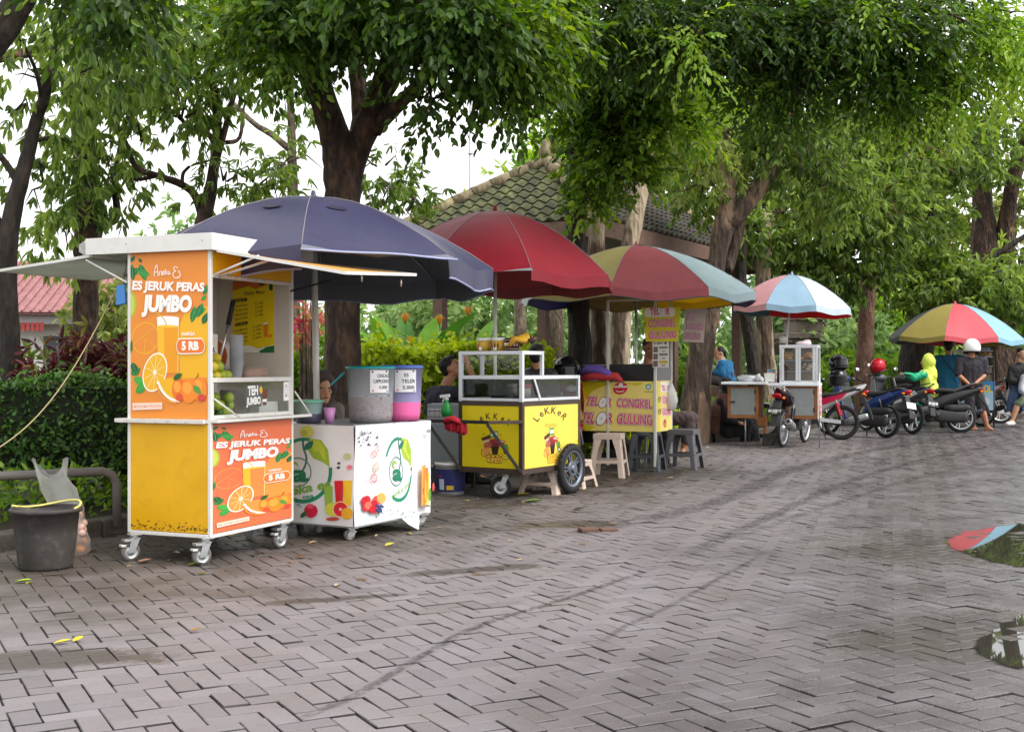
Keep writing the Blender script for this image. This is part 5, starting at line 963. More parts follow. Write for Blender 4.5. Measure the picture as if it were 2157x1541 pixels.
# ================================================================= PARASOLS
def canopy_fabric(name, rgb, transl=.18, rough=.6, dirt=.25): return mat(name, S(*rgb), rough=rough, var=.10, scale=3, bump=.15, bscale=14, dirt=dirt, dirtcol=tuple(q*.45 for q in S(*rgb)), transl=transl)
SILVER = flat('silver_lining', (118, 122, 126), rough=.5, var=.15)
def parasol(name, label, c, R_, ztop, zrim, phase, cols, inner, pole_top=None, pole_r=.017, val=.11, tilt=(0, 0), n=8, pole_base=None, flips=(), vents=(), pole_mat=None, edge=None):
    """c: ground point under the hub. Panel i lies between rib i and i+1; rib 0 points towards the camera turned by phase."""
    t = thing(name, label, 'parasol', (c[0], c[1], 0), 0, 'parasols over the food carts'); H0 = ztop-zrim
    def pt(ang, q, dz=0, rr_=1):   # q = 0 hub .. 1 rim
        f = cos(pi/n)/cos(((ang % (2*pi/n))-pi/n)); rad = R_*q*(1-(1-f)*q*.85); z = zrim+H0*(1-q**1.75)-.03*R_*(1-abs(((ang % (2*pi/n))/(2*pi/n))*2-1))*q*q*.6
        x, y = rad*sin(ang), -rad*cos(ang); return Vector((x*rr_, y*rr_, z+dz+tilt[0]*x+tilt[1]*y))
    m_, k = 8, 7; bo, bi = MB(), MB()
    for i in range(n):
        a0 = phase+2*pi*i/n; col = cols[i % len(cols)]; inn = inner[i % len(inner)] if isinstance(inner, list) else inner
        A = [phase % (2*pi/n)*0+2*pi/n*j/m_ for j in range(m_+1)]
        def q_(j, r, dz=0): 
            local = 2*pi/n*j/m_; f = cos(pi/n)/cos(local-pi/n); rad = R_*r*(1-(1-f)*r*.85); s_ = 1-abs(2*j/m_-1); z = zrim+H0*(1-r**1.75)-.045*R_*s_*r*r
            an = a0+local; x, y = rad*sin(an), -rad*cos(an); z += .007*r*sin(8*x+c[1])*cos(7*y+1); return Vector((x, y, z+dz+tilt[0]*x+tilt[1]*y))
        bo.sheet([[q_(j, (r+.25)/(k+.25)) for j in range(m_+1)] for r in range(k+1)], col); bi.sheet([[q_(j, (r+.25)/(k+.25), -.006) for j in range(m_+1)] for r in range(k+1)], inn)
        bo.tube([q_(0, (r+.25)/(k+.25), .002) for r in range(k+1)], .0035, flat('parasol_seam', (128, 120, 124)), n=4)
        fl = dict(flips).get(i, 0)
        def v_(j, u, off=0):
            b_ = q_(j, 1); an = a0+2*pi/n*j/m_; o_ = Vector((sin(an), -cos(an), 0)); s_ = 1-abs(2*j/m_-1); scal = 1-.10*abs(sin(j*pi/m_*3))
            if fl: return b_+o_*(val*(.55+.3*s_)*u+off)+Vector((0, 0, val*(.35*u*s_-.25*u)))
            return b_+o_*(.012*sin(j*1.9+i*2.3)*u+.01*u+off)+Vector((0, 0, -val*u*scal))
        bo.sheet([[v_(j, u) for j in range(m_+1)] for u in (0, .35, .7, 1)], inn if fl else col); bi.sheet([[v_(j, u, -.005) for j in range(m_+1)] for u in (0, .35, .7, 1)], inn)
        if edge: bo.tube([v_(j, 1) for j in range(m_+1)], .007, edge, n=5)
    for vi, vj, vr in vents:        # dark oval vents in the cloth
        c0 = []
        for a in range(16):
            an = phase+2*pi*vi/n+2*pi/n*(vj+1.1*cos(2*pi*a/16))/m_; r = vr+.03*sin(2*pi*a/16); lc = (an-phase) % (2*pi/n); f = cos(pi/n)/cos(lc-pi/n); rad = R_*r*(1-(1-f)*r*.85); s_ = 1-abs(2*lc/(2*pi/n)-1); x, y = rad*sin(an), -rad*cos(an)
            c0.append((x, y, zrim+H0*(1-r**1.75)-.045*R_*s_*r*r+.009+tilt[0]*x+tilt[1]*y))
        bo.add(c0, [tuple(range(16))], flat('dark_vent', (40, 38, 58)))
    cn = bo.build('canopy', t, fix=False); bi.build('lining', cn, fix=False)
    for i in range(n):
        a = phase+2*pi*i/n; r = MB(); L = [Vector((sin(a)*R_*q, -cos(a)*R_*q, zrim+H0*(1-q**1.75)-.014+tilt[0]*sin(a)*R_*q-tilt[1]*cos(a)*R_*q)) for q in (.04, .3, .6, .85, .99)]; r.tube(L, .006, GALV, n=6)
        m2 = L[2]; r.tube([m2, Vector((tilt[0]*-.3, tilt[1]*-.3, ztop-.62*max(H0, .5)-.05))], .005, GALV, n=6); r.build('rib', t)
    pb = Vector((0, 0, 0)) if pole_base is None else Vector(pole_base)-Vector((c[0], c[1], 0)); b = MB(); b.tube([pb, Vector((0, 0, ztop-.02))], pole_r, pole_mat or WHITEP, n=14); b.build('pole', t)
    b = MB(); b.lathe([(.03, 0), (.035, .015), (.02, .03), (.014, .06), (.001, .065)], cols[0] if name == 'parasol' else WHITEP, n=14, o=(0, 0, ztop-.012)); b.build('finial', t); return t
NAVY = canopy_fabric('navy_parasol_cloth', (58, 57, 86), .15, .38, .2); NAVYI = flat('dark_parasol_lining', (124, 128, 138), rough=.6, transl=.3)
RED = canopy_fabric('red_parasol_cloth', (146, 18, 38), .32, .5); REDI = canopy_fabric('dull_red_lining', (186, 116, 120), .5)
pc = P(660, 770, 8.95); parasol('parasol', 'wide dark blue parasol over the orange booth and the white drinks cart', (pc.x, pc.y), 1.31, 2.42, 1.93, RAD(6), [NAVY], NAVYI, val=.155, tilt=(-.012, -.02), flips=[(0, 1)], vents=[(7, 4, .5), (0, 3, .52)], pole_r=.023, pole_base=(pc.x+.04, pc.y, 0), edge=flat('light_blue_piping', (150, 156, 190)))
pc = P(1043, 770, 11.95); parasol('parasol', 'plain red parasol over the yellow pancake cart', (pc.x, pc.y), 1.2, 2.70, 2.06, RAD(16), [RED], [REDI, SILVER, REDI], val=.11, flips=[(7, 1)], tilt=(-.02, 0))
OLIVE = canopy_fabric('dirty_yellow_cloth', (170, 158, 96), .3, .7, .5); ROSE = canopy_fabric('faded_red_cloth', (158, 76, 82), .22, .65, .4); ICE = canopy_fabric('faded_light_blue_cloth', (160, 182, 188), .25, .65, .45); WHT = canopy_fabric('faded_white_cloth', (206, 206, 206), .3, .65, .4)
YEL = canopy_fabric('yellow_cloth', (226, 196, 56), .35, .6); VIO = canopy_fabric('violet_blue_cloth', (100, 100, 160), .25, .6); GRYC = canopy_fabric('grey_cloth', (104, 106, 104), .2, .7)
pc = P(1340, 770, 14.2); parasol('parasol', 'big weathered parasol with red, pale blue and dirty yellow panels over the egg snack cart', (pc.x, pc.y), 1.36, 2.58, 2.03, RAD(-17), [ROSE, ICE, VIO, YEL, ROSE, VIO, WHT, OLIVE], [ROSE, YEL, VIO, YEL, OLIVE, VIO, GRYC, OLIVE], val=.10, pole_mat=GALV, edge=flat('dark_parasol_edging', (70, 66, 66)))
PINK = canopy_fabric('light_pink_cloth', (232, 168, 172), .3, .55, .15); SKY = canopy_fabric('pale_blue_cloth', (158, 192, 216), .3, .55, .15); PALE = canopy_fabric('white_blue_cloth', (214, 228, 240), .3, .5, .1); TEALI = canopy_fabric('teal_lining', (74, 124, 128), .25); CRIM = canopy_fabric('bright_red_cloth', (222, 54, 56), .3)
pc = P(1668, 770, 19.0); parasol('parasol', 'light blue, white and pink parasol over the cart with two cabinets', (pc.x, pc.y), .93, 2.60, 2.10, RAD(-36), [SKY, PALE, PALE, CRIM, CRIM, TEALI, TEALI, PINK], [TEALI, TEALI, CRIM, CRIM, CRIM, TEALI, TEALI, TEALI], val=.10, tilt=(-.05, 0), pole_mat=WHITEP, pole_base=(P(1640, 770, 19).x, 19.0, 0))
YELO = canopy_fabric('olive_yellow_cloth', (176, 160, 84), .3, .55, .15); PNK = canopy_fabric('coral_pink_cloth', (226, 98, 108), .3, .55, .15); BLU = canopy_fabric('baby_blue_cloth', (150, 196, 216), .3, .55, .15); CHAR = canopy_fabric('charcoal_cloth', (76, 80, 80), .1)
pc = P(2012, 770, 24.2); parasol('parasol', 'yellow, coral pink and light blue parasol over the snack cart at the far right', (pc.x, pc.y), 1.26, 2.42, 1.75, RAD(-28), [PNK, BLU, BLU, YELO, PNK, CHAR, CHAR, YELO], [PNK, BLU, BLU, YELO, PNK, CHAR, CHAR, YELO], val=.10, tilt=(-.03, 0), pole_mat=WHITEP)
# ================================================================= THE YELLOW PANCAKE CART
LA = RAD(-33); LO = Vector((.093, 11.0, 0)); ML = Matrix.Translation(LO) @ Matrix.Rotation(LA, 4, 'Z')
lek = thing('pancake_cart', 'yellow pancake push cart with a glass case and one spoked wheel', 'food cart', LO, LA); LX, LYY = .70, 1.04
YEL1 = flat('yellow_sticker', (226, 204, 14), rough=.4, var=.05); YEL2 = flat('pale_yellow_sticker', (240, 214, 84), rough=.4, var=.05)
b = MB()
for x in (-LX+.02, -.02):
    for y in (.02, LYY-.02): b.box((x-.02, y-.02, .225), (x+.02, y+.02, .875), BROWNM)
for z in (.25, .862): 
    for y in (.0, LYY-.03): b.box((-LX+.04, y, z-.022), (-.04, y+.03, z+.022), BROWNM)
    for x in (-LX, -.03): b.box((x, .04, z-.022), (x+.03, LYY-.04, z+.022), BROWNM)
b.build('frame', lek, bevel=.003)
ART = [((1060+0, 0))]
def lekker_art(p, base, z, arc, ss):
    """z maps the art's own 0..100 box"""
    q = z; D = (70, 46, 20)
    p.arc_text('LeKKeR', q(50, 30), *arc, 150, 30, ss[0], D, bold=.022)
    if ss[1]: p.text('mama', q(30, 33), q(72, 33), ss[1], (150, 130, 20), bold=.0)
    F_ = lambda L, c: p.fill([q(*v) for v in L], c)
    F_([(26, 50), (46, 42), (50, 56), (32, 62)], (120, 60, 40)); F_([(26, 50), (46, 42), (47, 46), (27, 54)], (70, 36, 30)); F_([(28, 56), (48, 50), (49, 54), (30, 61)], (226, 190, 150))
    F_([(30, 64), (50, 55), (54, 66), (36, 74)], (176, 96, 70)); F_([(44, 52), (66, 48), (70, 58), (50, 66)], (150, 46, 50)); F_([(60, 50), (80, 54), (76, 62), (58, 60)], (190, 40, 50)); F_([(62, 52), (78, 55), (77, 57), (61, 55)], (240, 200, 180)); F_([(52, 58), (68, 60), (66, 70), (52, 68)], (120, 40, 46))
    F_([(46, 34), (64, 34), (64, 48), (46, 48)], (70, 150, 60)); F_([(48, 38), (62, 37), (62, 44), (48, 45)], (236, 240, 230)); p.text('MILK', q(50, 43), q(61, 43), abs(q(0, 4)[1]-q(0, 0)[1]), (60, 110, 60))
    F_([(70, 62), (84, 60), (88, 70), (76, 74)], (96, 140, 60)); p.ell(q(82, 76), abs(q(6, 0)[0]-q(0, 0)[0]), abs(q(0, 5)[1]-q(0, 0)[1]), (60, 46, 30)); p.ell(q(82, 76), abs(q(3.5, 0)[0]-q(0, 0)[0]), abs(q(0, 3)[1]-q(0, 0)[1]), (230, 220, 200))
    F_([(48, 66), (66, 66), (63, 82), (51, 82)], (56, 30, 22)); F_([(28, 72), (44, 68), (46, 80), (34, 86)], (226, 150, 80)); p.curve([q(28, 72), q(26, 82), q(34, 88), q(46, 80)], abs(q(2, 0)[0]-q(0, 0)[0]), (200, 110, 50))
    p.curve([q(70, 84), q(80, 88), q(94, 82)], abs(q(5, 0)[0]-q(0, 0)[0]), (236, 210, 70), taper=True); p.curve([q(70, 80), q(80, 86), q(94, 82)], abs(q(1, 0)[0]-q(0, 0)[0]), (130, 110, 30)); p.curve([q(70, 88), q(82, 92), q(94, 86)], abs(q(1, 0)[0]-q(0, 0)[0]), (130, 110, 30))
    F_([(38, 84), (62, 84), (74, 88), (72, 99), (40, 99)], (240, 190, 60)); w_ = abs(q(1.4, 0)[0]-q(0, 0)[0])
    for L in ([(38, 84), (40, 99), (72, 99), (74, 88), (40, 90)], [(38, 84), (62, 82), (74, 88)]): p.stroke([q(*v) for v in L], w_, D)
    for x, y in ((47, 94), (55, 95), (63, 94), (68, 95), (48, 86.5), (58, 86)): p.ell(q(x, y), w_*1.2, w_*1.2, D)
    for x, y in ((32, 42), (70, 42)): p.ell(q(x, y), w_, w_*1.4, (140, 110, 20))
b = MB(); b.box((-LX+.04, .006, .278), (-.04, .012, .842), YEL1); p = Poster(b, (-LX+.04, .006, .278), (1, 0, 0), (0, 0, 1), LX-.08, .564, [(0, 0), (100, 0), (100, 100), (0, 100)], step=.00008)
lekker_art(p, 0, lambda x, y: (14+x*.78, 14+y*.78), (30, 16), (9, 0)); b.build('side_panel', lek)
b = MB(); b.box((-.012, .04, .278), (-.006, LYY-.04, .842), YEL1); p = Poster(b, (-.006, .04, .278), (0, 1, 0), (0, 0, 1), LYY-.08, .564, [(0, 0), (100, 0), (100, 100), (0, 100)], step=.00008)
p.fill([(0, 0), (100, 0), (100, 60), (60, 100), (0, 100)], YEL2); lekker_art(p, 0, lambda x, y: (22+x*.5, 8+y*.88), (25, 20), (11, 9)); b.build('front_panel', lek)
b = MB(); b.box((-LX+.03, .03, .25), (-.03, LYY-.03, .27), BLACKM); b.box((-LX+.03, .03, .868), (-.03, LYY-.03, .876), STEEL); b.box((-LX+.008, .04, .278), (-LX+.012, LYY-.04, .84), YEL1); b.box((-LX+.04, LYY-.012, .278), (-.04, LYY-.006, .84), YEL1); b.build('cabinet', lek)
# glass case: low tray case over the whole top, high box at the front
b = MB(); z0, z1, z2 = .878, 1.112, 1.335; YU = .36
def post(x, y, a, c, s_=.028): b.box((x-s_/2, y-s_/2, a), (x+s_/2, y+s_/2, c), ALUW)
for x in (-LX+.018, -.018):
    post(x, .018, z0, z2, .034); post(x, YU, z1, z2, .03); post(x, LYY-.018, z0, z1, .03)
for y, za in ((.018, z2-.016), (YU, z2-.016), (LYY-.018, z1-.016), (.018, z1-.016), (.018, z0+.014), (LYY-.018, z0+.014)): b.box((-LX+.036, y-.013, za-.016), (-.036, y+.013, za+.016), ALUW)
for x in (-LX+.018, -.018):
    b.box((x-.012, .036, z2-.032), (x+.012, YU-.016, z2), ALUW); b.box((x-.012, .036, z1-.032), (x+.012, LYY-.034, z1), ALUW); b.box((x-.012, .036, z0), (x+.012, LYY-.034, z0+.03), ALUW)
b.build('case_frame', lek, bevel=.002)
b = MB(); b.box((-LX+.036, .012, z0+.03), (-.036, .016, z1-.032), DARKGL); b.box((-.016, .036, z0+.03), (-.012, LYY-.034, z1-.032), DARKGL); b.box((-LX+.012, .036, z0+.03), (-LX+.016, LYY-.034, z1-.032), DARKGL); b.build('tray_glass', lek)
b = MB(); b.box((-LX+.036, .012, z1), (-.036, .015, z2-.034), GLASS); b.box((-LX+.02, .03, z2-.004), (-.02, YU, z2), STEEL); b.build('upper_glass', lek)
b = MB(); b.bar((.0, .19, z1-.02), (.0, .30, z0+.02), .012, .022, ALUW); b.build('sliding_latch', lek)
b = MB(); b.cyl((-.35, .25, z0), (-.35, .25, z0+.05), .13, BLACKM, n=24); b.cyl((-.35, .7, z0), (-.35, .7, z0+.04), .16, BLACKM, n=24); b.build('griddle', lek)
# push handle, struts
b = MB(); b.bar((-LX-.22, -.21, .70), (-.23, -.21, .70), .03, .03, BLACKM); b.bar((-.23, -.21, .70), (-.0, .01, .70), .03, .03, BROWNM); b.bar((-LX-.1, -.21, .70), (-LX+.02, .01, .70), .03, .03, BROWNM); b.build('push_handle', lek, bevel=.003)
for a, c in (((-.24, -.21, .685), (-.01, -.008, .25)), ((-LX-.2, -.21, .685), (-LX+.03, -.008, .25))): b = MB(); b.bar(a, c, .028, .028, BLACKM); b.build('handle_strut', lek, bevel=.003)
caster(lek, -.26, .12, .225, .098, -.9, False, RUBBER, rf=.62)
b = MB(); b.box((-.06, LYY-.28, .2), (.09, LYY-.24, .23), BLACKM); b.build('axle', lek)
def spoked_wheel(par, c, axis, r, w_, name='wheel', spokes=5, rim=ALU, tyre=RUBBER, hub=None, disc=True):
    wr = MB(); c = Vector(c); ax = Vector(axis).normalized(); wr.torus(c, ax, r-w_*.62, w_*.62, tyre, n=36, k=12, sy=.85)
    for k in range(48 if disc else 0):
        a = 2*pi*k/48; u, v = frame_from(ax); d = u*cos(a)+v*sin(a); tv = ax.cross(d); wr.bar(c+d*(r-.003)+ax*(-w_*.4), c+d*(r-.001)+ax*(w_*.4)+tv*.012*(1 if k % 2 else -1), .006, .006, tyre)
    o = wr.build(name, par); o2 = MB(); ri = r-w_*1.22; o2.lathe([(ri+.012, -w_*.42), (ri, -w_*.42), (ri-.012, -w_*.2), (ri-.012, w_*.2), (ri, w_*.42), (ri+.012, w_*.42)], rim, n=36, o=c, axis=ax)
    u, v = frame_from(ax)
    for k in range(spokes):
        a = 2*pi*k/spokes
        if spokes > 12: d = u*cos(a)+v*sin(a); o2.tube([c+d*.03+ax*(.02 if k % 2 else -.02), c+(u*cos(a+.25)+v*sin(a+.25))*(ri-.008)], .0022, rim, n=4)
        else:
            for e in (-.16, .16): d0 = u*cos(a+e*.6)+v*sin(a+e*.6); d1 = u*cos(a+e)+v*sin(a+e); o2.bar(c+d0*.03, c+d1*(ri-.006), .014, .022, rim, up=ax)
    o2.cyl(c-ax*w_*.7, c+ax*w_*.7, .035, hub or rim, n=16); o2.cyl(c-ax*w_*.3, c+ax*w_*.3, .07 if spokes < 13 else .05, rim, n=20); o2.build('rim', o); return o
spoked_wheel(lek, (.05, LYY-.26, .235), (1, .0, .0), .235, .062, rim=mat('dull_blue_grey_alloy', S(120, 126, 138), rough=.4, metal=.7, var=.15))
# what stands on it
def lt(name, label, cat, x, y, z, rz=0, group=None): return thing(name, label, cat, ML @ Vector((x, y, z)), LA+rz, group)
JARY = flat('yellow_jar_label', (206, 164, 60)); CHOC = flat('brown_jar', (74, 44, 36)); 
for x, lab, wh in ((-.52, 'white lidded jar with a red triangle on its yellow label, on the glass case', 1), (-.36, 'white lidded jar with a brown pattern on its yellow label, on the glass case', 2)):
    t = lt('topping_jar', lab, 'jar', x, .16, z2); b = MB(); b.lathe([(.001, 0), (.062, 0), (.066, .10), (.001, .10)], JARY, n=24)
    if wh == 1: b.add([(-.05, -.045, .085), (-.005, -.067, .085), (-.02, -.066, .02)], [(0, 1, 2)], ink((190, 40, 40)))
    else:
        for s_ in (-.04, .0, .03): b.add([(s_-.012, -sqrt(.068**2-s_*s_), .05), (s_, -sqrt(.068**2-s_*s_), .09), (s_+.012, -sqrt(.068**2-s_*s_), .05), (s_, -sqrt(.068**2-s_*s_), .02)], [(0, 1, 2, 3)], ink((110, 60, 40)))
    b.add([(-.015, -.066, .01), (.02, -.066, .01), (.02, -.066, .04), (-.015, -.066, .04)], [(0, 1, 2, 3)], ink((240, 240, 230))); b.build('jar', t); k = MB(); k.lathe([(.068, .098), (.07, .12), (.06, .125), (.001, .125)], WHITEP, n=24); k.build('lid', t)
t = lt('topping_tub', 'brown patterned tub between the jars and the bananas', 'tub', -.21, .16, z2); b = MB(); b.lathe([(.001, 0), (.058, 0), (.068, .12), (.07, .12)], CHOC, n=24)
for k in range(7):
    a = RAD(200+23*k); b.ell((.066*cos(a), .066*sin(a), .06), (.012, .012, .018), ink((220, 196, 180)), 8, 5)
b.torus((0, 0, .1), (0, 0, 1), .066, .003, ink((220, 196, 180)), n=24, k=4); b.torus((0, 0, .02), (0, 0, 1), .06, .003, ink((220, 196, 180)), n=24, k=4); b.build('tub', t)
t = lt('banana_bunch', 'bunch of ripe yellow bananas lying on the glass case', 'bananas', -.06, .15, z2); BAN = flat('banana_skin', (206, 158, 40), rough=.5, var=.25, scale=20, dirt=.6, dirtcol=S(110, 76, 30))
for i in range(9):
    a = -.9+.22*i; b = MB(); d = Vector((-cos(a)*.16, -sin(a*.7)*.1, 0)); b.tube([Vector((.03, 0, .07)), Vector((.03, 0, .07))+d*.35+Vector((0, 0, .035-.005*i)), Vector((.03, 0, .05))+d*.75+Vector((0, 0, .03)), Vector((.03, 0, .03))+d*1.05], [.008, .02, .02, .006], BAN, n=9); b.build('banana', t)
t.scale = (1.45, 1.4, 1.35); k = MB(); k.tube([(.03, 0, .06), (.07, .02, .09)], [.025, .014], CHOC, n=8); k.build('stalk', t)
t = lt('red_cloth', 'red rag draped over the black push handle of the yellow cart', 'cloth', -LX+.08, -.21, .70); RAG = flat('red_rag', (178, 26, 46), rough=.8, var=.2, bump=.5, bscale=20); b = MB()
for s0, w0, dz in ((-.13, .16, -.16), (.05, .2, -.2)):
    b.sheet([[Vector((s0+w0*i/10+.02*sin(i*2.1), -.03*cos(u*pi)-.03*sin(i*1.7)*(1-abs(u-.5)), .03+dz*abs(u-.45)*1.7+.02*sin(i*1.3))) for i in range(11)] for u in [j/10 for j in range(11)]], RAG)
t.scale = (.55, .7, .6); t.location.z -= .02; b.tube([(-.16, -.0, .0), (-.08, -.03, .05), (.0, -.0, .07), (.1, -.02, .05), (.22, .0, .0)], [.02, .04, .05, .045, .02], RAG, n=9, jit=.2); b.build('cloth', t)
t = lt('spray_bottle', 'green spray bottle with a white nozzle hooked beside the glass case', 'spray bottle', -LX-.06, -.1, .74); b = MB(); b.lathe([(.001, 0), (.045, .0), (.056, .05), (.04, .1), (.018, .13), (.016, .15)], flat('green_bottle', (40, 150, 70), rough=.25, transl=.3), n=20); b.build('bottle', t); k = MB(); k.box((-.012, -.014, .15), (.012, .014, .175), WHITEP); k.bar((-.07, 0, .18), (.03, 0, .19), .024, .026, WHITEP); k.bar((-.03, 0, .17), (-.045, 0, .13), .01, .012, WHITEP); k.build('nozzle', t)
for x, y, rgb, lab in ((-.30, .5, (196, 40, 60), 'jar with a red lid behind the tray glass of the yellow cart'), (-.5, .62, (214, 214, 210), 'white tub behind the tray glass of the yellow cart')):
    t = lt('batter_jar', lab, 'jar', x, y, z0); b = MB(); b.lathe([(.001, 0), (.06, 0), (.065, .12), (.001, .12)], flat('cloudy_jar', (196, 190, 180)), n=20); b.build('jar', t); k = MB(); k.lathe([(.068, .118), (.068, .15), (.001, .15)], flat('jar_lid_%d' % rgb[0], rgb), n=20); k.build('lid', t)
# grey steel stand with a towel, beside the cart
q = Vector((-.66, 11.75, 0)); t = thing('steel_stand', 'plain grey steel stand with a sink between the drinks cart and the yellow cart', 'stand', (q.x, q.y+.1, 0), RAD(-20)); b = MB(); GRYM = flat('grey_sheet_metal', (142, 148, 152), rough=.45, metal=.2); b.box((-.17, 0, .24), (.17, .42, .835), GRYM); b.build('cabinet', t, bevel=.006)
for x in (-.15, .15):
    for y in (.02, .40): b = MB(); b.box((x-.015, y-.015, 0), (x+.015, y+.015, .24), BLACKM); b.build('leg', t)
TOW = flat('checked_towel', (176, 174, 176), rough=.9, var=.1); t2 = thing('kitchen_towel', 'grey checked towel hanging over the steel stand', 'towel', (q.x, q.y+.1, 0), RAD(-20)); b = MB()
b.sheet([[Vector((-.16+.2*i/8, -.006-.008*sin(i*1.4)*j/4 if j else .1, .84-.05*j)) for i in range(9)] for j in range(5)], TOW)
for i in (1, 3, 5, 7): b.sheet([[Vector((-.16+.2*(i+e)/8, -.010-.008*sin((i+e)*1.4)*j/4, .843-.05*j)) for e in (-.07, .07)] for j in range(1, 5)], ink((80, 80, 90)))
for j in (1.5, 2.6, 3.6): b.sheet([[Vector((-.16+.2*i/8, -.011-.008*sin(i*1.4)*j/4, .843-.05*(j+e))) for i in range(9)] for e in (-.05, .05)], ink((80, 80, 90)))
b.build('towel', t2)
q = G(948, 1042); t = thing('paint_pail', 'dark blue paint pail with white rim under the push handle', 'pail', (q.x, q.y+.1, 0), 0); b = MB(); b.lathe([(.001, .0), (.125, 0), (.145, .27), (.15, .27), (.15, .3), (.14, .3)], flat('white_plastic', (214, 214, 210), rough=.4, dirt=.4), n=32); b.build('pail', t); k = MB(); k.lathe([(.1285, .03), (.145, .24)], flat('navy_label', (44, 48, 104), rough=.4), n=32)
for a0, a1, za, zb, c in ((215, 240, .17, .22, (190, 50, 70)), (222, 246, .05, .15, (190, 200, 214)), (256, 285, .05, .09, (220, 186, 50))):
    k.sheet([[Vector(((.1295+.0155*(z-.0)/.27)*cos(RAD(a0+(a1-a0)*i/5)), (.1295+.0155*z/.27)*sin(RAD(a0+(a1-a0)*i/5)), z)) for i in range(6)] for z in (za, zb)], ink(c))
k.build('label', t)
# ================================================================= STOOLS
def stool(label, x, y, m, h=.44, rz=0.0, s_=1.0, round_=False, group='plastic stools around the carts'):
    t = thing('plastic_stool', label, 'stool', (x, y, 0), rz, group); b = MB(); tw, bw = .145*s_, .20*s_
    if round_: b.lathe([(.001, h-.006), (.06, h-.002), (.13*s_, h), (.155*s_, h-.008), (.165*s_, h-.03), (.16*s_, h-.06), (.15*s_, h-.06), (.15*s_, h-.02), (.001, h-.02)], m, n=32)
    else: b.box((-tw, -tw, h-.018), (tw, tw, h), m); [b.box(lo, hi, m) for lo, hi in (((-tw-.006, -tw-.006, h-.06), (tw+.006, -tw, h-.004)), ((-tw-.006, tw, h-.06), (tw+.006, tw+.006, h-.004)), ((-tw-.006, -tw, h-.06), (-tw, tw, h-.004)), ((tw, -tw, h-.06), (tw+.006, tw, h-.004)))]
    b.build('seat', t, bevel=.008)
    for sx in (-1, 1):
        for sy in (-1, 1):
            l = MB(); rows = []
            for k in range(7):
                u = k/6; c = tw+(bw-tw)*u; wd = .10-.045*min(1, u*2.4)+.01*u; z = h-.03-(h-.03)*u
                rows.append([Vector((sx*c, sy*(c-wd), z)), Vector((sx*c, sy*(c-.012), z)), Vector((sx*(c-.012), sy*c, z)), Vector((sx*(c-wd), sy*c, z)), Vector((sx*(c-wd), sy*(c-.012), z)), Vector((sx*(c-.018), sy*(c-.018), z)), Vector((sx*(c-.012), sy*(c-wd), z))])
            l.loft(rows, m, smooth=False); l.build('leg', t, bevel=.002)
    r = MB(); zc = h*.36; c = tw+(bw-tw)*(1-zc/h)-.008
    for a, e in (((-c, -c), (c, -c)), ((-c, c), (c, c)), ((-c, -c), (-c, c)), ((c, -c), (c, c))): r.bar((a[0], a[1], zc), (e[0], e[1], zc), .010, .035, m)
    r.build('stretcher', t, bevel=.002); return t
BEIGE = flat('beige_woven_plastic', (206, 186, 170), rough=.5, var=.15, scale=60, bump=.5, bscale=70); DGREY = flat('dark_grey_plastic', (76, 80, 84), rough=.42, dirt=.25, dirtcol=S(120, 116, 110)); MGREY = flat('mid_grey_plastic', (92, 90, 96), rough=.45, dirt=.25, dirtcol=S(130, 126, 120))
q = G(1283, 1003); stool('beige plastic stool with a woven look standing in front of the egg snack cart', q.x, q.y, BEIGE, .47, RAD(-14))
q = G(1362, 990); stool('dark grey round topped plastic stool in the middle of the three in front', q.x, q.y, DGREY, .46, RAD(-20), 1.0, True)
q = G(1440, 986); stool('grey square plastic stool, the right one of the three in front', q.x, q.y, MGREY, .46, RAD(-24), 1.05)
q = ML @ Vector((-.02, .42, 0)); stool('low beige stool under the yellow cart, beside its spoked wheel', q.x+.02, q.y+.35, BEIGE, .27, RAD(-25), 1.05)
q = ML @ Vector((-.12, .9, 0)); stool('low beige stool behind the spoked wheel of the yellow cart', q.x+.12, q.y+.45, BEIGE, .27, RAD(-25), 1.0)
q = G(575, 1150); stool('grey stool half hidden under the orange booth', q.x-.1, q.y+.6, MGREY, .25, RAD(-20), .8)
# ================================================================= THE EGG SNACK CART
TA = RAD(-25); TO = Vector((1.637, 14.0, 0)); MT = Matrix.Translation(TO) @ Matrix.Rotation(TA, 4, 'Z')
tel = thing('egg_snack_cart', 'egg snack cart wrapped in a yellow banner with pink and white lettering', 'food cart', TO, TA); TX, TY = .92, .55
BAN1 = flat('yellow_banner', (224, 206, 40), rough=.4, var=.05); BAN2 = flat('pale_banner', (252, 230, 130), rough=.4, var=.05)
b = MB(); wt = lambda a, b_: .012*sin(a*6+.6)*cos(b_*4)+.05*max(0, (.35-a))**1.4
N = 14; b.sheet([[Vector((-TX+TX*i/N, -.01-wt(TX*i/N, z), .45+z)) for i in range(N+1)] for z in [j*.575/8 for j in range(9)]], BAN2)
pzt = (3.503, 1180, 600); p = Poster(b, (-TX, -.01, .45), (1, 0, 0), (0, 0, 1), TX, .575, [(145, 705), (706, 715), (696, 1078), (250, 1060)], pzt, step=.0002); p.surf = wt
p.fill([(145, 705), (400, 705), (330, 740), (230, 800), (215, 900), (190, 900)], (214, 196, 24)); p.fill([(400, 705), (706, 715), (706, 735), (560, 750), (470, 730)], (222, 204, 40)); p.fill([(240, 1020), (330, 1040), (310, 1075), (255, 1060)], (226, 208, 30))
p.stroke([(150, 712), (260, 1055)], 5, (60, 54, 20)); p.stroke([(150, 709), (706, 722)], 4, (60, 54, 20)); p.stroke([(700, 720), (694, 1074)], 5, (80, 60, 20))
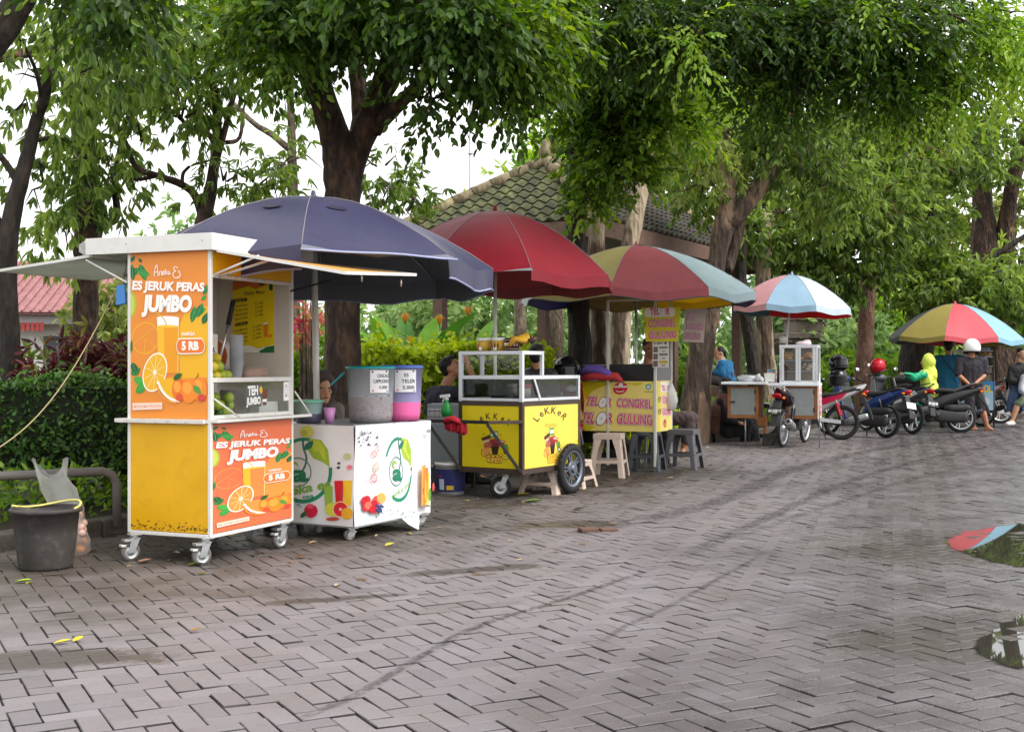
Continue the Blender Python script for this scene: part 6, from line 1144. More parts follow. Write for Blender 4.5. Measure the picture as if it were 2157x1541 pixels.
p.ell((448, 770), 52, 52, (206, 36, 54)); p.ell((448, 768), 44, 44, (222, 50, 66)); p.fill([(400, 752), (496, 752), (496, 766), (400, 766)], (248, 244, 240)); p.ell((448, 744), 16, 20, (246, 240, 236)); p.ell((448, 792), 30, 12, (246, 236, 230)); p.ell((448, 788), 26, 8, (206, 36, 54))
p.fill([(630, 745), (650, 735), (670, 745), (668, 775), (650, 790), (632, 775)], (110, 160, 170)); p.ell((650, 762), 11, 14, (220, 230, 226)); p.stroke([(620, 802), (685, 804)], 4, (120, 110, 50))
def pink_text(p, t, a, b_, h, sh=0.0):
    p.text(t, a, b_, h, (170, 40, 90), bold=.085, shear=sh); p.text(t, a, b_, h, (252, 236, 240), bold=.055, shear=sh); p.text(t, a, b_, h, (222, 30, 96), bold=.015, shear=sh)
def egg(p, c, rx, ry): p.ell(c, rx*1.14, ry*1.12, (110, 60, 60)); p.ell(c, rx, ry, (250, 248, 244)); p.ell(c, rx*.3, ry*.3, (240, 214, 200))
pink_text(p, 'TEL', (232, 900), (318, 902), 62); egg(p, (346, 880), 25, 38); pink_text(p, 'R', (372, 908), (408, 910), 60); pink_text(p, 'CONGKEL', (438, 912), (676, 928), 60)
pink_text(p, 'TEL', (240, 1012), (322, 1018), 64); egg(p, (360, 990), 28, 40); pink_text(p, 'R', (394, 1018), (432, 1020), 60); pink_text(p, 'GULUNG', (456, 1022), (674, 1036), 62)
p.fill([(440, 1070), (512, 1072), (512, 1090), (440, 1085)], (250, 244, 200)); b.build('front_banner', tel)
b = MB(); b.box((-.004, 0, .45), (.006, TY, 1.03), BAN2); p = Poster(b, (.006, 0, .45), (0, 1, 0), (0, 0, 1), TY, .58, [(706, 715), (820, 700), (820, 1062), (700, 1078)], pzt, step=.0001)
p.fill([(706, 715), (730, 712), (724, 1075), (700, 1078)], (236, 214, 70)); p.fill([(735, 722), (798, 716), (798, 782), (735, 788)], (248, 246, 244)); pink_text(p, 'TEL', (740, 776), (772, 774), 34); egg(p, (778, 754), 7, 16); pink_text(p, 'R', (785, 774), (796, 773), 34)
for y, s_ in ((866, 'CONGKEL'), (952, 'GULUNG')): p.fill([(744, y-58), (816, y-60), (816, y+2), (744, y+4)], (246, 200, 190)); pink_text(p, s_, (748, y-6), (812, y-8), 40); p.ring((722, y-24), 11, 20, .3, (110, 100, 30)); p.stroke([(716, y-30), (722, y-20), (734, y-46)], 4, (90, 90, 30))
p.ell((764, 1012), 11, 32, (206, 60, 40)); p.ell((764, 1022), 5, 16, (240, 180, 60)); b.build('side_banner', tel)
b = MB(); b.box((-TX+.16, .01, .45), (-.008, TY-.01, 1.02), BLACKM); b.build('cabinet', tel)
b = MB(); b.box((-TX*.62, .0, 1.02), (.0, .02, 1.22), flat('black_tin', (44, 42, 42), rough=.4)); b.box((-.02, .02, 1.02), (0, TY, 1.19), flat('grey_tin', (110, 108, 108), rough=.45)); b.box((-TX*.62, .02, 1.02), (-.02, TY, 1.03), STEEL); b.build('splash_guard', tel, bevel=.003)
for x, y, m in ((-.58, -.01, WHITEP), (-.01, -.01, WHITEP), (-.005, TY+.01, WHITEP)): b = MB(); b.bar((x, y, .06), (x, y, 1.95), .026, .026, m); b.build('post', tel)
b = MB(); b.bar((-.58, -.01, 1.95), (-.005, -.01, 1.95), .02, .02, WHITEP); b.bar((-.9, 0, 1.21), (-.58, 0, 1.21), .02, .012, GALV); b.build('top_rail', tel)
for x, y in ((-.3, TY-.06), (-.04, .06)): b = MB(); b.box((x-.015, y-.015, 0), (x+.015, y+.015, .45), GALV); b.build('leg', tel)
# hanging banner at the top
b = MB(); tp = [(545, 180), (925, 180), (905, 418), (608, 412)]; q = [MT.inverted() @ P(1180+x/3.503, 600+y/3.503, d) for (x, y), d in zip(tp, (13.75, 13.95, 13.95, 13.85))]
t = thing('hanging_banner', 'yellow hanging banner with egg snack lettering under the multicoloured parasol', 'banner', MT @ Vector((-.3, -.02, 1.5)), TA); o_ = Matrix.Translation((.3, .02, -1.5))
q = [o_ @ v for v in q]; y0 = sum(v.y for v in q)/4; zt, zb = q[0].z+.03, q[2].z; xa, xb = q[0].x, q[1].x; shp = [(xa, zt), (xb, zt), (q[2].x, zb), (q[3].x, zb)]
b.prism([(x, z) for x, z in reversed(shp)], (0, y0+.004, 0), (1, 0, 0), (0, 0, 1), .003, BAN1); p = Poster(b, (xa, y0, zb), (1, 0, 0), (0, 0, 1), xb-xa, zt-zb, [(545, 168), (925, 168), (925, 418), (545, 412)], pzt, step=.0001)
p.ell((600, 205), 28, 32, (246, 244, 226)); p.ell((845, 205), 28, 32, (246, 244, 226)); p.fill([(600, 173), (845, 173), (845, 237), (600, 237)], (246, 244, 226)); pink_text(p, 'TEL', (628, 222), (722, 222), 50); egg(p, (752, 200), 22, 26); pink_text(p, 'R', (784, 222), (820, 222), 50)
pink_text(p, 'CONGKEL', (612, 308), (876, 306), 50); pink_text(p, 'GULUNG', (614, 390), (882, 390), 48); p.ring((576, 290), 12, 16, .3, (120, 110, 30)); p.stroke([(568, 284), (576, 298), (590, 268)], 4, (110, 100, 30)); b.build('cloth', t)
b = MB(); SIDEB = flat('banner_back_side', (176, 156, 140), rough=.6, transl=.3, var=.1); q2 = [MT.inverted() @ P(1180+x/3.503, 600+y/3.503, d) for (x, y), d in zip([(920, 180), (1078, 172), (1055, 425), (905, 418)], (14.0, 14.6, 14.6, 14.0))]; t3 = thing('side_banner', 'back of a banner showing faint mirrored lettering beside the yellow hanging banner', 'banner', MT @ Vector((0, .2, 1.5)), TA); o2_ = Matrix.Translation((0, -.2, -1.5)); q2 = [o2_ @ v for v in q2]
b.add([v for v in q2]+[v+Vector((.003, .003, 0)) for v in q2], [(0, 1, 2, 3), (7, 6, 5, 4), (0, 4, 5, 1), (1, 5, 6, 2), (2, 6, 7, 3), (3, 7, 4, 0)], SIDEB)
for s_, x0, x1, y in (('TEL', .06, .5, .68), ('CONGKEL', .04, .92, .40), ('GULUNG', .04, .8, .1)):
    vs, fs, L = text_geo(s_, .05); u = (q2[2]-q2[3]); v = (q2[0]-q2[3]); nn = u.cross(v).normalized()
    if nn.y > 0: nn = -nn
    b.add([q2[3]+u*(x1-(x1-x0)*x/L)+v*(y+.2*yy/.7)+nn*.012 for x, yy in vs], fs, ink((140, 60, 90)))
b.build('cloth', t3)
t = thing('price_board', 'white price board with photos and yellow labels hanging below the banner', 'sign', MT @ Vector((-.02, -.02, 1.2)), TA); b = MB(); q = [Matrix.Translation((.02, .02, -1.2)) @ (MT.inverted() @ P(1180+x/3.503, 600+y/3.503, 13.95)) for x, y in ((682, 418), (818, 420), (816, 612), (684, 608))]; y0 = q[0].y; b.box((q[0].x, y0, q[3].z), (q[1].x, y0+.006, q[0].z), WHITEP)
p = Poster(b, (q[0].x, y0, q[3].z), (1, 0, 0), (0, 0, 1), q[1].x-q[0].x, q[0].z-q[3].z, [(682, 418), (818, 420), (816, 612), (684, 608)], pzt, step=.0001); p.text('MENU', (720, 438), (770, 438), 12, (50, 50, 50), bold=.04); p.ell((792, 432), 10, 10, (60, 60, 60)); p.ell((700, 432), 6, 8, (90, 90, 90))
for y in (478, 530, 582): p.fill([(690, y-20), (726, y-20), (726, y+20), (690, y+20)], (100, 84, 76)); p.ell((708, y), 14, 9, (150, 110, 84)); p.fill([(738, y-22), (808, y-22), (808, y-6), (738, y-6)] if y < 580 else [(738, y-20), (808, y-20), (808, y), (738, y)], (150, 140, 110) if y < 580 else (224, 200, 60)); p.text('TELOR 5000', (742, y-8), (804, y-8), 9, (60, 50, 40), bold=.02); p.text('5000', (758, y+18), (790, y+18), 9, (60, 60, 60), bold=.02)
b.build('board', t)
q = MT @ Vector((.03, TY-.1, .9)); t = thing('carrier_bag', 'white plastic carrier bag hanging behind the egg snack cart', 'bag', q, TA); b = MB(); b.lathe([(.001, -.22), (.07, -.2), (.1, -.1), (.07, .0), (.02, .1), (.01, .14)], filmmat('white_bag', S(226, 226, 226), .92), n=16, sx=.8); b.build('bag', t)
q = P(1262, 795, 13.9); t = thing('purple_bag', 'purple and red cloth bundle on the red motorbike behind the yellow banner', 'bundle', (q.x-.03, q.y+.16, q.z+.02), TA); b = MB(); VIOC = flat('purple_cloth', (112, 88, 176), rough=.6, bump=.3); b.tube([(-.2, 0, .02), (-.08, -.02, .08), (.08, -.02, .07), (.2, 0, .0), (.26, 0, -.06)], [.03, .06, .06, .05, .02], VIOC, n=12, jit=.1, sy=.8); b.build('purple_cloth', t); b = MB(); b.tube([(-.2, .0, -.03), (0, -.02, .0), (.26, .0, -.01), (.32, 0, -.06)], [.03, .05, .05, .02], flat('red_cloth', (190, 56, 60), rough=.7), n=10, jit=.1); b.build('red_cloth', t)
# leaning black moulded seat shell
q = G(1300, 985); t = thing('seat_shell', 'black moulded plastic shell with a red tag leaning behind the beige stool', 'plastic shell', (q.x, q.y+.45, 0), RAD(-20)); b = MB(); secs = []
for k in range(7):
    u = k/6; c = Vector((-.16+.42*u, 0, .50-.42*u)); h = .05+.10*sin(pi*min(1, u+.15)); secs.append([c+Vector((h*.6*cos(a), .17*sin(a)*(1-.25*u), h*.7*sin(a+1.2))) for a in [2*pi*j/12 for j in range(12)]])
b.loft(secs, BLACKM); b.build('shell', t); k = MB(); k.prism([(.0, .30), (.26, .08), (.30, .14), (.05, .38)], (.06, -.19, 0), (1, 0, 0), (0, 0, 1), .02, flat('charcoal_plastic', (58, 56, 58), rough=.5)); k.build('flap', t, bevel=.004); k = MB(); k.box((.16, -.214, .12), (.23, -.2115, .17), flat('red_tag', (206, 40, 40))); k.build('tag', t)
# ================================================================= THE CART WITH TWO CABINETS
FA = RAD(-20); FO = P(1722, 942, 18.1); FO.z = 0; MF = Matrix.Translation(FO) @ Matrix.Rotation(FA, 4, 'Z')
fr = thing('fried_snack_cart', 'white topped snack cart with two wooden framed cabinets and a glass case of fried food', 'food cart', FO, FA); FX, FY = 1.34, .55
WOOD = mat('orange_brown_wood', S(150, 96, 54), rough=.55, var=.25, scale=12); ZINC = flat('zinc_door', (152, 156, 156), rough=.4, metal=.35, var=.12, dirt=.25); TOPW = flat('white_table_top', (226, 228, 232), rough=.35)
b = MB(); b.box((-.72, -.05, .905), (.01, FY, .945), TOPW); b.box((-FX-.06, -.10, .925), (-.722, FY, .962), TOPW); b.build('table_top', fr, bevel=.006)
for xa, xb, nm in ((-.46, -.0, 'cabinet'), (-FX+.02, -.86, 'cabinet')):
    b = MB(); z0, z1 = .42, .90; b.box((xa, .012, z0), (xb, FY-.02, z1), WOOD)
    for lo, hi in (((xa, 0, z0), (xa+.045, .012, z1)), ((xb-.05, 0, z0), (xb, .012, z1)), ((xa+.045, 0, z0), (xb-.05, .012, z0+.05)), ((xa+.045, 0, z1-.03), (xb-.05, .012, z1))): b.box(lo, hi, WOOD)
    c = b.build(nm, fr, bevel=.003); d = MB(); d.box((xa+.047, .001, z0+.052), (xb-.052, .008, z1-.032), ZINC); d.box((xb-.06, -.004, z1-.12), (xb-.04, .0, z1-.05), BLACKM); d.box((xb-.06, -.004, z0+.1), (xb-.04, .0, z0+.17), BLACKM); d = d.build('door', c); h = MB(); h.bar((xa+.045, -.012, z0+.24), (xa+.11, -.012, z0+.245), .014, .02, BLACKM); h.box((xa+.05, -.012, z0+.235), (xa+.06, .001, z0+.25), BLACKM); h.build('latch', d)
b = MB(); b.box((-.004+.004, .02, .42), (.006, FY-.03, .90), WHITEP); p = Poster(b, (.006, .02, .42), (0, 1, 0), (0, 0, 1), FY-.05, .48, [(0, 0), (100, 0), (100, 100), (0, 100)], step=.0001)
for i, (s_, y) in enumerate((('PANGSIT', 18), ('GORENGAN', 36), ('TAHU', 54), ('BAKWAN', 72), ('TEMPE', 90))): p.text(s_, (10, y), (90, y), 13, (222, 50, 70), bold=.04)
b.build('menu_strip', fr)
for x, y in ((.03, -.02), (-FX+.28, .05)): b = MB(); b.cyl((x, y, 0), (x, y, 1.1 if x > 0 else .5), .011, GALV, n=10); b.build('leg', fr)
# glass case
b = MB(); x0, x1, za, zb = -.55, .0, .946, 1.50
for x in (x0, x1-.03): 
    for y in (0, .37): b.box((x, y, za), (x+.03, y+.03, zb), ALUW)
for z in (za, zb-.035):
    b.box((x0+.03, 0, z), (x1-.03, .03, z+.035), ALUW); b.box((x0+.03, .37, z), (x1-.03, .4, z+.035), ALUW); b.box((x0, .03, z), (x0+.03, .37, z+.035), ALUW); b.box((x1-.03, .03, z), (x1, .37, z+.035), ALUW)
b.box((x0, 0, zb), (x1, .4, zb+.012), ALUW)
for x in (x0+.03, x0+.235, x0+.275, x1-.07): b.box((x, -.012, za+.04), (x+.035, -.001, zb-.04), ALUW)
b.build('case_frame', fr, bevel=.002)
b = MB(); b.box((x0+.06, .008, za+.04), (x1-.06, .012, zb-.04), GLASS); b.box((x1-.018, .03, za+.04), (x1-.014, .37, zb-.04), GLASS); b.build('case_glass', fr)
b = MB()
for z in (za+.17, za+.33): b.box((x0+.03, .04, z), (x1-.03, .36, z+.006), STEEL)
b.box((x0+.03, .362, za+.035), (x1-.03, .368, zb-.035), flat('case_back', (140, 120, 96))); b.build('shelf', fr)
FRY = mat('fried_batter', S(206, 150, 66), rough=.6, var=.35, scale=30, bump=.4); FRY2 = mat('dark_fried', S(120, 84, 54), rough=.6, var=.35, scale=30, bump=.4)
for j, (xx, z, m, lab) in enumerate(((-.41, za+.336, FRY, 'golden fritters on the top shelf behind the left door'), (-.14, za+.336, FRY, 'golden fritters on the top shelf behind the right door'), (-.41, za+.176, FRY2, 'brown fried snacks on the middle shelf behind the left door'), (-.14, za+.176, flat('pale_tofu', (200, 176, 140), bump=.3), 'pale fried tofu on the middle shelf behind the right door'))):
    t = thing('fried_snacks', lab, 'food', MF @ Vector((xx, .17, z)), FA); b = MB()
    for i in range(22):
        M = Matrix.Rotation(rr.uniform(0, 3), 3, 'Z'); b.ell((rr.uniform(-.10, .10), rr.uniform(-.11, .1), .03+.035*(i//9)), (.035, .022, .02), m, 9, 6, M=M)
    b.build('pile', t)
def ft(name, label, cat, x, y, z, rz=0, group=None): return thing(name, label, cat, MF @ Vector((x, y, z)), FA+rz, group)
t = ft('steam_pot', 'shallow aluminium pan with a lid on the white table top', 'pan', -1.02, .12, .962); b = MB(); b.lathe([(.001, 0), (.15, 0), (.165, .05), (.18, .07), (.18, .078), (.165, .078)], ALU, n=32); b.build('pan', t); k = MB(); k.lathe([(.17, .078), (.16, .09), (.09, .105), (.001, .108)], ALU, n=32); k.tube([(-.07, 0, .105), (-.06, 0, .135), (.06, 0, .135), (.07, 0, .105)], .006, BLACKM, n=8); k.build('lid', t)
t = ft('white_box', 'white plastic box in the middle of the white table top', 'box', -.70, .10, .962); b = MB(); b.loft([[(-.07, -.06, 0), (.07, -.06, 0), (.07, .06, 0), (-.07, .06, 0)], [(-.085, -.072, .13), (.085, -.072, .13), (.085, .072, .13), (-.085, .072, .13)]], WHITEP, smooth=False); b.build('box', t, bevel=.01)
t = ft('plastic_bags', 'crumpled white plastic bag lying on the white table top', 'bag', -.86, .02, .962); b = MB()
for i in range(6): b.ell((rr.uniform(-.05, .05), rr.uniform(-.03, .03), .035+.01*i), (.05, .035, .03), filmmat('white_bag', S(226, 226, 226), .92), 9, 6, M=Matrix.Rotation(rr.uniform(0, 3), 3, (rr.random(), 1, rr.random())))
b.build('bag', t)
t = ft('flower_tub', 'pink tub of pale blue napkins left of the glass case', 'tub', -.72, .36, .962); b = MB(); b.lathe([(.001, 0), (.055, 0), (.068, .15), (.066, .15)], flat('dusty_pink', (214, 176, 168)), n=20); b.build('tub', t); k = MB()
for i in range(12): a = rr.uniform(0, 6.3); k.prism([(-.02, 0), (.02, 0), (.028, .05), (-.01, .06)], (.03*cos(a), .03*sin(a), .13), (cos(a+1), sin(a+1), 0), (cos(a)*.4, sin(a)*.4, 1), .002, flat('napkin_blue', (150, 196, 226)))
k.build('napkins', t)
t = ft('bottle_rack', 'dark red sauce bottle beside the glass case', 'bottle', -.60, .3, .946); b = MB(); b.lathe([(.001, 0), (.03, 0), (.03, .13), (.012, .17), (.012, .2), (.001, .2)], flat('dark_red_bottle', (110, 50, 60), rough=.3), n=18); b.build('bottle', t)
t = ft('cloth_heap', 'pale cloth lying on top of the glass case', 'cloth', -.22, .15, zb+.012); b = MB(); b.ell((0, 0, .02), (.12, .09, .04), flat('pale_cloth', (214, 196, 200), rough=.9, bump=.4), 14, 7); b.ell((.05, .02, .05), (.06, .05, .03), flat('pale_cloth', (214, 196, 200))); b.build('cloth', t)
q = P(1649, 716, 18.95); t = thing('water_flask', 'white plastic cup hung on the pole of the light blue parasol', 'cup', (q.x, q.y, q.z-.05), 0); b = MB(); b.lathe([(.001, 0), (.05, .0), (.06, .1), (.055, .105), (.001, .11)], WHITEP, n=18); b.build('cup', t)
q = G(1625, 938); t = thing('concrete_block', 'small concrete block chocking the wheel under the snack cart', 'block', (q.x, q.y+.12, 0), RAD(-12)); b = MB(); b.loft([[(-.12, -.09, 0), (.13, -.08, 0), (.12, .1, 0), (-.11, .09, 0)], [(-.11, -.08, .17), (.11, -.075, .16), (.11, .08, .17), (-.1, .08, .175)]], KERBM, smooth=False); b.build('block', t, bevel=.012)
q = G(1605, 925); t = thing('wooden_crate', 'orange brown wooden box on the ground behind the rear wheel under the snack cart', 'crate', (q.x, q.y+.4, 0), RAD(-15)); b = MB(); b.box((-.16, -.1, .2), (.16, .12, .36), WOOD); b.box((-.15, -.09, .0), (-.11, .11, .2), WOOD); b.box((.11, -.09, 0), (.15, .11, .2), WOOD); b.build('crate', t, bevel=.004)
# ================================================================= THE BLUE SNACK CART FAR RIGHT
SA = RAD(-25); SO = P(2096, 900, 24.0); SO.z = 0; MS = Matrix.Translation(SO) @ Matrix.Rotation(SA, 4, 'Z'); sn = thing('blue_snack_cart', 'small blue and white snack cart with a glass case under the pink and yellow parasol', 'food cart', SO, SA)
b = MB(); BL = flat('sky_blue_sticker', (70, 150, 206)); b.box((-.8, 0, .34), (-.03, .45, .90), BL); p = Poster(b, (-.8, 0, .34), (1, 0, 0), (0, 0, 1), .77, .56, [(0, 0), (100, 0), (100, 100), (0, 100)]); p.fill([(0, 44), (100, 34), (100, 100), (0, 100)], (170, 206, 226)); p.text('CILOK KOL', (20, 36), (97, 36), 22, (236, 214, 60), bold=.06); p.ell((78, 70), 14, 16, (226, 232, 236))
p = Poster(b, (-.03, 0, .34), (0, 1, 0), (0, 0, 1), .45, .56, [(0, 0), (100, 0), (100, 100), (0, 100)]); p.fill([(8, 14), (92, 14), (92, 92), (8, 92)], (206, 222, 232)); p.fill([(20, 18), (80, 18), (80, 40), (20, 40)], (240, 206, 110)); p.ell((56, 66), 26, 14, (150, 186, 206)); b.build('box', sn)
b = MB()
for x, y in ((-.78, .02), (-.05, .02), (-.78, .43), (-.05, .43)): b.box((x-.012, y-.012, .9), (x+.012, y+.012, 1.5), BROWNM)
for z in (1.2, 1.38, 1.5): b.box((-.79, 0, z-.01), (-.04, .45, z+.004), ALU)
b.build('case_frame', sn); b = MB(); b.box((-.76, .006, .92), (-.06, .01, 1.48), GLASS); b.box((-.046, .03, .92), (-.042, .42, 1.48), GLASS); b.build('case_glass', sn)
for x, y in ((-.02, .01), (-.78, .01), (-.05, .43)): b = MB(); b.cyl((x, y, 0), (x, y, .34 if x < -.03 else 1.5), .014, BROWNM, n=8); b.build('leg', sn)
t = thing('fried_snacks', 'golden fritters on the top shelf of the blue snack cart', 'food', MS @ Vector((-.2, .2, 1.384)), SA); b = MB()
for i in range(14): b.ell((rr.uniform(-.1, .1), rr.uniform(-.1, .1), .03+.03*(i//7)), (.045, .03, .025), FRY, 9, 6)
b.build('pile', t)
t = thing('snack_packets', 'pale snack packets on the lower shelves of the blue snack cart', 'packets', MS @ Vector((-.2, .2, .9)), SA); b = MB()
for i in range(10): b.cbox((-.12+.06*(i % 5), -.08+.04*(i % 2), .07+.15*(i//5)), (.05, .05, .12), flat('packet_white', (206, 196, 182)) if i % 2 else flat('packet_tan', (176, 150, 120)))
b.build('packets', t); t = thing('food_tray', 'pale blue tray standing on top of the blue snack cart', 'tray', MS @ Vector((-.28, .2, 1.505)), SA); b = MB(); b.lathe([(.001, 0), (.16, 0), (.2, .05), (.19, .05)], flat('pale_blue_plastic', (150, 190, 196)), n=24); b.build('tray', t)
# ================================================================= MOTORBIKES
def ring_yz(c, hy, hz, n=14, tilt=0.0, e=.75):
    out = []
    for j in range(n):
        a = 2*pi*j/n; y = hy*abs(cos(a))**e*(1 if cos(a) >= 0 else -1); z = hz*abs(sin(a))**e*(1 if sin(a) >= 0 else -1); out.append(Vector((c[0]-z*sin(tilt), c[1]+y, c[2]+z*cos(tilt))))
    return out
def loftx(m, secs, mt): return m.loft([ring_yz((x, 0, z), hy, hz, tilt=t) for x, z, hy, hz, t in secs], mt)
def motorbike(label, gx, gy, ang, body, accent=None, style='scooter', plate='AD 4821 KP', plate_col=((30, 30, 30), (230, 230, 226)), wheel_r=.27, tw=.05, spokes=5, rimm=None, seatm=None, tail=True, shock=None, name='motorbike', group='motorbikes parked by the carts', lean=RAD(7), mirror=True):
    t = thing(name, label, 'motorbike', (gx, gy, 0), ang, group); t.rotation_euler = (lean, 0, ang); accent = accent or body; WBS = 1.26; r = wheel_r; seatm = seatm or flat('black_vinyl_seat', (40, 40, 42), rough=.5); rimm = rimm or ALU; PLB = flat('matt_black_plastic', (44, 44, 46), rough=.6); DK = flat('dark_engine_metal', (62, 60, 60), rough=.45, metal=.5, dirt=.4)
    spoked_wheel(t, (0, 0, r), (0, 1, 0), r, tw, 'rear_wheel', spokes, rimm, disc=False); spoked_wheel(t, (WBS, 0, r), (0, 1, 0), r, tw*.9, 'front_wheel', spokes, rimm, disc=False)
    b = MB()
    if style == 'underbone':
        loftx(b, [(-.36, .86, .03, .03, .5), (-.22, .80, .085, .06, .4), (.05, .70, .11, .10, .3), (.3, .58, .10, .12, .2), (.5, .50, .08, .11, 0)], body); loftx(b, [(.45, .5, .07, .09, 0), (.7, .48, .06, .07, -.2), (.86, .62, .07, .08, -.7), (.98, .82, .09, .08, -1.0), (1.0, .95, .07, .06, -1.2)], body)
        for s_ in (-1, 1): b.prism([(.82, .40), (.92, .38), (1.14, .78), (1.08, .92), (.98, .92), (.86, .62)], (0, s_*.13+.01, 0), (1, 0, 0), (0, 0, 1), .02, body); b.prism([(.0, .66), (.3, .55), (.46, .55), (.3, .66), (-.1, .76)], (0, s_*.112+.012, 0), (1, 0, 0), (0, 0, 1), .02, accent)
    elif style == 'maxi':
        loftx(b, [(-.42, .80, .04, .03, .4), (-.28, .76, .10, .07, .3), (.0, .66, .15, .12, .2), (.3, .55, .16, .15, .1), (.55, .45, .15, .13, 0)], body); loftx(b, [(.5, .40, .14, .12, 0), (.75, .36, .15, .10, 0), (.95, .50, .17, .13, -.6), (1.12, .76, .17, .10, -.9), (1.16, .98, .12, .06, -1.0)], body)
        loftx(b, [(.30, .56, .05, .09, 0), (.62, .54, .07, .09, -.2), (.88, .70, .08, .08, -.6)], PLB)
    else:
        loftx(b, [(-.36, .79, .03, .03, .45), (-.24, .75, .09, .06, .35), (.02, .66, .125, .11, .25), (.26, .55, .125, .15, .1), (.42, .44, .11, .14, 0)], body); b.box((.36, -.13, .26), (.80, .13, .31), PLB)
        for s_ in (-1, 1): b.prism([(.74, .27), (.84, .27), (1.10, .74), (1.10, .95), (1.0, .97), (.90, .62)], (0, s_*.12+.02, 0), (1, 0, 0), (0, 0, 1), .03, body); b.prism([(-.2, .70), (.2, .55), (.4, .50), (.35, .58), (-.1, .76)], (0, s_*.126+.012, 0), (1, 0, 0), (0, 0, 1), .018, accent)
        b.prism([(.78, .28), (.84, .27), (1.06, .72), (1.06, .95), (.98, .95), (.92, .70)], (0, .12, 0), (1, 0, 0), (0, 0, 1), .24, PLB)
    b.build('body', t, bevel=.004)
    sh = {'underbone': (.80, .72, .70), 'maxi': (.86, .74, .76), 'scooter': (.80, .73, .72)}[style]; b = MB(); loftx(b, [(-.30, sh[0]+.02, .07, .02, .3), (-.2, sh[0]+.01, .10, .04, .25), (.1, sh[1], .125, .05, .05), (.35, sh[2], .11, .05, 0), (.50, sh[2]-.03, .07, .03, 0)], seatm); b.build('seat', t)
    if tail:
        b = MB(); RL = flat('red_tail_lens', (190, 24, 36), rough=.15, var=0); loftx(b, [(-.34, .76, .055, .045, .35), (-.39, .775, .07, .035, .35), (-.42, .79, .04, .02, .35)], RL); b.build('tail_light', t)
        b = MB(); ORL = flat('orange_lens', (224, 120, 30), rough=.2, var=0)
        for s_ in (-1, 1): b = MB(); b.ell((-.35, s_*.09, .74), (.03, .025, .02), ORL, 10, 6); b.build('indicator_lens', t)
    b = MB(); pr = [(-.28, .70), (-.36, .70), (-.47, .46), (-.50, .34), (-.475, .335), (-.42, .48), (-.30, .64)]; b.prism(pr, (0, .055, 0), (1, 0, 0), (0, 0, 1), .11, PLB); b.build('rear_fender', t, bevel=.006)
    if plate is not None:
        b = MB(); o = Vector((-.475, .115, .50)); u = Vector((0, -1, 0)); v = Vector((.28, 0, .96)).normalized(); b.prism([(0, 0), (.23, 0), (.23, .105), (0, .105)], o, u, v, -.004 if False else .004, ink(plate_col[0])); p = Poster(b, o+u.cross(v)*.004, u, v, .23, .105, [(0, 0), (100, 0), (100, 100), (0, 100)], step=.0003); p.text(plate, (8, 66), (92, 66), 40, plate_col[1], bold=.03); p.text('07 27', (36, 90), (64, 90), 16, plate_col[1]); b.build('license_plate', t)
    b = MB(); b.tube([(.30, -.13, .30), (.1, -.15, .27), (-.02, -.16, .30)], [.022, .025, .035], DK, n=10); b.tube([(-.02, -.16, .30), (-.12, -.17, .33), (-.36, -.18, .40), (-.40, -.18, .41)], [.04, .055, .05, .042], GALV if style == 'underbone' else PLB, n=14); b.cyl((-.401, -.18, .412), (-.405, -.18, .413), .026, BLACKM, n=12); b.build('exhaust', t)
    b = MB()
    if style == 'underbone': b.box((.36, -.10, .26), (.62, .10, .46), DK); b.cyl((.48, -.13, .34), (.48, .13, .34), .09, DK); b.bar((0, .09, r), (.45, .08, .33), .03, .06, body if shock else DK); b.bar((0, -.09, r), (.45, -.08, .33), .03, .05, body if shock else DK); b.tube([(.62, 0, .36), (.74, 0, .40)], [.07, .06], DK)
    else: b.loft([ring_yz((x, .13, z), .045, h) for x, z, h in ((.46, .30, .09), (.36, .29, .115), (.1, .27, .10), (-.05, .27, .10), (-.12, .27, .06))], PLB if style == 'maxi' else DK); b.box((.12, -.10, .24), (.40, .10, .40), DK); b.loft([ring_yz((x, .12, z), .05, h) for x, z, h in ((.30, .44, .04), (.15, .43, .07), (-.1, .44, .06), (-.16, .44, .03))], PLB)
    b.build('engine', t)
    for s_ in ((1, -1) if style != 'scooter' else (1,)):
        b = MB(); a, c = Vector((-.02, s_*.125, r+.03)), Vector((.08, s_*.13, .64)); b.tube([a, c], .012, GALV, n=8); L = (c-a)
        for k in range(9): b.torus(a+L*(.25+.07*k), L, .026, .007, shock or DK, n=14, k=6)
        b.build('shock_absorber', t)
    b = MB()
    for s_ in (-1, 1): b.tube([(WBS, s_*.07, r), (WBS-.17, s_*.06, .62), (WBS-.22, s_*.05, .78)], [.018, .02, .022], GALV, n=10)
    b.build('fork', t); b = MB(); rows = []
    for k in range(9): a = RAD(40+13*k); rows.append([Vector((WBS+(r+.03)*cos(a), y, r+(r+.03)*sin(a)-abs(y)*.35)) for y in (-.06, -.03, 0, .03, .06)])
    b.sheet(rows, body if style != 'maxi' else PLB); b.build('front_fender', t, solid=.006)
    hx = 1.02; b = MB(); b.tube([(hx-.12, .34, 1.0), (hx-.05, .22, 1.03), (hx, .06, 1.0), (hx, -.06, 1.0), (hx-.05, -.22, 1.03), (hx-.12, -.34, 1.0)], .012, BLACKM, n=8)
    for s_ in (-1, 1): b.tube([(hx-.14, s_*.36, .99), (hx-.07, s_*.25, 1.02)], .018, RUBBER, n=10); b.tube([(hx-.02, s_*.34, 1.01), (hx+.0, s_*.2, 1.02)], .007, GALV, n=6)
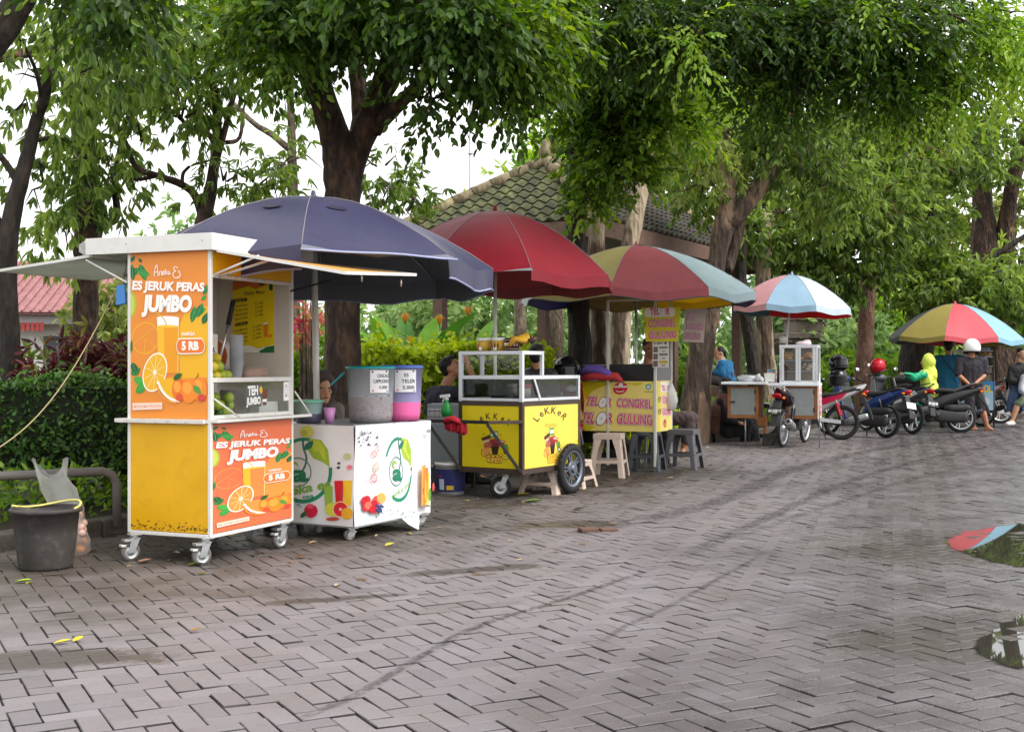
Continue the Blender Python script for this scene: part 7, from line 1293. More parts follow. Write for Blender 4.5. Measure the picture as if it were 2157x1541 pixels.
    b.build('handlebar', t); b = MB(); loftx(b, [(hx-.08, 1.0, .09, .05, -.2), (hx, .99, .15, .08, -.1), (hx+.08, .95, .14, .07, 0), (hx+.13, .93, .07, .04, 0)], body if style != 'maxi' else PLB); b.ell((hx+.10, 0, .94), (.045, .09, .045), flat('headlamp_lens', (214, 220, 224), rough=.1, var=0)); b.build('headlight_cowl', t)
    if mirror:
        for s_ in (-1, 1): b = MB(); b.tube([(hx-.04, s_*.2, 1.03), (hx-.03, s_*.27, 1.14)], .006, BLACKM, n=6); b.ell((hx-.04, s_*.30, 1.18), (.012, .055, .042), BLACKM, 14, 8); b.ell((hx-.05, s_*.30, 1.18), (.006, .048, .036), mat('mirror_glass', S(214, 220, 224), rough=.05, metal=1, var=0), 14, 8); b.build('mirror', t)
    if style != 'underbone' or True: b = MB(); b.tube([(-.02, .1, .80), (-.22, .10, .86), (-.38, .06, .90), (-.38, -.06, .90), (-.22, -.1, .86), (-.02, -.1, .80)], .011, GALV if style == 'underbone' else PLB, n=8); b.build('grab_rail', t)
    b = MB(); b.tube([(.30, .12, .26), (.22, .22, .0)], .01, BLACKM, n=6); b.build('side_stand', t); return t
WHB = flat('white_gloss_paint', (226, 226, 228), rough=.25, var=.03); REDB = flat('red_gloss_paint', (150, 22, 34), rough=.25, var=.03); BLUB = flat('deep_blue_gloss', (34, 60, 120), rough=.25, var=.03); GRB = flat('dark_silver_gloss', (104, 104, 108), rough=.28, metal=.4); BKB = flat('gloss_black_paint', (26, 26, 28), rough=.28, var=.05); RSP = flat('red_spring', (216, 34, 50), rough=.4)
q = G(1772, 926); motorbike('white underbone motorbike with red stripe and red shock springs beside the two cabinet cart', q.x, q.y, RAD(158), WHB, flat('raspberry_stripe', (196, 30, 74), rough=.3), 'underbone', plate=None, wheel_r=.285, tw=.05, spokes=20, rimm=BLACKM, shock=RSP)
q = G(1866, 922); motorbike('dark blue scooter with a blank white number plate behind the white motorbike', q.x, q.y, RAD(124), BLUB, BLUB, 'scooter', plate=' . ', plate_col=((226, 226, 224), (226, 226, 224)), wheel_r=.27, tw=.06)
q = G(1921, 914); motorbike('dark silver scooter with a dark number plate and red tail light', q.x, q.y, RAD(112), GRB, flat('silver_stripe', (170, 172, 176), rough=.3, metal=.5), 'scooter', plate='AD 3105 VM', wheel_r=.27, tw=.06)
q = G(2024, 911); motorbike('big matt black scooter seen from its left side before the two standing men', q.x, q.y, RAD(166), BKB, BKB, 'maxi', plate=None, wheel_r=.27, tw=.06, mirror=False)
q = G(2068, 897); motorbike('pale scooter half hidden behind the big black scooter', q.x, q.y, RAD(150), flat('pale_pearl_paint', (196, 190, 194), rough=.3), None, 'scooter', plate='AD 6640 RB', wheel_r=.26)
q = G(1648, 942); motorbike('black and red underbone motorbike carrying the cart with two cabinets', q.x, q.y, RAD(62), flat('black_red_paint', (52, 28, 32), rough=.3), None, 'underbone', plate='AA 5428 YT', wheel_r=.285, tw=.052, spokes=20, lean=RAD(2), mirror=False)
motorbike('red motorbike facing the road between the yellow cart and the egg snack cart', .60, 15.4, RAD(-83), REDB, flat('dark_red_trim', (90, 20, 28), rough=.3), 'underbone', plate=None, wheel_r=.29, tw=.05, spokes=5, rimm=BLACKM, lean=RAD(3))
q = G(2240, 893); motorbike('black scooter at the right edge with two people on it', q.x+.1, q.y+.2, RAD(172), BKB, BKB, 'scooter', plate=None, wheel_r=.27, tw=.06)
def helmet(label, loc, m, rz=0.0, visor=True, tilt=0.0, s_=1.0):
    t = thing('helmet', label, 'helmet', loc, rz, 'crash helmets'); t.rotation_euler = (tilt, 0, rz); t.scale = (s_, s_, s_); b = MB(); rows = []
    for i in range(11):
        th = pi*.02+pi*.66*i/10; rows.append([Vector((.135*sin(th)*cos(a)*(1.0), .155*sin(th)*sin(a), .15*cos(th))) for a in [2*pi*j/28 for j in range(29)]])
    b.sheet(rows, m); b.torus((0, 0, -.075), (0, 0, 1), .127, .012, BLACKM, n=28, k=8, sy=1); b.build('shell', t, solid=.012)
    if visor:
        k = MB(); k.sheet([[Vector((.142*sin(RAD(a)), -.163*cos(RAD(a)), z)) for a in range(-70, 71, 14)] for z in (-.05, .0, .05)], mat('dark_visor', (.02, .02, .025), rough=.06, var=0)); k.build('visor', t); k = MB(); k.sheet([[Vector((.138*sin(RAD(a)), -(.158+.05*e*cos(RAD(a)))*cos(RAD(a)), .075-.01*e)) for a in range(-50, 51, 10)] for e in (0, .5, 1)], m); k.build('peak', t, solid=.006)
    return t
BLKH = mat('gloss_black_helmet', (.012, .012, .014), rough=.12, var=0); REDH = mat('metallic_red_helmet', S(176, 16, 36), rough=.14, var=0, metal=.2); WHTH = mat('white_helmet', S(236, 236, 236), rough=.3, var=.02)
helmet('upper black helmet hanging behind the glass case of the snack cart', P(1766, 766, 19.6), BLKH, RAD(30), tilt=RAD(-12)); helmet('lower black helmet hanging under another behind the glass case', P(1766, 797, 19.55), BLKH, RAD(-30), tilt=RAD(8), s_=1.08)
helmet('metallic red helmet on the handlebar of the dark silver scooter', P(1850, 772, 22.65), REDH, RAD(130), tilt=RAD(-15)); helmet('large black helmet on the red motorbike behind the yellow cart', P(1194, 782, 14.2), BLKH, RAD(-20), s_=1.15)
# ================================================================= PEOPLE
from mathutils.noise import noise as noise3
def remeshed(prims, m, name, par, vox=.008, it=3, fold=None):
    b = MB()
    for p in prims:
        if p[0] == 'c':
            a, c, r0, r1 = Vector(p[1]), Vector(p[2]), p[3], p[4]; L = (c-a).length
            if L < 1e-5: b.ell(a, r0, m); continue
            pts, rr_ = [], []
            for k in range(4): th = pi/2*(1-k/4); pts.append(a-(c-a)/L*r0*sin(th)); rr_.append(max(.0005, r0*cos(th)))
            for k in range(5): pts.append(a+(c-a)*(k/4)); rr_.append(r0+(r1-r0)*k/4)
            for k in range(1, 5): th = pi/2*k/4; pts.append(c+(c-a)/L*r1*sin(th)); rr_.append(max(.0005, r1*cos(th)))
            b.tube(pts, rr_, m, n=14)
        else: b.ell(p[1], p[2], m, 18, 12, M=p[3] if len(p) > 3 else None)
    o = b.build(name, None); md = o.modifiers.new('r', 'REMESH'); md.mode = 'VOXEL'; md.voxel_size = vox; md.use_smooth_shade = True; sm = o.modifiers.new('s', 'SMOOTH'); sm.factor = .5; sm.iterations = it
    dg = bpy.context.evaluated_depsgraph_get(); me = bpy.data.meshes.new_from_object(o.evaluated_get(dg)); o.modifiers.clear(); o.data = me
    fold = (.014 if name not in ('body', 'hair', 'shoe') else 0) if fold is None else fold
    if fold:
        sd = Vector((random.uniform(0, 9), random.uniform(0, 9), 0))
        nv = len(me.vertices); nn = np.empty(nv*3, np.float32); me.vertices.foreach_get('normal', nn); cc = np.empty(nv*3, np.float32); me.vertices.foreach_get('co', cc); nn = nn.reshape(-1, 3); cc = cc.reshape(-1, 3)
        for i_ in range(nv): c = Vector(cc[i_]); cc[i_] += nn[i_]*fold*(noise3(Vector((c.x*9, c.y*9, c.z*4))+sd)+.6*noise3(Vector((c.x*22+c.z*9, c.y*22, c.z*13))+sd))
        me.vertices.foreach_set('co', cc.ravel())
    for f in me.polygons: f.use_smooth = True
    o.parent = par; return o
def rotm(f, up):
    f = Vector(f).normalized(); up = Vector(up); s_ = f.cross(up).normalized(); up = s_.cross(f); return Matrix((s_, f, up)).transposed()
SKIN = flat('brown_skin', (176, 122, 92), rough=.5, var=.06, scale=20); SKIN2 = flat('light_brown_skin', (196, 146, 112), rough=.5, var=.06, scale=20)
HAIR = flat('black_hair', (12, 10, 10), rough=.6, var=.2, scale=40)
def hand_prims(w_, d, side, nrm, s_=1.0, curl=.5):
    w_ = Vector(w_); d = Vector(d).normalized(); n = Vector(nrm); n = (n-d*n.dot(d)).normalized(); s = d.cross(n)*side; P_ = [('c', w_, w_+d*.075*s_, .026*s_, .034*s_)]
    for i, (o, l) in enumerate(((-.027, .066), (-.009, .076), (.009, .072), (.026, .056))):
        a = w_+d*.085*s_+s*o*s_; m1 = a+(d*(1-curl*.35)-n*curl*.45)*l*.5*s_; P_ += [('c', a-d*.02, m1, .0105*s_, .0095*s_), ('c', m1, m1+(d*(1-curl*1.1)-n*curl)*l*.5*s_, .0095*s_, .008*s_)]
    a = w_+d*.03*s_-s*.03*s_; m1 = a+(d*.6-s*.7-n*.3).normalized()*.035*s_; P_ += [('c', a, m1, .013*s_, .011*s_), ('c', m1, m1+(d*.9-n*.4).normalized()*.03*s_, .011*s_, .009*s_)]; return P_
def scarf(h, f, up=(0, 0, 1), rx=.076, rz=.098, r=.03):
    M = rotm(f, up); L = [h+M @ Vector((rx*sin(a), .05, rz*cos(a)-.005)) for a in [2*pi*k/12 for k in range(13)]]
    return [('c', L[k], L[k+1], r, r) for k in range(12)]+[('e', h+M @ Vector((0, -.03, .015)), (.112, .112, .138), M)]
def person(label, base, J, skin, face=(0, -1, 0), headup=(0, 0, 1), hs=1.0, shirt=None, sleeve=.55, trousers=None, tl=1.0, hair='short', hairm=None, shoes=None, build=1.0, extra=(), feat=True, skirt=None, hands=True, group=None):
    """J: joints in world space: pelvis chest neck head shL shR elL elR wrL wrR hpL hpR knL knR anL anR (legs may be left out)"""
    B = Vector((base[0], base[1], 0)); t = thing('person', label, 'person', B, 0, group); j = {k: Vector(v)-B for k, v in J.items()}; lat = (j['shR']-j['shL']).normalized(); q = build
    f = Vector(face).normalized(); up = Vector(headup).normalized(); M = rotm(f, up); H = j['head']; pr = []
    pr += [('e', H+up*.015, (.074*hs, .092*hs, .105*hs), M), ('e', H+f*.028*hs-up*.055*hs, (.058*hs, .066*hs, .06*hs), M), ('c', H+f*.09*hs+up*.012*hs, H+f*.108*hs-up*.022*hs, .011*hs, .016*hs), ('e', H+f*.078*hs-up*.095*hs, (.026*hs, .022*hs, .022*hs), M), ('e', H+f*.088*hs-up*.055*hs, (.028*hs, .014*hs, .016*hs), M), ('c', j['neck'], H-up*.05, .056*q, .054*q)]
    s_ = M @ Vector((1, 0, 0))
    for e in (-1, 1): pr += [('e', H+s_*(.077*hs*e)-f*.005-up*.01, (.011*hs, .022*hs, .034*hs), M), ('e', H+s_*(.034*hs*e)+f*.072*hs-up*.02*hs, (.022*hs, .02*hs, .018*hs), M)]
    torso = [('c', j['pelvis']+lat*e*.075*q, j['chest']+lat*e*.085*q, .10*q, .105*q) for e in (-1, 1)]+[('c', j['pelvis'], j['chest'], .105*q, .11*q), ('c', j['chest'], j['neck'], .08*q, .05*q), ('c', j['shL'], j['shR'], .062*q, .062*q)]
    pr += [(k, a, c, r0*.94, r1*.94) for k, a, c, r0, r1 in torso]; cl = [p for i, p in enumerate(torso) if i != 3]+[('c', j['chest'], j['chest'].lerp(j['neck'], .62), .08*q, .062*q)]; tr_ = []
    for S_ in 'LR':
        a, e, w_ = j['sh'+S_], j.get('el'+S_), j.get('wr'+S_)
        if e is None: continue
        pr += [('c', a, e, .048*q, .04*q), ('c', e, w_, .039*q, .028*q)]; k = sleeve*2
        cl.append(('c', a, a+(e-a)*min(1, k), .056*q, .052*q))
        if k > 1: cl.append(('c', e, e+(w_-e)*(k-1), .052*q, .042*q))
        if hands: pr += hand_prims(w_, (w_-e), 1 if S_ == 'R' else -1, J.get('palm', (0, 0, 1)) if False else (0, .3, 1))
    for S_ in 'LR':
        h, kn, an = j.get('hp'+S_), j.get('kn'+S_), j.get('an'+S_)
        if h is None: continue
        pr += [('c', h, kn, .082*q, .056*q), ('c', kn, kn+(an-kn)*.35, .055*q, .058*q), ('c', kn+(an-kn)*.35, an, .058*q, .036*q)]; k = tl*2; tr_.append(('c', h, h+(kn-h)*min(1, k), .10*q, .082*q))
        if k > 1: tr_.append(('c', kn, kn+(an-kn)*(k-1), .08*q, .068*q))
        toe = j.get('to'+S_, an+Vector((f.x, f.y, 0)).normalized()*.16+Vector((0, 0, -.06))); heel = an-(Vector((toe.x-an.x, toe.y-an.y, 0))).normalized()*.03+Vector((0, 0, toe.z-an.z))
        pr += [('c', an, heel, .034, .03), ('c', heel, toe, .032, .026), ('c', an, toe, .032, .022)]
        if shoes: remeshed([('c', heel, toe, .045, .038), ('c', an+Vector((0, 0, -.03)), toe, .045, .03)], shoes, 'shoe', t, .01)
    remeshed(pr, skin, 'body', t, .0085)
    if shirt: remeshed([(k, a, c, r0+.014, r1+.014) for k, a, c, r0, r1 in cl], shirt, 'shirt', t, .012, 4)
    if trousers:
        hp = [('c', j['pelvis']+lat*e*.07*q, j['pelvis']+lat*e*.07*q+Vector((0, 0, .08)), .106*q, .104*q) for e in (-1, 1)]; remeshed(tr_+hp, trousers, 'trousers', t, .012, 4)
    if hair == 'short': remeshed([('e', H+up*.04*hs-f*.018*hs, (.083*hs, .094*hs, .086*hs), M), ('e', H-f*.055*hs-up*.0*hs, (.07*hs, .05*hs, .085*hs), M), ('e', H+up*.085*hs+f*.035*hs, (.066*hs, .055*hs, .034*hs), M)], hairm or HAIR, 'hair', t, .008, 2)
    if hair == 'bun': remeshed([('e', H+up*.035*hs-f*.02*hs, (.082*hs, .092*hs, .084*hs), M), ('e', H-f*.115*hs-up*.02*hs, (.045, .045, .045), M), ('c', H-f*.1*hs-up*.02, H-f*.12-up*.14, .03, .012)], hairm or HAIR, 'hair', t, .008, 2)
    if feat:
        b = MB()
        for e in (-1, 1): c = H+s_*(.032*hs*e)+f*.089*hs-up*.006*hs; b.ell(c, (.013*hs, .006*hs, .0065*hs), flat('eye_white', (214, 206, 198), rough=.3), 10, 6, M=M); b.ell(c+f*.004, (.006*hs, .004*hs, .006*hs), HAIR, 8, 6, M=M); b.ell(c+up*.02*hs-f*.002, (.019*hs, .006*hs, .004*hs), HAIR, 10, 6, M=M)
        b.build('eyes', t); b = MB(); c = H+f*.102*hs-up*.058*hs; b.ell(c, (.022*hs, .007*hs, .0055*hs), flat('lip', (140, 76, 70), rough=.5), 12, 6, M=M); b.build('mouth', t)
    for nm, prims, m, vx in extra: remeshed([(p[0], Vector(p[1])-B)+((Vector(p[2])-B,)+tuple(p[3:]) if p[0] == 'c' else tuple(p[2:])) for p in prims], m, nm, t, vx, 4)
    return t
TSH = flat('dark_navy_tshirt', (42, 42, 54), rough=.9, bump=.4, bscale=14); PANT = flat('dark_trousers', (40, 38, 42), rough=.9, bump=.3)
# man at the yellow cart, face lifted, hand at his mouth
d = 12.55; q = P(940, 900, d); fx = Vector((.86, -.1, .42))
person('man in a dark navy T-shirt lifting his face with a hand at his mouth', (q.x, q.y), dict(pelvis=P(932, 915, d), chest=P(934, 842, d), neck=P(939, 812, d), head=P(949, 774, d), shL=P(958, 828, d-.14), shR=P(912, 828, d+.14), elL=P(1000, 806, d-.1), wrL=P(985, 768, d-.05), elR=P(905, 872, d+.12), wrR=P(930, 905, d),
    hpL=P(938, 920, d-.09), hpR=P(928, 920, d+.09), knL=P(1000, 915, d+.0), knR=P(990, 915, d+.15), anL=P(1000, 1000, d), anR=P(990, 1000, d+.15)), SKIN, face=fx, headup=(-.42, 0, .9), shirt=TSH, sleeve=.42, trousers=PANT, shoes=BLACKM)
t = thing('plastic_stool', 'grey stool the man at the yellow cart sits on', 'stool', (q.x-.02, q.y, 0), 0, 'plastic stools around the carts'); b = MB(); b.lathe([(.001, .415), (.15, .415), (.16, .40), (.16, .37), (.001, .37)], MGREY, n=24); b.build('seat', t)
for a in range(4): b = MB(); b.bar((.1*cos(a*pi/2+.8), .1*sin(a*pi/2+.8), .38), (.16*cos(a*pi/2+.8), .16*sin(a*pi/2+.8), 0), .05, .02, MGREY); b.build('leg', t)
# woman in a brown headscarf behind the drinks cart
d = 9.95; q = P(676, 830, d); HIJ = flat('dark_brown_headscarf', (72, 60, 56), rough=.85, bump=.4, bscale=10); GRYB = flat('grey_brown_blouse', (110, 100, 94), rough=.9, bump=.3); h = P(680, 818, d)
person('woman in a dark brown headscarf seated behind the drinks cart', (q.x, q.y), dict(pelvis=P(668, 930, d), chest=P(670, 880, d), neck=P(674, 848, d), head=h, shL=P(705, 866, d), shR=P(636, 866, d), elL=P(715, 915, d-.05), wrL=P(690, 930, d-.2), elR=P(625, 915, d-.05), wrR=P(655, 930, d-.2), hpL=P(690, 935, d), hpR=P(650, 935, d), knL=P(695, 935, d-.35), knR=P(655, 935, d-.35), anL=P(695, 1030, d-.35), anR=P(655, 1030, d-.35)),
    SKIN2, face=(.42, -.9, -.1), shirt=GRYB, sleeve=.95, trousers=PANT, shoes=BLACKM, hair=None, extra=(('headscarf', scarf(h, (.42, -.9, -.1))+[('c', h+Vector((-.05, .04, -.1)), h+Vector((-.06, .02, -.24)), .10, .13), ('c', h+Vector((.045, .02, -.13)), h+Vector((.04, -.04, -.24)), .07, .10), ('c', h+Vector((-.02, -.02, -.14)), h+Vector((-.02, -.09, -.22)), .07, .06)], HIJ, .011),))
# someone in black seated beyond the glass case
d = 13.25; q = P(1134, 900, d); person('person with black hair seated behind the glass case, seen from behind', (q.x, q.y), dict(pelvis=P(1136, 880, d), chest=P(1136, 800, d), neck=P(1134, 778, d), head=P(1130, 748, d), shL=P(1112, 790, d), shR=P(1160, 790, d), elL=P(1106, 835, d), elR=P(1168, 835, d), wrL=P(1120, 860, d+.15), wrR=P(1156, 860, d+.15), hpL=P(1126, 885, d), hpR=P(1146, 885, d), knL=P(1122, 885, d+.25), knR=P(1150, 885, d+.25), anL=P(1122, 975, d+.2), anR=P(1150, 975, d+.2)), SKIN, face=(.2, .95, 0), shirt=BLACKM, sleeve=.9, trousers=PANT, shoes=BLACKM, feat=False)
# the seller behind the egg snack cart
d = 15.15; q = P(1385, 900, d); SHB = flat('faded_brown_shirt', (150, 134, 120), rough=.9, bump=.3, bscale=12); BRT = flat('brown_trousers', (84, 70, 68), rough=.9, bump=.3)
person('seller in a faded brown shirt and brown trousers sitting behind the egg snack cart', (q.x, q.y), dict(pelvis=P(1385, 880, d), chest=P(1366, 800, d), neck=P(1364, 765, d), head=P(1368, 732, d), shL=P(1392, 778, d), shR=P(1332, 780, d-.05), elL=P(1404, 830, d-.1), elR=P(1325, 825, d-.12), wrL=P(1385, 850, d-.25), wrR=P(1350, 845, d-.25), hpL=P(1400, 882, d-.05), hpR=P(1378, 882, d), knL=P(1456, 880, d-.12), knR=P(1400, 895, d-.3), anL=P(1440, 946, d-.12), anR=P(1405, 960, d-.25), toL=P(1434, 960, d-.25)), SKIN, face=(.3, -.8, -.35), shirt=SHB, sleeve=.55, trousers=BRT, tl=.86)
t = thing('plastic_stool', 'stool under the seller of the egg snack cart', 'stool', (q.x+.02, q.y, 0), 0, 'plastic stools around the carts'); b = MB(); b.lathe([(.001, .42), (.15, .42), (.16, .40), (.16, .38), (.001, .38)], MGREY, n=24); b.build('seat', t)
for a in range(4): b = MB(); b.bar((.1*cos(a*pi/2+.8), .1*sin(a*pi/2+.8), .39), (.16*cos(a*pi/2+.8), .16*sin(a*pi/2+.8), 0), .05, .02, MGREY); b.build('leg', t)
# woman cross-legged on the bench
d = 21.0; q = P(1528, 812, d); BLC = flat('blue_cardigan', (40, 112, 160), rough=.9, bump=.3, bscale=12); TOPP = flat('pale_blouse', (206, 190, 182), rough=.9); hd = P(1514, 744, d)
person('woman in a blue cardigan sitting cross legged on the bench with food in her hands', (q.x, q.y), dict(pelvis=P(1534, 800, d), chest=P(1526, 776, d), neck=P(1522, 760, d), head=hd, shL=P(1520, 766, d-.15), shR=P(1536, 768, d+.12), elL=P(1520, 788, d-.2), elR=P(1536, 792, d+.1), wrL=P(1503, 782, d-.16), wrR=P(1506, 784, d-.02), hpL=P(1530, 803, d-.1), hpR=P(1534, 803, d+.1), knL=P(1492, 799, d-.3), knR=P(1494, 799, d+.2), anL=P(1474, 803, d-.05), anR=P(1478, 806, d-.12), toL=P(1466, 802, d-.0), toR=P(1468, 807, d-.16)), SKIN2, face=(-.82, -.35, -.4), headup=(-.3, 0, .95), shirt=BLC, sleeve=.93, trousers=flat('dark_shorts', (58, 50, 54), rough=.9), tl=.55, hair='bun', hs=.95, extra=(('blouse', [('c', P(1530, 798, d-.06), P(1520, 768, d-.06), .10, .10)], TOPP, .012),))
o = MB(); o.prism([(-.07, 0), (.07, .01), (.08, .05), (-.06, .06)], (0, 0, 0), (1, .2, 0), (-.1, .5, .5), .015, WHITEP); o.ell((0, .02, .04), (.04, .04, .02), flat('noodles', (214, 190, 150))); o = o.build('food_packet'); o.location = P(1500, 775, d-.14); tag(o, 'white paper food packet in the hands of the woman on the bench', 'packet')
t = thing('black_bag', 'black handbag in the lap of the woman on the bench', 'bag', P(1508, 793, d-.12), 0); b = MB(); b.ell((0, 0, 0), (.17, .12, .07), BLACKM); b.tube([(-.1, 0, .05), (0, -.02, .12), (.1, 0, .05)], .012, BLACKM); b.build('bag', t)
# crouching woman in black with a brown shawl
d = 19.7; q = P(1530, 935, d); SHW = flat('brown_patterned_shawl', (120, 84, 76), rough=.85, var=.35, scale=9, bump=.5, bscale=12); h = P(1530, 812, d)
person('woman in black with a brown shawl crouching beside the two cabinet cart', (q.x, q.y), dict(pelvis=P(1530, 905, d), chest=P(1530, 858, d), neck=P(1530, 835, d), head=h, shL=P(1518, 848, d-.12), shR=P(1548, 848, d+.12), elL=P(1530, 885, d-.2), elR=P(1560, 885, d+.1), wrL=P(1552, 890, d-.2), wrR=P(1572, 885, d), hpL=P(1530, 908, d-.1), hpR=P(1532, 908, d+.1), knL=P(1575, 890, d-.1), knR=P(1578, 890, d+.1), anL=P(1572, 930, d-.1), anR=P(1576, 930, d+.1)), SKIN2, face=(.9, .2, -.2), shirt=PANT, sleeve=.95, trousers=PANT, hair=None, feat=False, shoes=BLACKM,
    extra=(('headscarf', [('e', h, (.115, .115, .14)), ('c', h, h+Vector((.0, 0, -.18)), .10, .13)], BLACKM, .012), ('shawl', [('c', P(1530, 842, d), P(1512, 868, d-.05), .16, .16), ('c', P(1512, 868, d-.05), P(1506, 905, d-.05), .15, .10), ('c', P(1525, 850, d), P(1530, 890, d), .17, .15)], SHW, .014), ('skirt', [('c', P(1532, 905, d), P(1578, 905, d), .18, .16), ('c', P(1525, 915, d), P(1590, 925, d), .13, .07), ('c', P(1585, 890, d), P(1594, 925, d), .08, .07)], PANT, .014)))
o = MB(); o.box((-.2, -.14, .0), (.2, .14, .22), KERBM); o = o.build('concrete_step', bevel=.01); o.location = (q.x+.0, q.y+.02, 0); tag(o, 'low concrete block the crouching woman sits on', 'block')
# rider in a yellow-green rain suit
d = 22.6; q = P(1945, 880, d); RAIN = flat('lime_rain_jacket', (206, 222, 84), rough=.5, var=.15, bump=.4, bscale=10); RAING = flat('emerald_rain_sleeve', (30, 168, 120), rough=.45, var=.1, bump=.3, bscale=10); h = P(1953, 762, d)
person('rider in a lime and emerald hooded rain suit sitting on the big matt black scooter', (q.x, q.y), dict(pelvis=P(1956, 828, d), chest=P(1956, 796, d), neck=P(1954, 778, d), head=h, shL=P(1945, 788, d-.18), shR=P(1962, 786, d+.15), elL=P(1926, 796, d-.2), elR=P(1940, 796, d+.3), wrL=P(1906, 790, d-.05), wrR=P(1915, 790, d+.35), hpL=P(1950, 832, d-.1), hpR=P(1958, 832, d+.1), knL=P(1925, 838, d-.12), knR=P(1930, 838, d+.2), anL=P(1932, 888, d-.14), anR=P(1940, 885, d+.2)), SKIN, face=(-.9, .4, 0), shirt=RAIN, sleeve=.1, trousers=RAING, feat=False, hair=None, shoes=BLACKM,
    extra=(('hood', [('e', h+Vector((.03, 0, .0)), (.125, .12, .155)), ('c', h+Vector((.04, 0, -.08)), P(1958, 790, d), .10, .14)], RAIN, .012), ('sleeves', [('c', P(1945, 788, d-.18), P(1926, 796, d-.2), .075, .07), ('c', P(1926, 796, d-.2), P(1908, 790, d-.06), .07, .06), ('c', P(1962, 786, d+.15), P(1940, 796, d+.3), .075, .07), ('c', P(1940, 796, d+.3), P(1917, 790, d+.34), .07, .06)], RAING, .012), ('jacket_tail', [('c', P(1958, 815, d), P(1962, 838, d-.08), .15, .13)], RAIN, .012)))
# man in teal with a strap
d = 24.0; q = P(1998, 900, d); TEALS = flat('teal_tshirt', (30, 98, 128), rough=.9, bump=.4, bscale=12); h = P(1997, 730, d)
t = person('man in a teal T-shirt with a dark shoulder strap standing with his back turned', (q.x, q.y), dict(pelvis=P(1999, 818, d), chest=P(1998, 766, d), neck=P(1998, 744, d), head=h, shL=P(1974, 756, d), shR=P(2022, 756, d), elL=P(1968, 790, d+.1), elR=P(2027, 790, d+.1), wrL=P(1978, 812, d+.25), wrR=P(2018, 812, d+.25), hpL=P(1989, 822, d), hpR=P(2009, 822, d), knL=P(1988, 860, d), knR=P(2010, 860, d), anL=P(1988, 896, d), anR=P(2010, 896, d)), SKIN, face=(.05, 1, 0), shirt=TEALS, sleeve=.5, trousers=PANT, shoes=BLACKM, feat=False, build=1.05)
B = Vector((q.x, q.y, 0)); b = MB(); b.tube([P(1982, 748, d-.16)-B, P(2000, 772, d-.17)-B, P(2022, 790, d-.14)-B], .02, BLACKM, n=8, sy=.4); b.build('strap', t)
# man in black with a white helmet, hands clasped behind his back
d = 23.0; q = P(2052, 905, d); BLT = flat('black_tshirt', (44, 40, 48), rough=.85, bump=.45, bscale=10); SHO = flat('dark_grey_shorts', (56, 52, 56), rough=.9, bump=.4, bscale=10); h = P(2047, 734, d-.0)
person('man in black T-shirt and shorts with hands clasped behind his back', (q.x, q.y), dict(pelvis=P(2048, 818, d), chest=P(2047, 770, d), neck=P(2047, 752, d), head=h, shL=P(2022, 760, d), shR=P(2072, 760, d), elL=P(2018, 788, d-.05), elR=P(2077, 788, d-.05), wrL=P(2040, 808, d-.16), wrR=P(2056, 806, d-.17), hpL=P(2040, 822, d), hpR=P(2058, 822, d), knL=P(2044, 862, d), knR=P(2068, 860, d-.02), anL=P(2050, 897, d+.2), anR=P(2079, 897, d), toR=P(2090, 904, d-.06), toL=P(2056, 903, d+.2)), SKIN, face=(-.1, .98, -.15), shirt=BLT, sleeve=.46, trousers=SHO, tl=.5, feat=False, build=1.06)
helmet('white helmet on the head of the man with clasped hands', h+Vector((0, 0, .015)), WHTH, RAD(174), visor=False, tilt=RAD(6), s_=1.12)
# two people on the scooter at the right edge
d = 24.4; q = P(2150, 890, d); DKT = flat('dark_long_sleeve', (44, 44, 44), rough=.9); DEN = flat('blue_jeans', (62, 78, 108), rough=.9, bump=.3); OLS = flat('olive_shorts', (98, 110, 92), rough=.9); WSH = flat('white_trainers', (222, 216, 210), rough=.6)
person('woman in a dark long sleeved top and jeans sitting at the right edge', (q.x, q.y), dict(pelvis=P(2146, 815, d), chest=P(2146, 780, d), neck=P(2148, 762, d), head=P(2152, 744, d), shL=P(2132, 776, d), shR=P(2160, 774, d+.1), elL=P(2128, 800, d-.1), elR=P(2166, 800, d), wrL=P(2146, 806, d-.22), wrR=P(2158, 806, d-.2), hpL=P(2140, 820, d-.1), hpR=P(2150, 820, d+.1), knL=P(2132, 838, d-.2), knR=P(2150, 838, d+.2), anL=P(2126, 866, d-.2), anR=P(2150, 866, d+.2), toL=P(2122, 872, d-.3)), SKIN2, face=(.2, -.9, -.2), shirt=DKT, sleeve=.95, trousers=DEN, shoes=WSH)
q = P(2165, 890, d); person('person in olive shorts and a grey top with white trainers at the right edge', (q.x, q.y), dict(pelvis=P(2172, 830, d-.2), chest=P(2172, 800, d-.2), neck=P(2174, 785, d-.2), head=P(2178, 768, d-.2), shL=P(2156, 796, d-.3), shR=P(2190, 796, d-.1), elL=P(2152, 820, d-.4), elR=P(2196, 820, d-.2), wrL=P(2160, 830, d-.5), wrR=P(2190, 830, d-.4), hpL=P(2166, 838, d-.25), hpR=P(2180, 838, d-.1), knL=P(2144, 850, d-.4), knR=P(2180, 850, d-.4), anL=P(2132, 886, d-.4), anR=P(2180, 886, d-.4), toL=P(2122, 892, d-.5)), SKIN2, face=(-.3, -.9, 0), shirt=flat('pale_grey_top', (170, 172, 178), rough=.9), sleeve=.9, trousers=OLS, tl=.48, shoes=WSH)
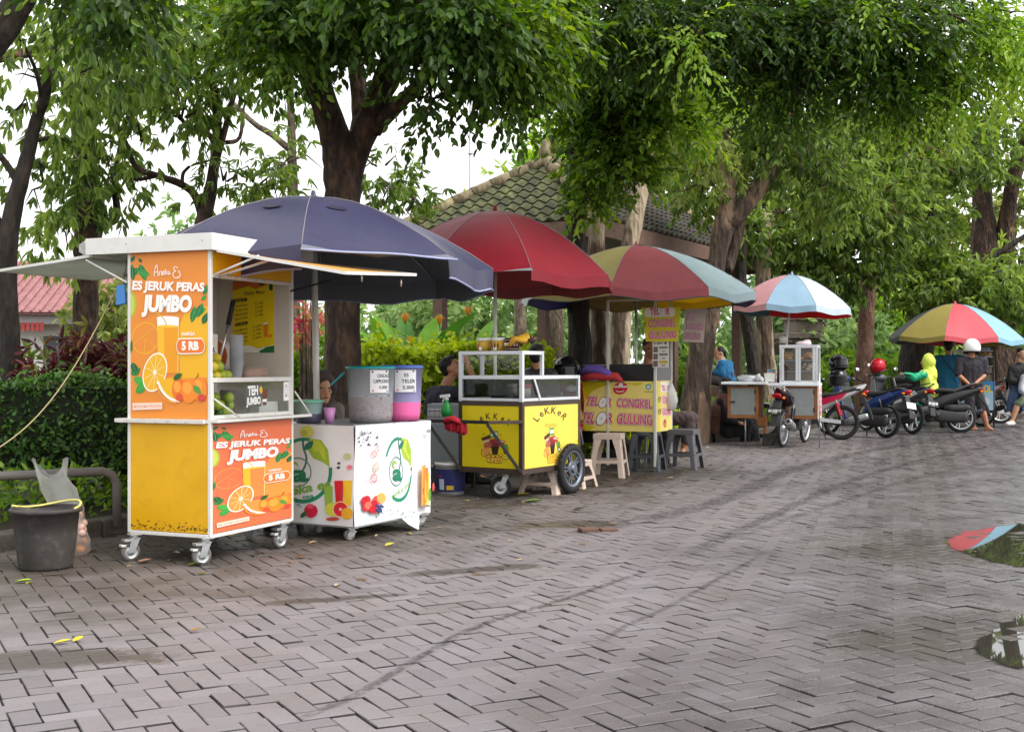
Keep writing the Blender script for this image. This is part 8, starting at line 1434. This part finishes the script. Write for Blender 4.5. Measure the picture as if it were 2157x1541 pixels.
# ================================================================= GAZEBO, HOUSE, WALLS AND SMALL THINGS
TILE = bark_mat('mossy_roof_tile', (34, 34, 24), (64, 66, 38), (108, 110, 66), sc=5, bump=.5)
TILED = bark_mat('dark_roof_tile', (28, 25, 20), (50, 45, 36), (84, 78, 54), sc=5, bump=.5)
WOODB = flat('weathered_brown_timber', (112, 88, 76), rough=.75, var=.25, scale=8, bump=.3); CONC = flat('grey_concrete', (140, 132, 124), rough=.85, var=.25, bump=.4)
gz = thing('gazebo', 'open pavilion with a mossy hipped tile roof behind the parasols', 'pavilion', (1.27, 17.6, 0), 0)
u, v = Vector((.475, .88, 0)), Vector((-.88, .475, 0)); LL, SS, EZ, RZ = 8.2, 3.5, 3.27, 4.45; ov = .0
A, B_, C_, D_ = Vector((0, 0, EZ)), u*LL+Vector((0, 0, EZ)), u*LL+v*SS+Vector((0, 0, EZ)), v*SS+Vector((0, 0, EZ)); R1 = u*SS*.5+v*SS*.5+Vector((0, 0, RZ)); R2 = u*(LL-SS*.5)+v*SS*.5+Vector((0, 0, RZ))
def tiled(a, b_, c, d, m, name):        # eave a->b, ridge d->c
    e = (b_-a).normalized(); up = (d-a)-(d-a).dot(e)*e; nrm = e.cross(up).normalized(); H = up.length; nr = max(4, int(H/.2)); W = (b_-a).length; mb = MB()
    if nrm.z < 0: nrm = -nrm
    s0, s1 = (d-a).dot(e)/H, (W-(c-a).dot(e))/H; step = .035
    for r in range(nr):
        t0, t1 = r/nr*H, (r+1)/nr*H+.03; rows = []
        for t, lift in ((t0, .05), (t0, .075), (t1, .045)):
            x = [q*step for q in range(int(W/step)+2)]; x = [min(max(q, s0*t), W-s1*t) for q in x]
            rows.append([a+e*q+up.normalized()*t+nrm*(lift+.028*(sin(q*2*pi/.22) if True else 0)-(.03 if lift == .05 else 0)) for q in x])
        mb.sheet(rows, m, smooth=False)
    return mb.build(name, gz, fix=False)
tiled(A, B_, R2, R1, TILED, 'roof'); tiled(D_, A, R1, R1, TILE, 'roof'); tiled(B_, C_, R2, R2, TILED, 'roof'); tiled(C_, D_, R1, R2, TILED, 'roof')
RIDGE = bark_mat('mossy_ridge_tile', (70, 62, 48), (118, 106, 80), (160, 148, 112), sc=6, bump=.5)
for a, c in ((A, R1), (D_, R1), (B_, R2), (C_, R2), (R1, R2)):
    b = MB(); n = int((c-a).length/.33)
    for k in range(n): p0, p1 = a+(c-a)*(k/n)+Vector((0, 0, .06)), a+(c-a)*((k+1.12)/n)+Vector((0, 0, .075)); b.tube([p0, p1], [.115, .095], RIDGE, n=10)
    b.build('ridge_tiles', gz)
b = MB(); o = R1+Vector((0, 0, .1)); b.tube([o, o+Vector((-.02, 0, .14)), o+Vector((.0, 0, .26)), o+Vector((-.05, 0, .38))], [.13, .11, .08, .02], RIDGE, n=10); b.tube([o+Vector((.05, 0, .1)), o+Vector((.14, 0, .2)), o+Vector((.10, 0, .34))], [.07, .06, .02], RIDGE, n=8); b.build('finial', gz)
b = MB()
for a, c in ((A, B_), (B_, C_), (C_, D_), (D_, A)): b.bar(a+Vector((0, 0, -.10)), c+Vector((0, 0, -.10)), .05, .24, WOODB)
b.build('fascia_board', gz); b = MB(); ins = lambda s_, t_: u*s_+v*t_
for s_, t_ in ((.5, .5), (LL-.5, .5), (LL-.5, SS-.5), (.5, SS-.5), (LL/2, .5), (LL/2, SS-.5)):
    k = MB(); p0 = ins(s_, t_); k.bar(p0+Vector((0, 0, .1)), p0+Vector((0, 0, EZ-.05)), .17, .17, WOODB, up=(u.x, u.y, 0)); k.build('post', gz)
b = MB(); b.add([ins(.1, .1)+Vector((0, 0, EZ-.02)), ins(LL-.1, .1)+Vector((0, 0, EZ-.02)), ins(LL-.1, SS-.1)+Vector((0, 0, EZ-.02)), ins(.1, SS-.1)+Vector((0, 0, EZ-.02))], [(0, 1, 2, 3)], flat('dark_ceiling_boards', (56, 44, 38))); b.build('ceiling', gz)
b = MB(); b.bar(ins(.1, SS/2)+Vector((0, 0, .15)), ins(LL-.1, SS/2)+Vector((0, 0, .15)), SS-.3, .2, CONC); b.build('plinth', gz)
# bench ledge of the seated woman
q = P(1508, 822, 21.0); t = thing('bench', 'brown timber bench the woman in blue sits on', 'bench', (q.x, q.y, 0), RAD(-8)); b = MB(); b.box((-.42, -.35, .70), (.55, .4, .855), WOODB); b.build('seat', t, bevel=.01)
for x in (-.36, .48):
    for y in (-.28, .32): b = MB(); b.box((x-.04, y-.04, .05), (x+.04, y+.04, .70), WOODB); b.build('leg', t)
# stone gate pillar
q = P(1692, 860, 30); t = thing('stone_pillar', 'stepped grey stone pillar behind the glass case of fried food', 'pillar', (q.x, q.y, 0), RAD(10)); b = MB(); STN = flat('grey_carved_stone', (120, 108, 98), rough=.85, var=.3, bump=.5, scale=4)
for z0, z1, w_ in ((0, 1.3, .42), (1.3, 1.42, .52), (1.42, 1.75, .40), (1.75, 1.85, .50), (1.85, 2.0, .56), (2.0, 2.3, .36), (2.3, 2.36, .42)): b.box((-w_, -w_, z0+.001), (w_, w_, z1), STN)
b.build('shaft', t, bevel=.02); b = MB(); b.box((-.45, -.44, 1.44), (.45, -.41, 1.50), flat('red_brick_band', (130, 84, 70))); b.build('band', t)
# lamp mast in the gap of sky
q = P(991, 880, 46); t = thing('lamp_mast', 'tall thin grey mast against the white sky', 'mast', (q.x, q.y, 0)); b = MB(); b.tube([(0, 0, 0), (0, 0, 6), (.0, 0, 11.4)], [.11, .08, .05], GALV, n=10)
for z in (5.2, 7.4, 9.1): b.torus((0, 0, z), (0, 0, 1), .085, .02, GALV, n=14, k=6)
b.build('pole', t); b = MB(); b.bar((0, 0, 11.4), (.8, 0, 11.6), .08, .06, GALV); b.box((.6, -.1, 11.5), (1.2, .1, 11.6), ALUW); b.build('lamp_head', t)
# white house with red tiled roof, left
q = P(140, 800, 33); t = thing('house', 'white house with a red tiled roof beyond the trees on the left', 'house', (q.x, q.y, 0), RAD(4)); b = MB(); HW = flat('white_plaster', (232, 230, 226), rough=.8); b.box((-3.2, 0, 0), (2.6, 5, 2.75), HW); b.box((-3.0, -.6, 0), (-1.5, 0, 2.3), HW); b.build('wall', t)
b = MB(); RT = mat('red_clay_tile', S(150, 104, 104), rough=.7, var=.3, scale=6, bump=.6, bscale=12); b.add([(-3.8, -.9, 2.6), (3.2, -.9, 2.6), (3.0, 2.5, 4.2), (-3.6, 2.5, 4.2)], [(0, 1, 2, 3)], RT); b.add([(-3.8, -.9, 2.55), (3.2, -.9, 2.55), (3.0, 2.5, 4.1), (-3.6, 2.5, 4.1)], [(0, 1, 2, 3)], RT)
for k in range(30): b.bar((-3.7+.235*k, -.9, 2.63), (-3.55+.228*k, 2.4, 4.19), .05, .05, RT)
b.build('roof', t); b = MB(); b.box((-.6, -.02, .9), (.5, 0, 2.0), flat('dark_window', (70, 74, 80), rough=.2)); b.build('window', t); b = MB(); b.box((-3.0, -.64, 2.3), (3, -.5, 2.5), flat('grey_fascia', (170, 164, 164))); b.build('fascia', t); b = MB()
for k in range(7): b.box((-1.2+.12*k, -.66, 2.12), (-1.12+.12*k, -.64, 2.34), flat('red_stripe', (196, 70, 70)))
b.build('striped_awning', t); b = MB(); b.box((-2.9, -.63, .55), (-2.35, -.605, 1.35), flat('orange_door', (214, 96, 50))); b.build('door', t)
q = P(640, 790, 30); t = thing('parked_car', 'white parked car seen between the orange booth and the big trunk', 'car', (q.x, q.y, 0), 0); b = MB(); prof = [(-2, .35), (2, .35), (2.05, .75), (1.4, .95), (.8, 1.42), (-1.0, 1.42), (-1.7, .98), (-2.1, .85)]; b.prism(prof, (0, .8, 0), (1, 0, 0), (0, 0, 1), 1.6, WHB); b.build('body', t, bevel=.06); b = MB(); b.prism([(1.2, .97), (.72, 1.36), (-.92, 1.36), (-1.5, .99)], (0, -.79, 0), (1, 0, 0), (0, 0, 1), .03, flat('car_window', (30, 34, 38), rough=.1)); b.build('window', t)
for x in (-1.3, 1.3): b = MB(); b.torus((x, -.72, .31), (0, 1, 0), .22, .1, RUBBER, n=24, k=8); b.build('wheel', t)
# pipe rails along the kerb
PIPE = flat('grey_painted_pipe', (116, 110, 106), rough=.5, dirt=.6, dirtcol=S(86, 62, 44), scale=12)
def rail(label, a, c, h0=.62, posts=((0, 1), (1, 1))):
    a, c = Vector(a), Vector(c); t = thing('pipe_rail', label, 'railing', (a.x, a.y, 0), 0, 'pipe rails along the kerb'); e = (c-a); dr = e.normalized(); b = MB(); b.tube([(0, 0, .05), (0, 0, h0-.10), dr*.03+Vector((0, 0, h0-.03)), dr*.10+Vector((0, 0, h0)), e-dr*.10+Vector((0, 0, h0)), e-dr*.03+Vector((0, 0, h0-.03)), e+Vector((0, 0, h0-.10)), e+Vector((0, 0, .05))], .032, PIPE, n=12); b.build('pipe', t)
    for k in (.5,): b = MB(); b.tube([e*k+Vector((0, 0, .05)), e*k+Vector((0, 0, h0-.02))], .028, PIPE, n=10); b.build('post', t)
p0 = P(246, 1130, 8.85); rail('grey pipe rail between the black bucket and the orange booth', (p0.x, p0.y, 0), (p0.x-1.75, p0.y-1.15, 0), .45)
for (x0, x1, dd, lab) in ((1418, 1458, 19.4, 'left grey pipe rail beside the crouching woman'), (1478, 1512, 20.1, 'right grey pipe rail beside the crouching woman')): p0, p1 = P(x0, 900, dd), P(x1, 900, dd+.1); rail(lab, (p1.x, p1.y, 0), (p0.x-.5, p0.y-.7, 0), .55)
# bucket, bag, rope at the left
q = G(75, 1205); t = thing('builders_bucket', 'large black rubber bucket with a pale rope handle on the pavement at the left', 'bucket', (q.x, q.y+.16, 0), 0); BKT = flat('worn_black_bucket', (62, 58, 56), rough=.7, var=.25, dirt=.5, dirtcol=S(110, 102, 96)); b = MB(); b.lathe([(.001, .02), (.148, .0), (.155, .02), (.176, .2), (.19, .335), (.205, .335), (.21, .352), (.20, .362), (.188, .355), (.172, .2), (.148, .04), (.001, .035)], BKT, n=44); b.build('tub', t)
b = MB(); CORD = flat('pale_yellow_rope', (206, 196, 110), rough=.8); b.tube([Vector((.2*cos(a), .2*sin(a)*.9, .37+.02*sin(a*2))) for a in [RAD(-20+20*k) for k in range(11)]], .007, CORD, n=8); b.build('handle', t)
q = G(158, 1168); t = thing('plastic_bag', 'tall clear plastic bag of fruit scraps standing behind the black bucket', 'bag', (q.x, q.y, 0), 0); FILM = filmmat('clear_bag_film', S(222, 222, 220), .2, .25, .3); b = MB(); rows = []
for z, r0, cx in ((.0, .04, .02), (.03, .07, .02), (.1, .085, .0), (.2, .09, -.03), (.3, .10, -.06), (.42, .10, -.10), (.5, .085, -.14), (.56, .10, -.16)): rows.append([Vector((cx+r0*cos(a)*(1+.18*sin(a*5+z*20)), r0*sin(a)*(1+.15*sin(a*4+z*30)), z+(.06*sin(a*2+1) if z > .5 else 0))) for a in [2*pi*j/24 for j in range(25)]])
b.sheet(rows, FILM); b.build('film', t); b = MB()
for i in range(14): b.ell((.02+rr.uniform(-.045, .04), rr.uniform(-.04, .04), .035+.018*i), rr.uniform(.02, .032), flat('pale_pulp', (214, 176, 160)) if i > 3 else ORG, 10, 7)
b.build('scraps', t)
t = thing('guy_rope', 'pale rope running from the orange booth roof down to the left', 'rope', (0, 0, 0), 0); b = MB(); ROPE = flat('pale_guy_rope', (176, 160, 120), rough=.9); a, c = P(262, 575, 7.9), P(-60, 975, 7.3); pts = []
for k in range(25): s_ = k/24; pts.append(a+(c-a)*s_+Vector((0, 0, -.22*sin(pi*s_)*1.0)))
b.tube(pts, .0038, ROPE, n=8); b.build('rope', t)
q = G(1262, 1118); o = MB(); o.box((-.15, -.05, 0), (-.02, .05, .028), flat('old_brick', (104, 78, 66), rough=.9, bump=.4)); o.box((.0, -.06, 0), (.13, .04, .022), flat('old_brick', (104, 78, 66))); o = o.build('broken_brick', bevel=.006); o.location = (q.x, q.y, 0); o.rotation_euler = (0, 0, .3); tag(o, 'broken brick lying on the pavement right of the yellow cart', 'brick')
# leaves on the ground: the clear ones are things, the litter is one mass
def ground_leaf(label, px, py, rgb, L=.09, a=0.4):
    q = G(px, py); b = MB(); m = flat('leaf_%d_%d_%d' % rgb, rgb, rough=.6, var=.25, scale=30); rows = []
    for i in range(6): s_ = i/5; w_ = L*.3*sin(pi*(s_*.94+.03))**.8; rows.append([Vector((L*s_, w_*k, .004+.012*s_*s_+abs(k)*w_*.35)) for k in (-1, 0, 1)])
    b.sheet(rows, m); o = b.build('fallen_leaf'); o.location = (q.x, q.y, .004); o.rotation_euler = (0, 0, a); tag(o, label, 'leaf', 'single leaves on the paving')
ground_leaf('yellow leaf on the dark damp patch, the left one of a pair', 112, 1358, (206, 180, 40), .07, .3); ground_leaf('yellow leaf on the dark damp patch, the right one of a pair', 154, 1354, (200, 176, 30), .06, 1.2); ground_leaf('green leaf at the foot of the black bucket', 30, 1228, (150, 176, 40), .09, .1)
ground_leaf('brown leaf near the left caster of the orange booth', 292, 1186, (150, 108, 84), .08, .8); ground_leaf('green leaf by the near caster of the orange booth', 395, 1192, (120, 140, 40), .09, .2); ground_leaf('yellow green leaf below the drinks cart', 812, 1152, (176, 170, 60), .09, 1.0); ground_leaf('small brown leaf in the middle of the pavement', 400, 1332, (150, 104, 40), .05, .5)
ground_leaf('yellow leaf below the front caster of the yellow cart', 1088, 1044, (190, 170, 60), .12, .2); ground_leaf('green leaf below the yellow cart', 1105, 1058, (110, 140, 60), .16, .1); ground_leaf('dark curled leaf on the pavement right of the yellow cart', 1208, 1075, (50, 42, 36), .10, .4)
def litter(n, m, L, lab, sp=1.4):
    y = 6.5+RNG.random(n)**.8*22; off = .25+np.abs(RNG.normal(0, 1.0, n)); kx = np.interp(y, [q[1] for q in KERB], [q[0] for q in KERB]); Pp = np.stack([kx+off*sp, y, np.full(n, .006)], 1); D = unit(np.stack([RNG.normal(size=n), RNG.normal(size=n), np.abs(RNG.normal(0, .08, n))], 1)); Ls = RNG.uniform(*L, n)
    co, q = leaf_geo(Pp, D, unit(np.stack([RNG.normal(0, .2, n), RNG.normal(0, .2, n), np.ones(n)], 1)), Ls, Ls*.4); co[:, 2] = np.maximum(co[:, 2], .003); tag(raw_mesh('leaf_litter', co, q, [m], tint=np.repeat(RNG.random(n), 6)), lab, 'leaf litter', kind='stuff')
litter(420, leaf_mat('dry_leaf', (84, 62, 46), (140, 112, 84), (196, 176, 140), transl=.1), (.04, .09), 'small dry leaves scattered over the paving near the kerb')
litter(60, leaf_mat('fresh_fallen_leaf', (120, 130, 50), (170, 160, 60), (200, 190, 80), transl=.1), (.04, .08), 'small yellow green leaves scattered near the kerb')
litter(90, leaf_mat('brown_leaf_scrap', (52, 40, 32), (96, 72, 50), (150, 120, 90), transl=.1), (.02, .045), 'brown scraps of leaf scattered across the paving', 4.5)
# far woods that close the view
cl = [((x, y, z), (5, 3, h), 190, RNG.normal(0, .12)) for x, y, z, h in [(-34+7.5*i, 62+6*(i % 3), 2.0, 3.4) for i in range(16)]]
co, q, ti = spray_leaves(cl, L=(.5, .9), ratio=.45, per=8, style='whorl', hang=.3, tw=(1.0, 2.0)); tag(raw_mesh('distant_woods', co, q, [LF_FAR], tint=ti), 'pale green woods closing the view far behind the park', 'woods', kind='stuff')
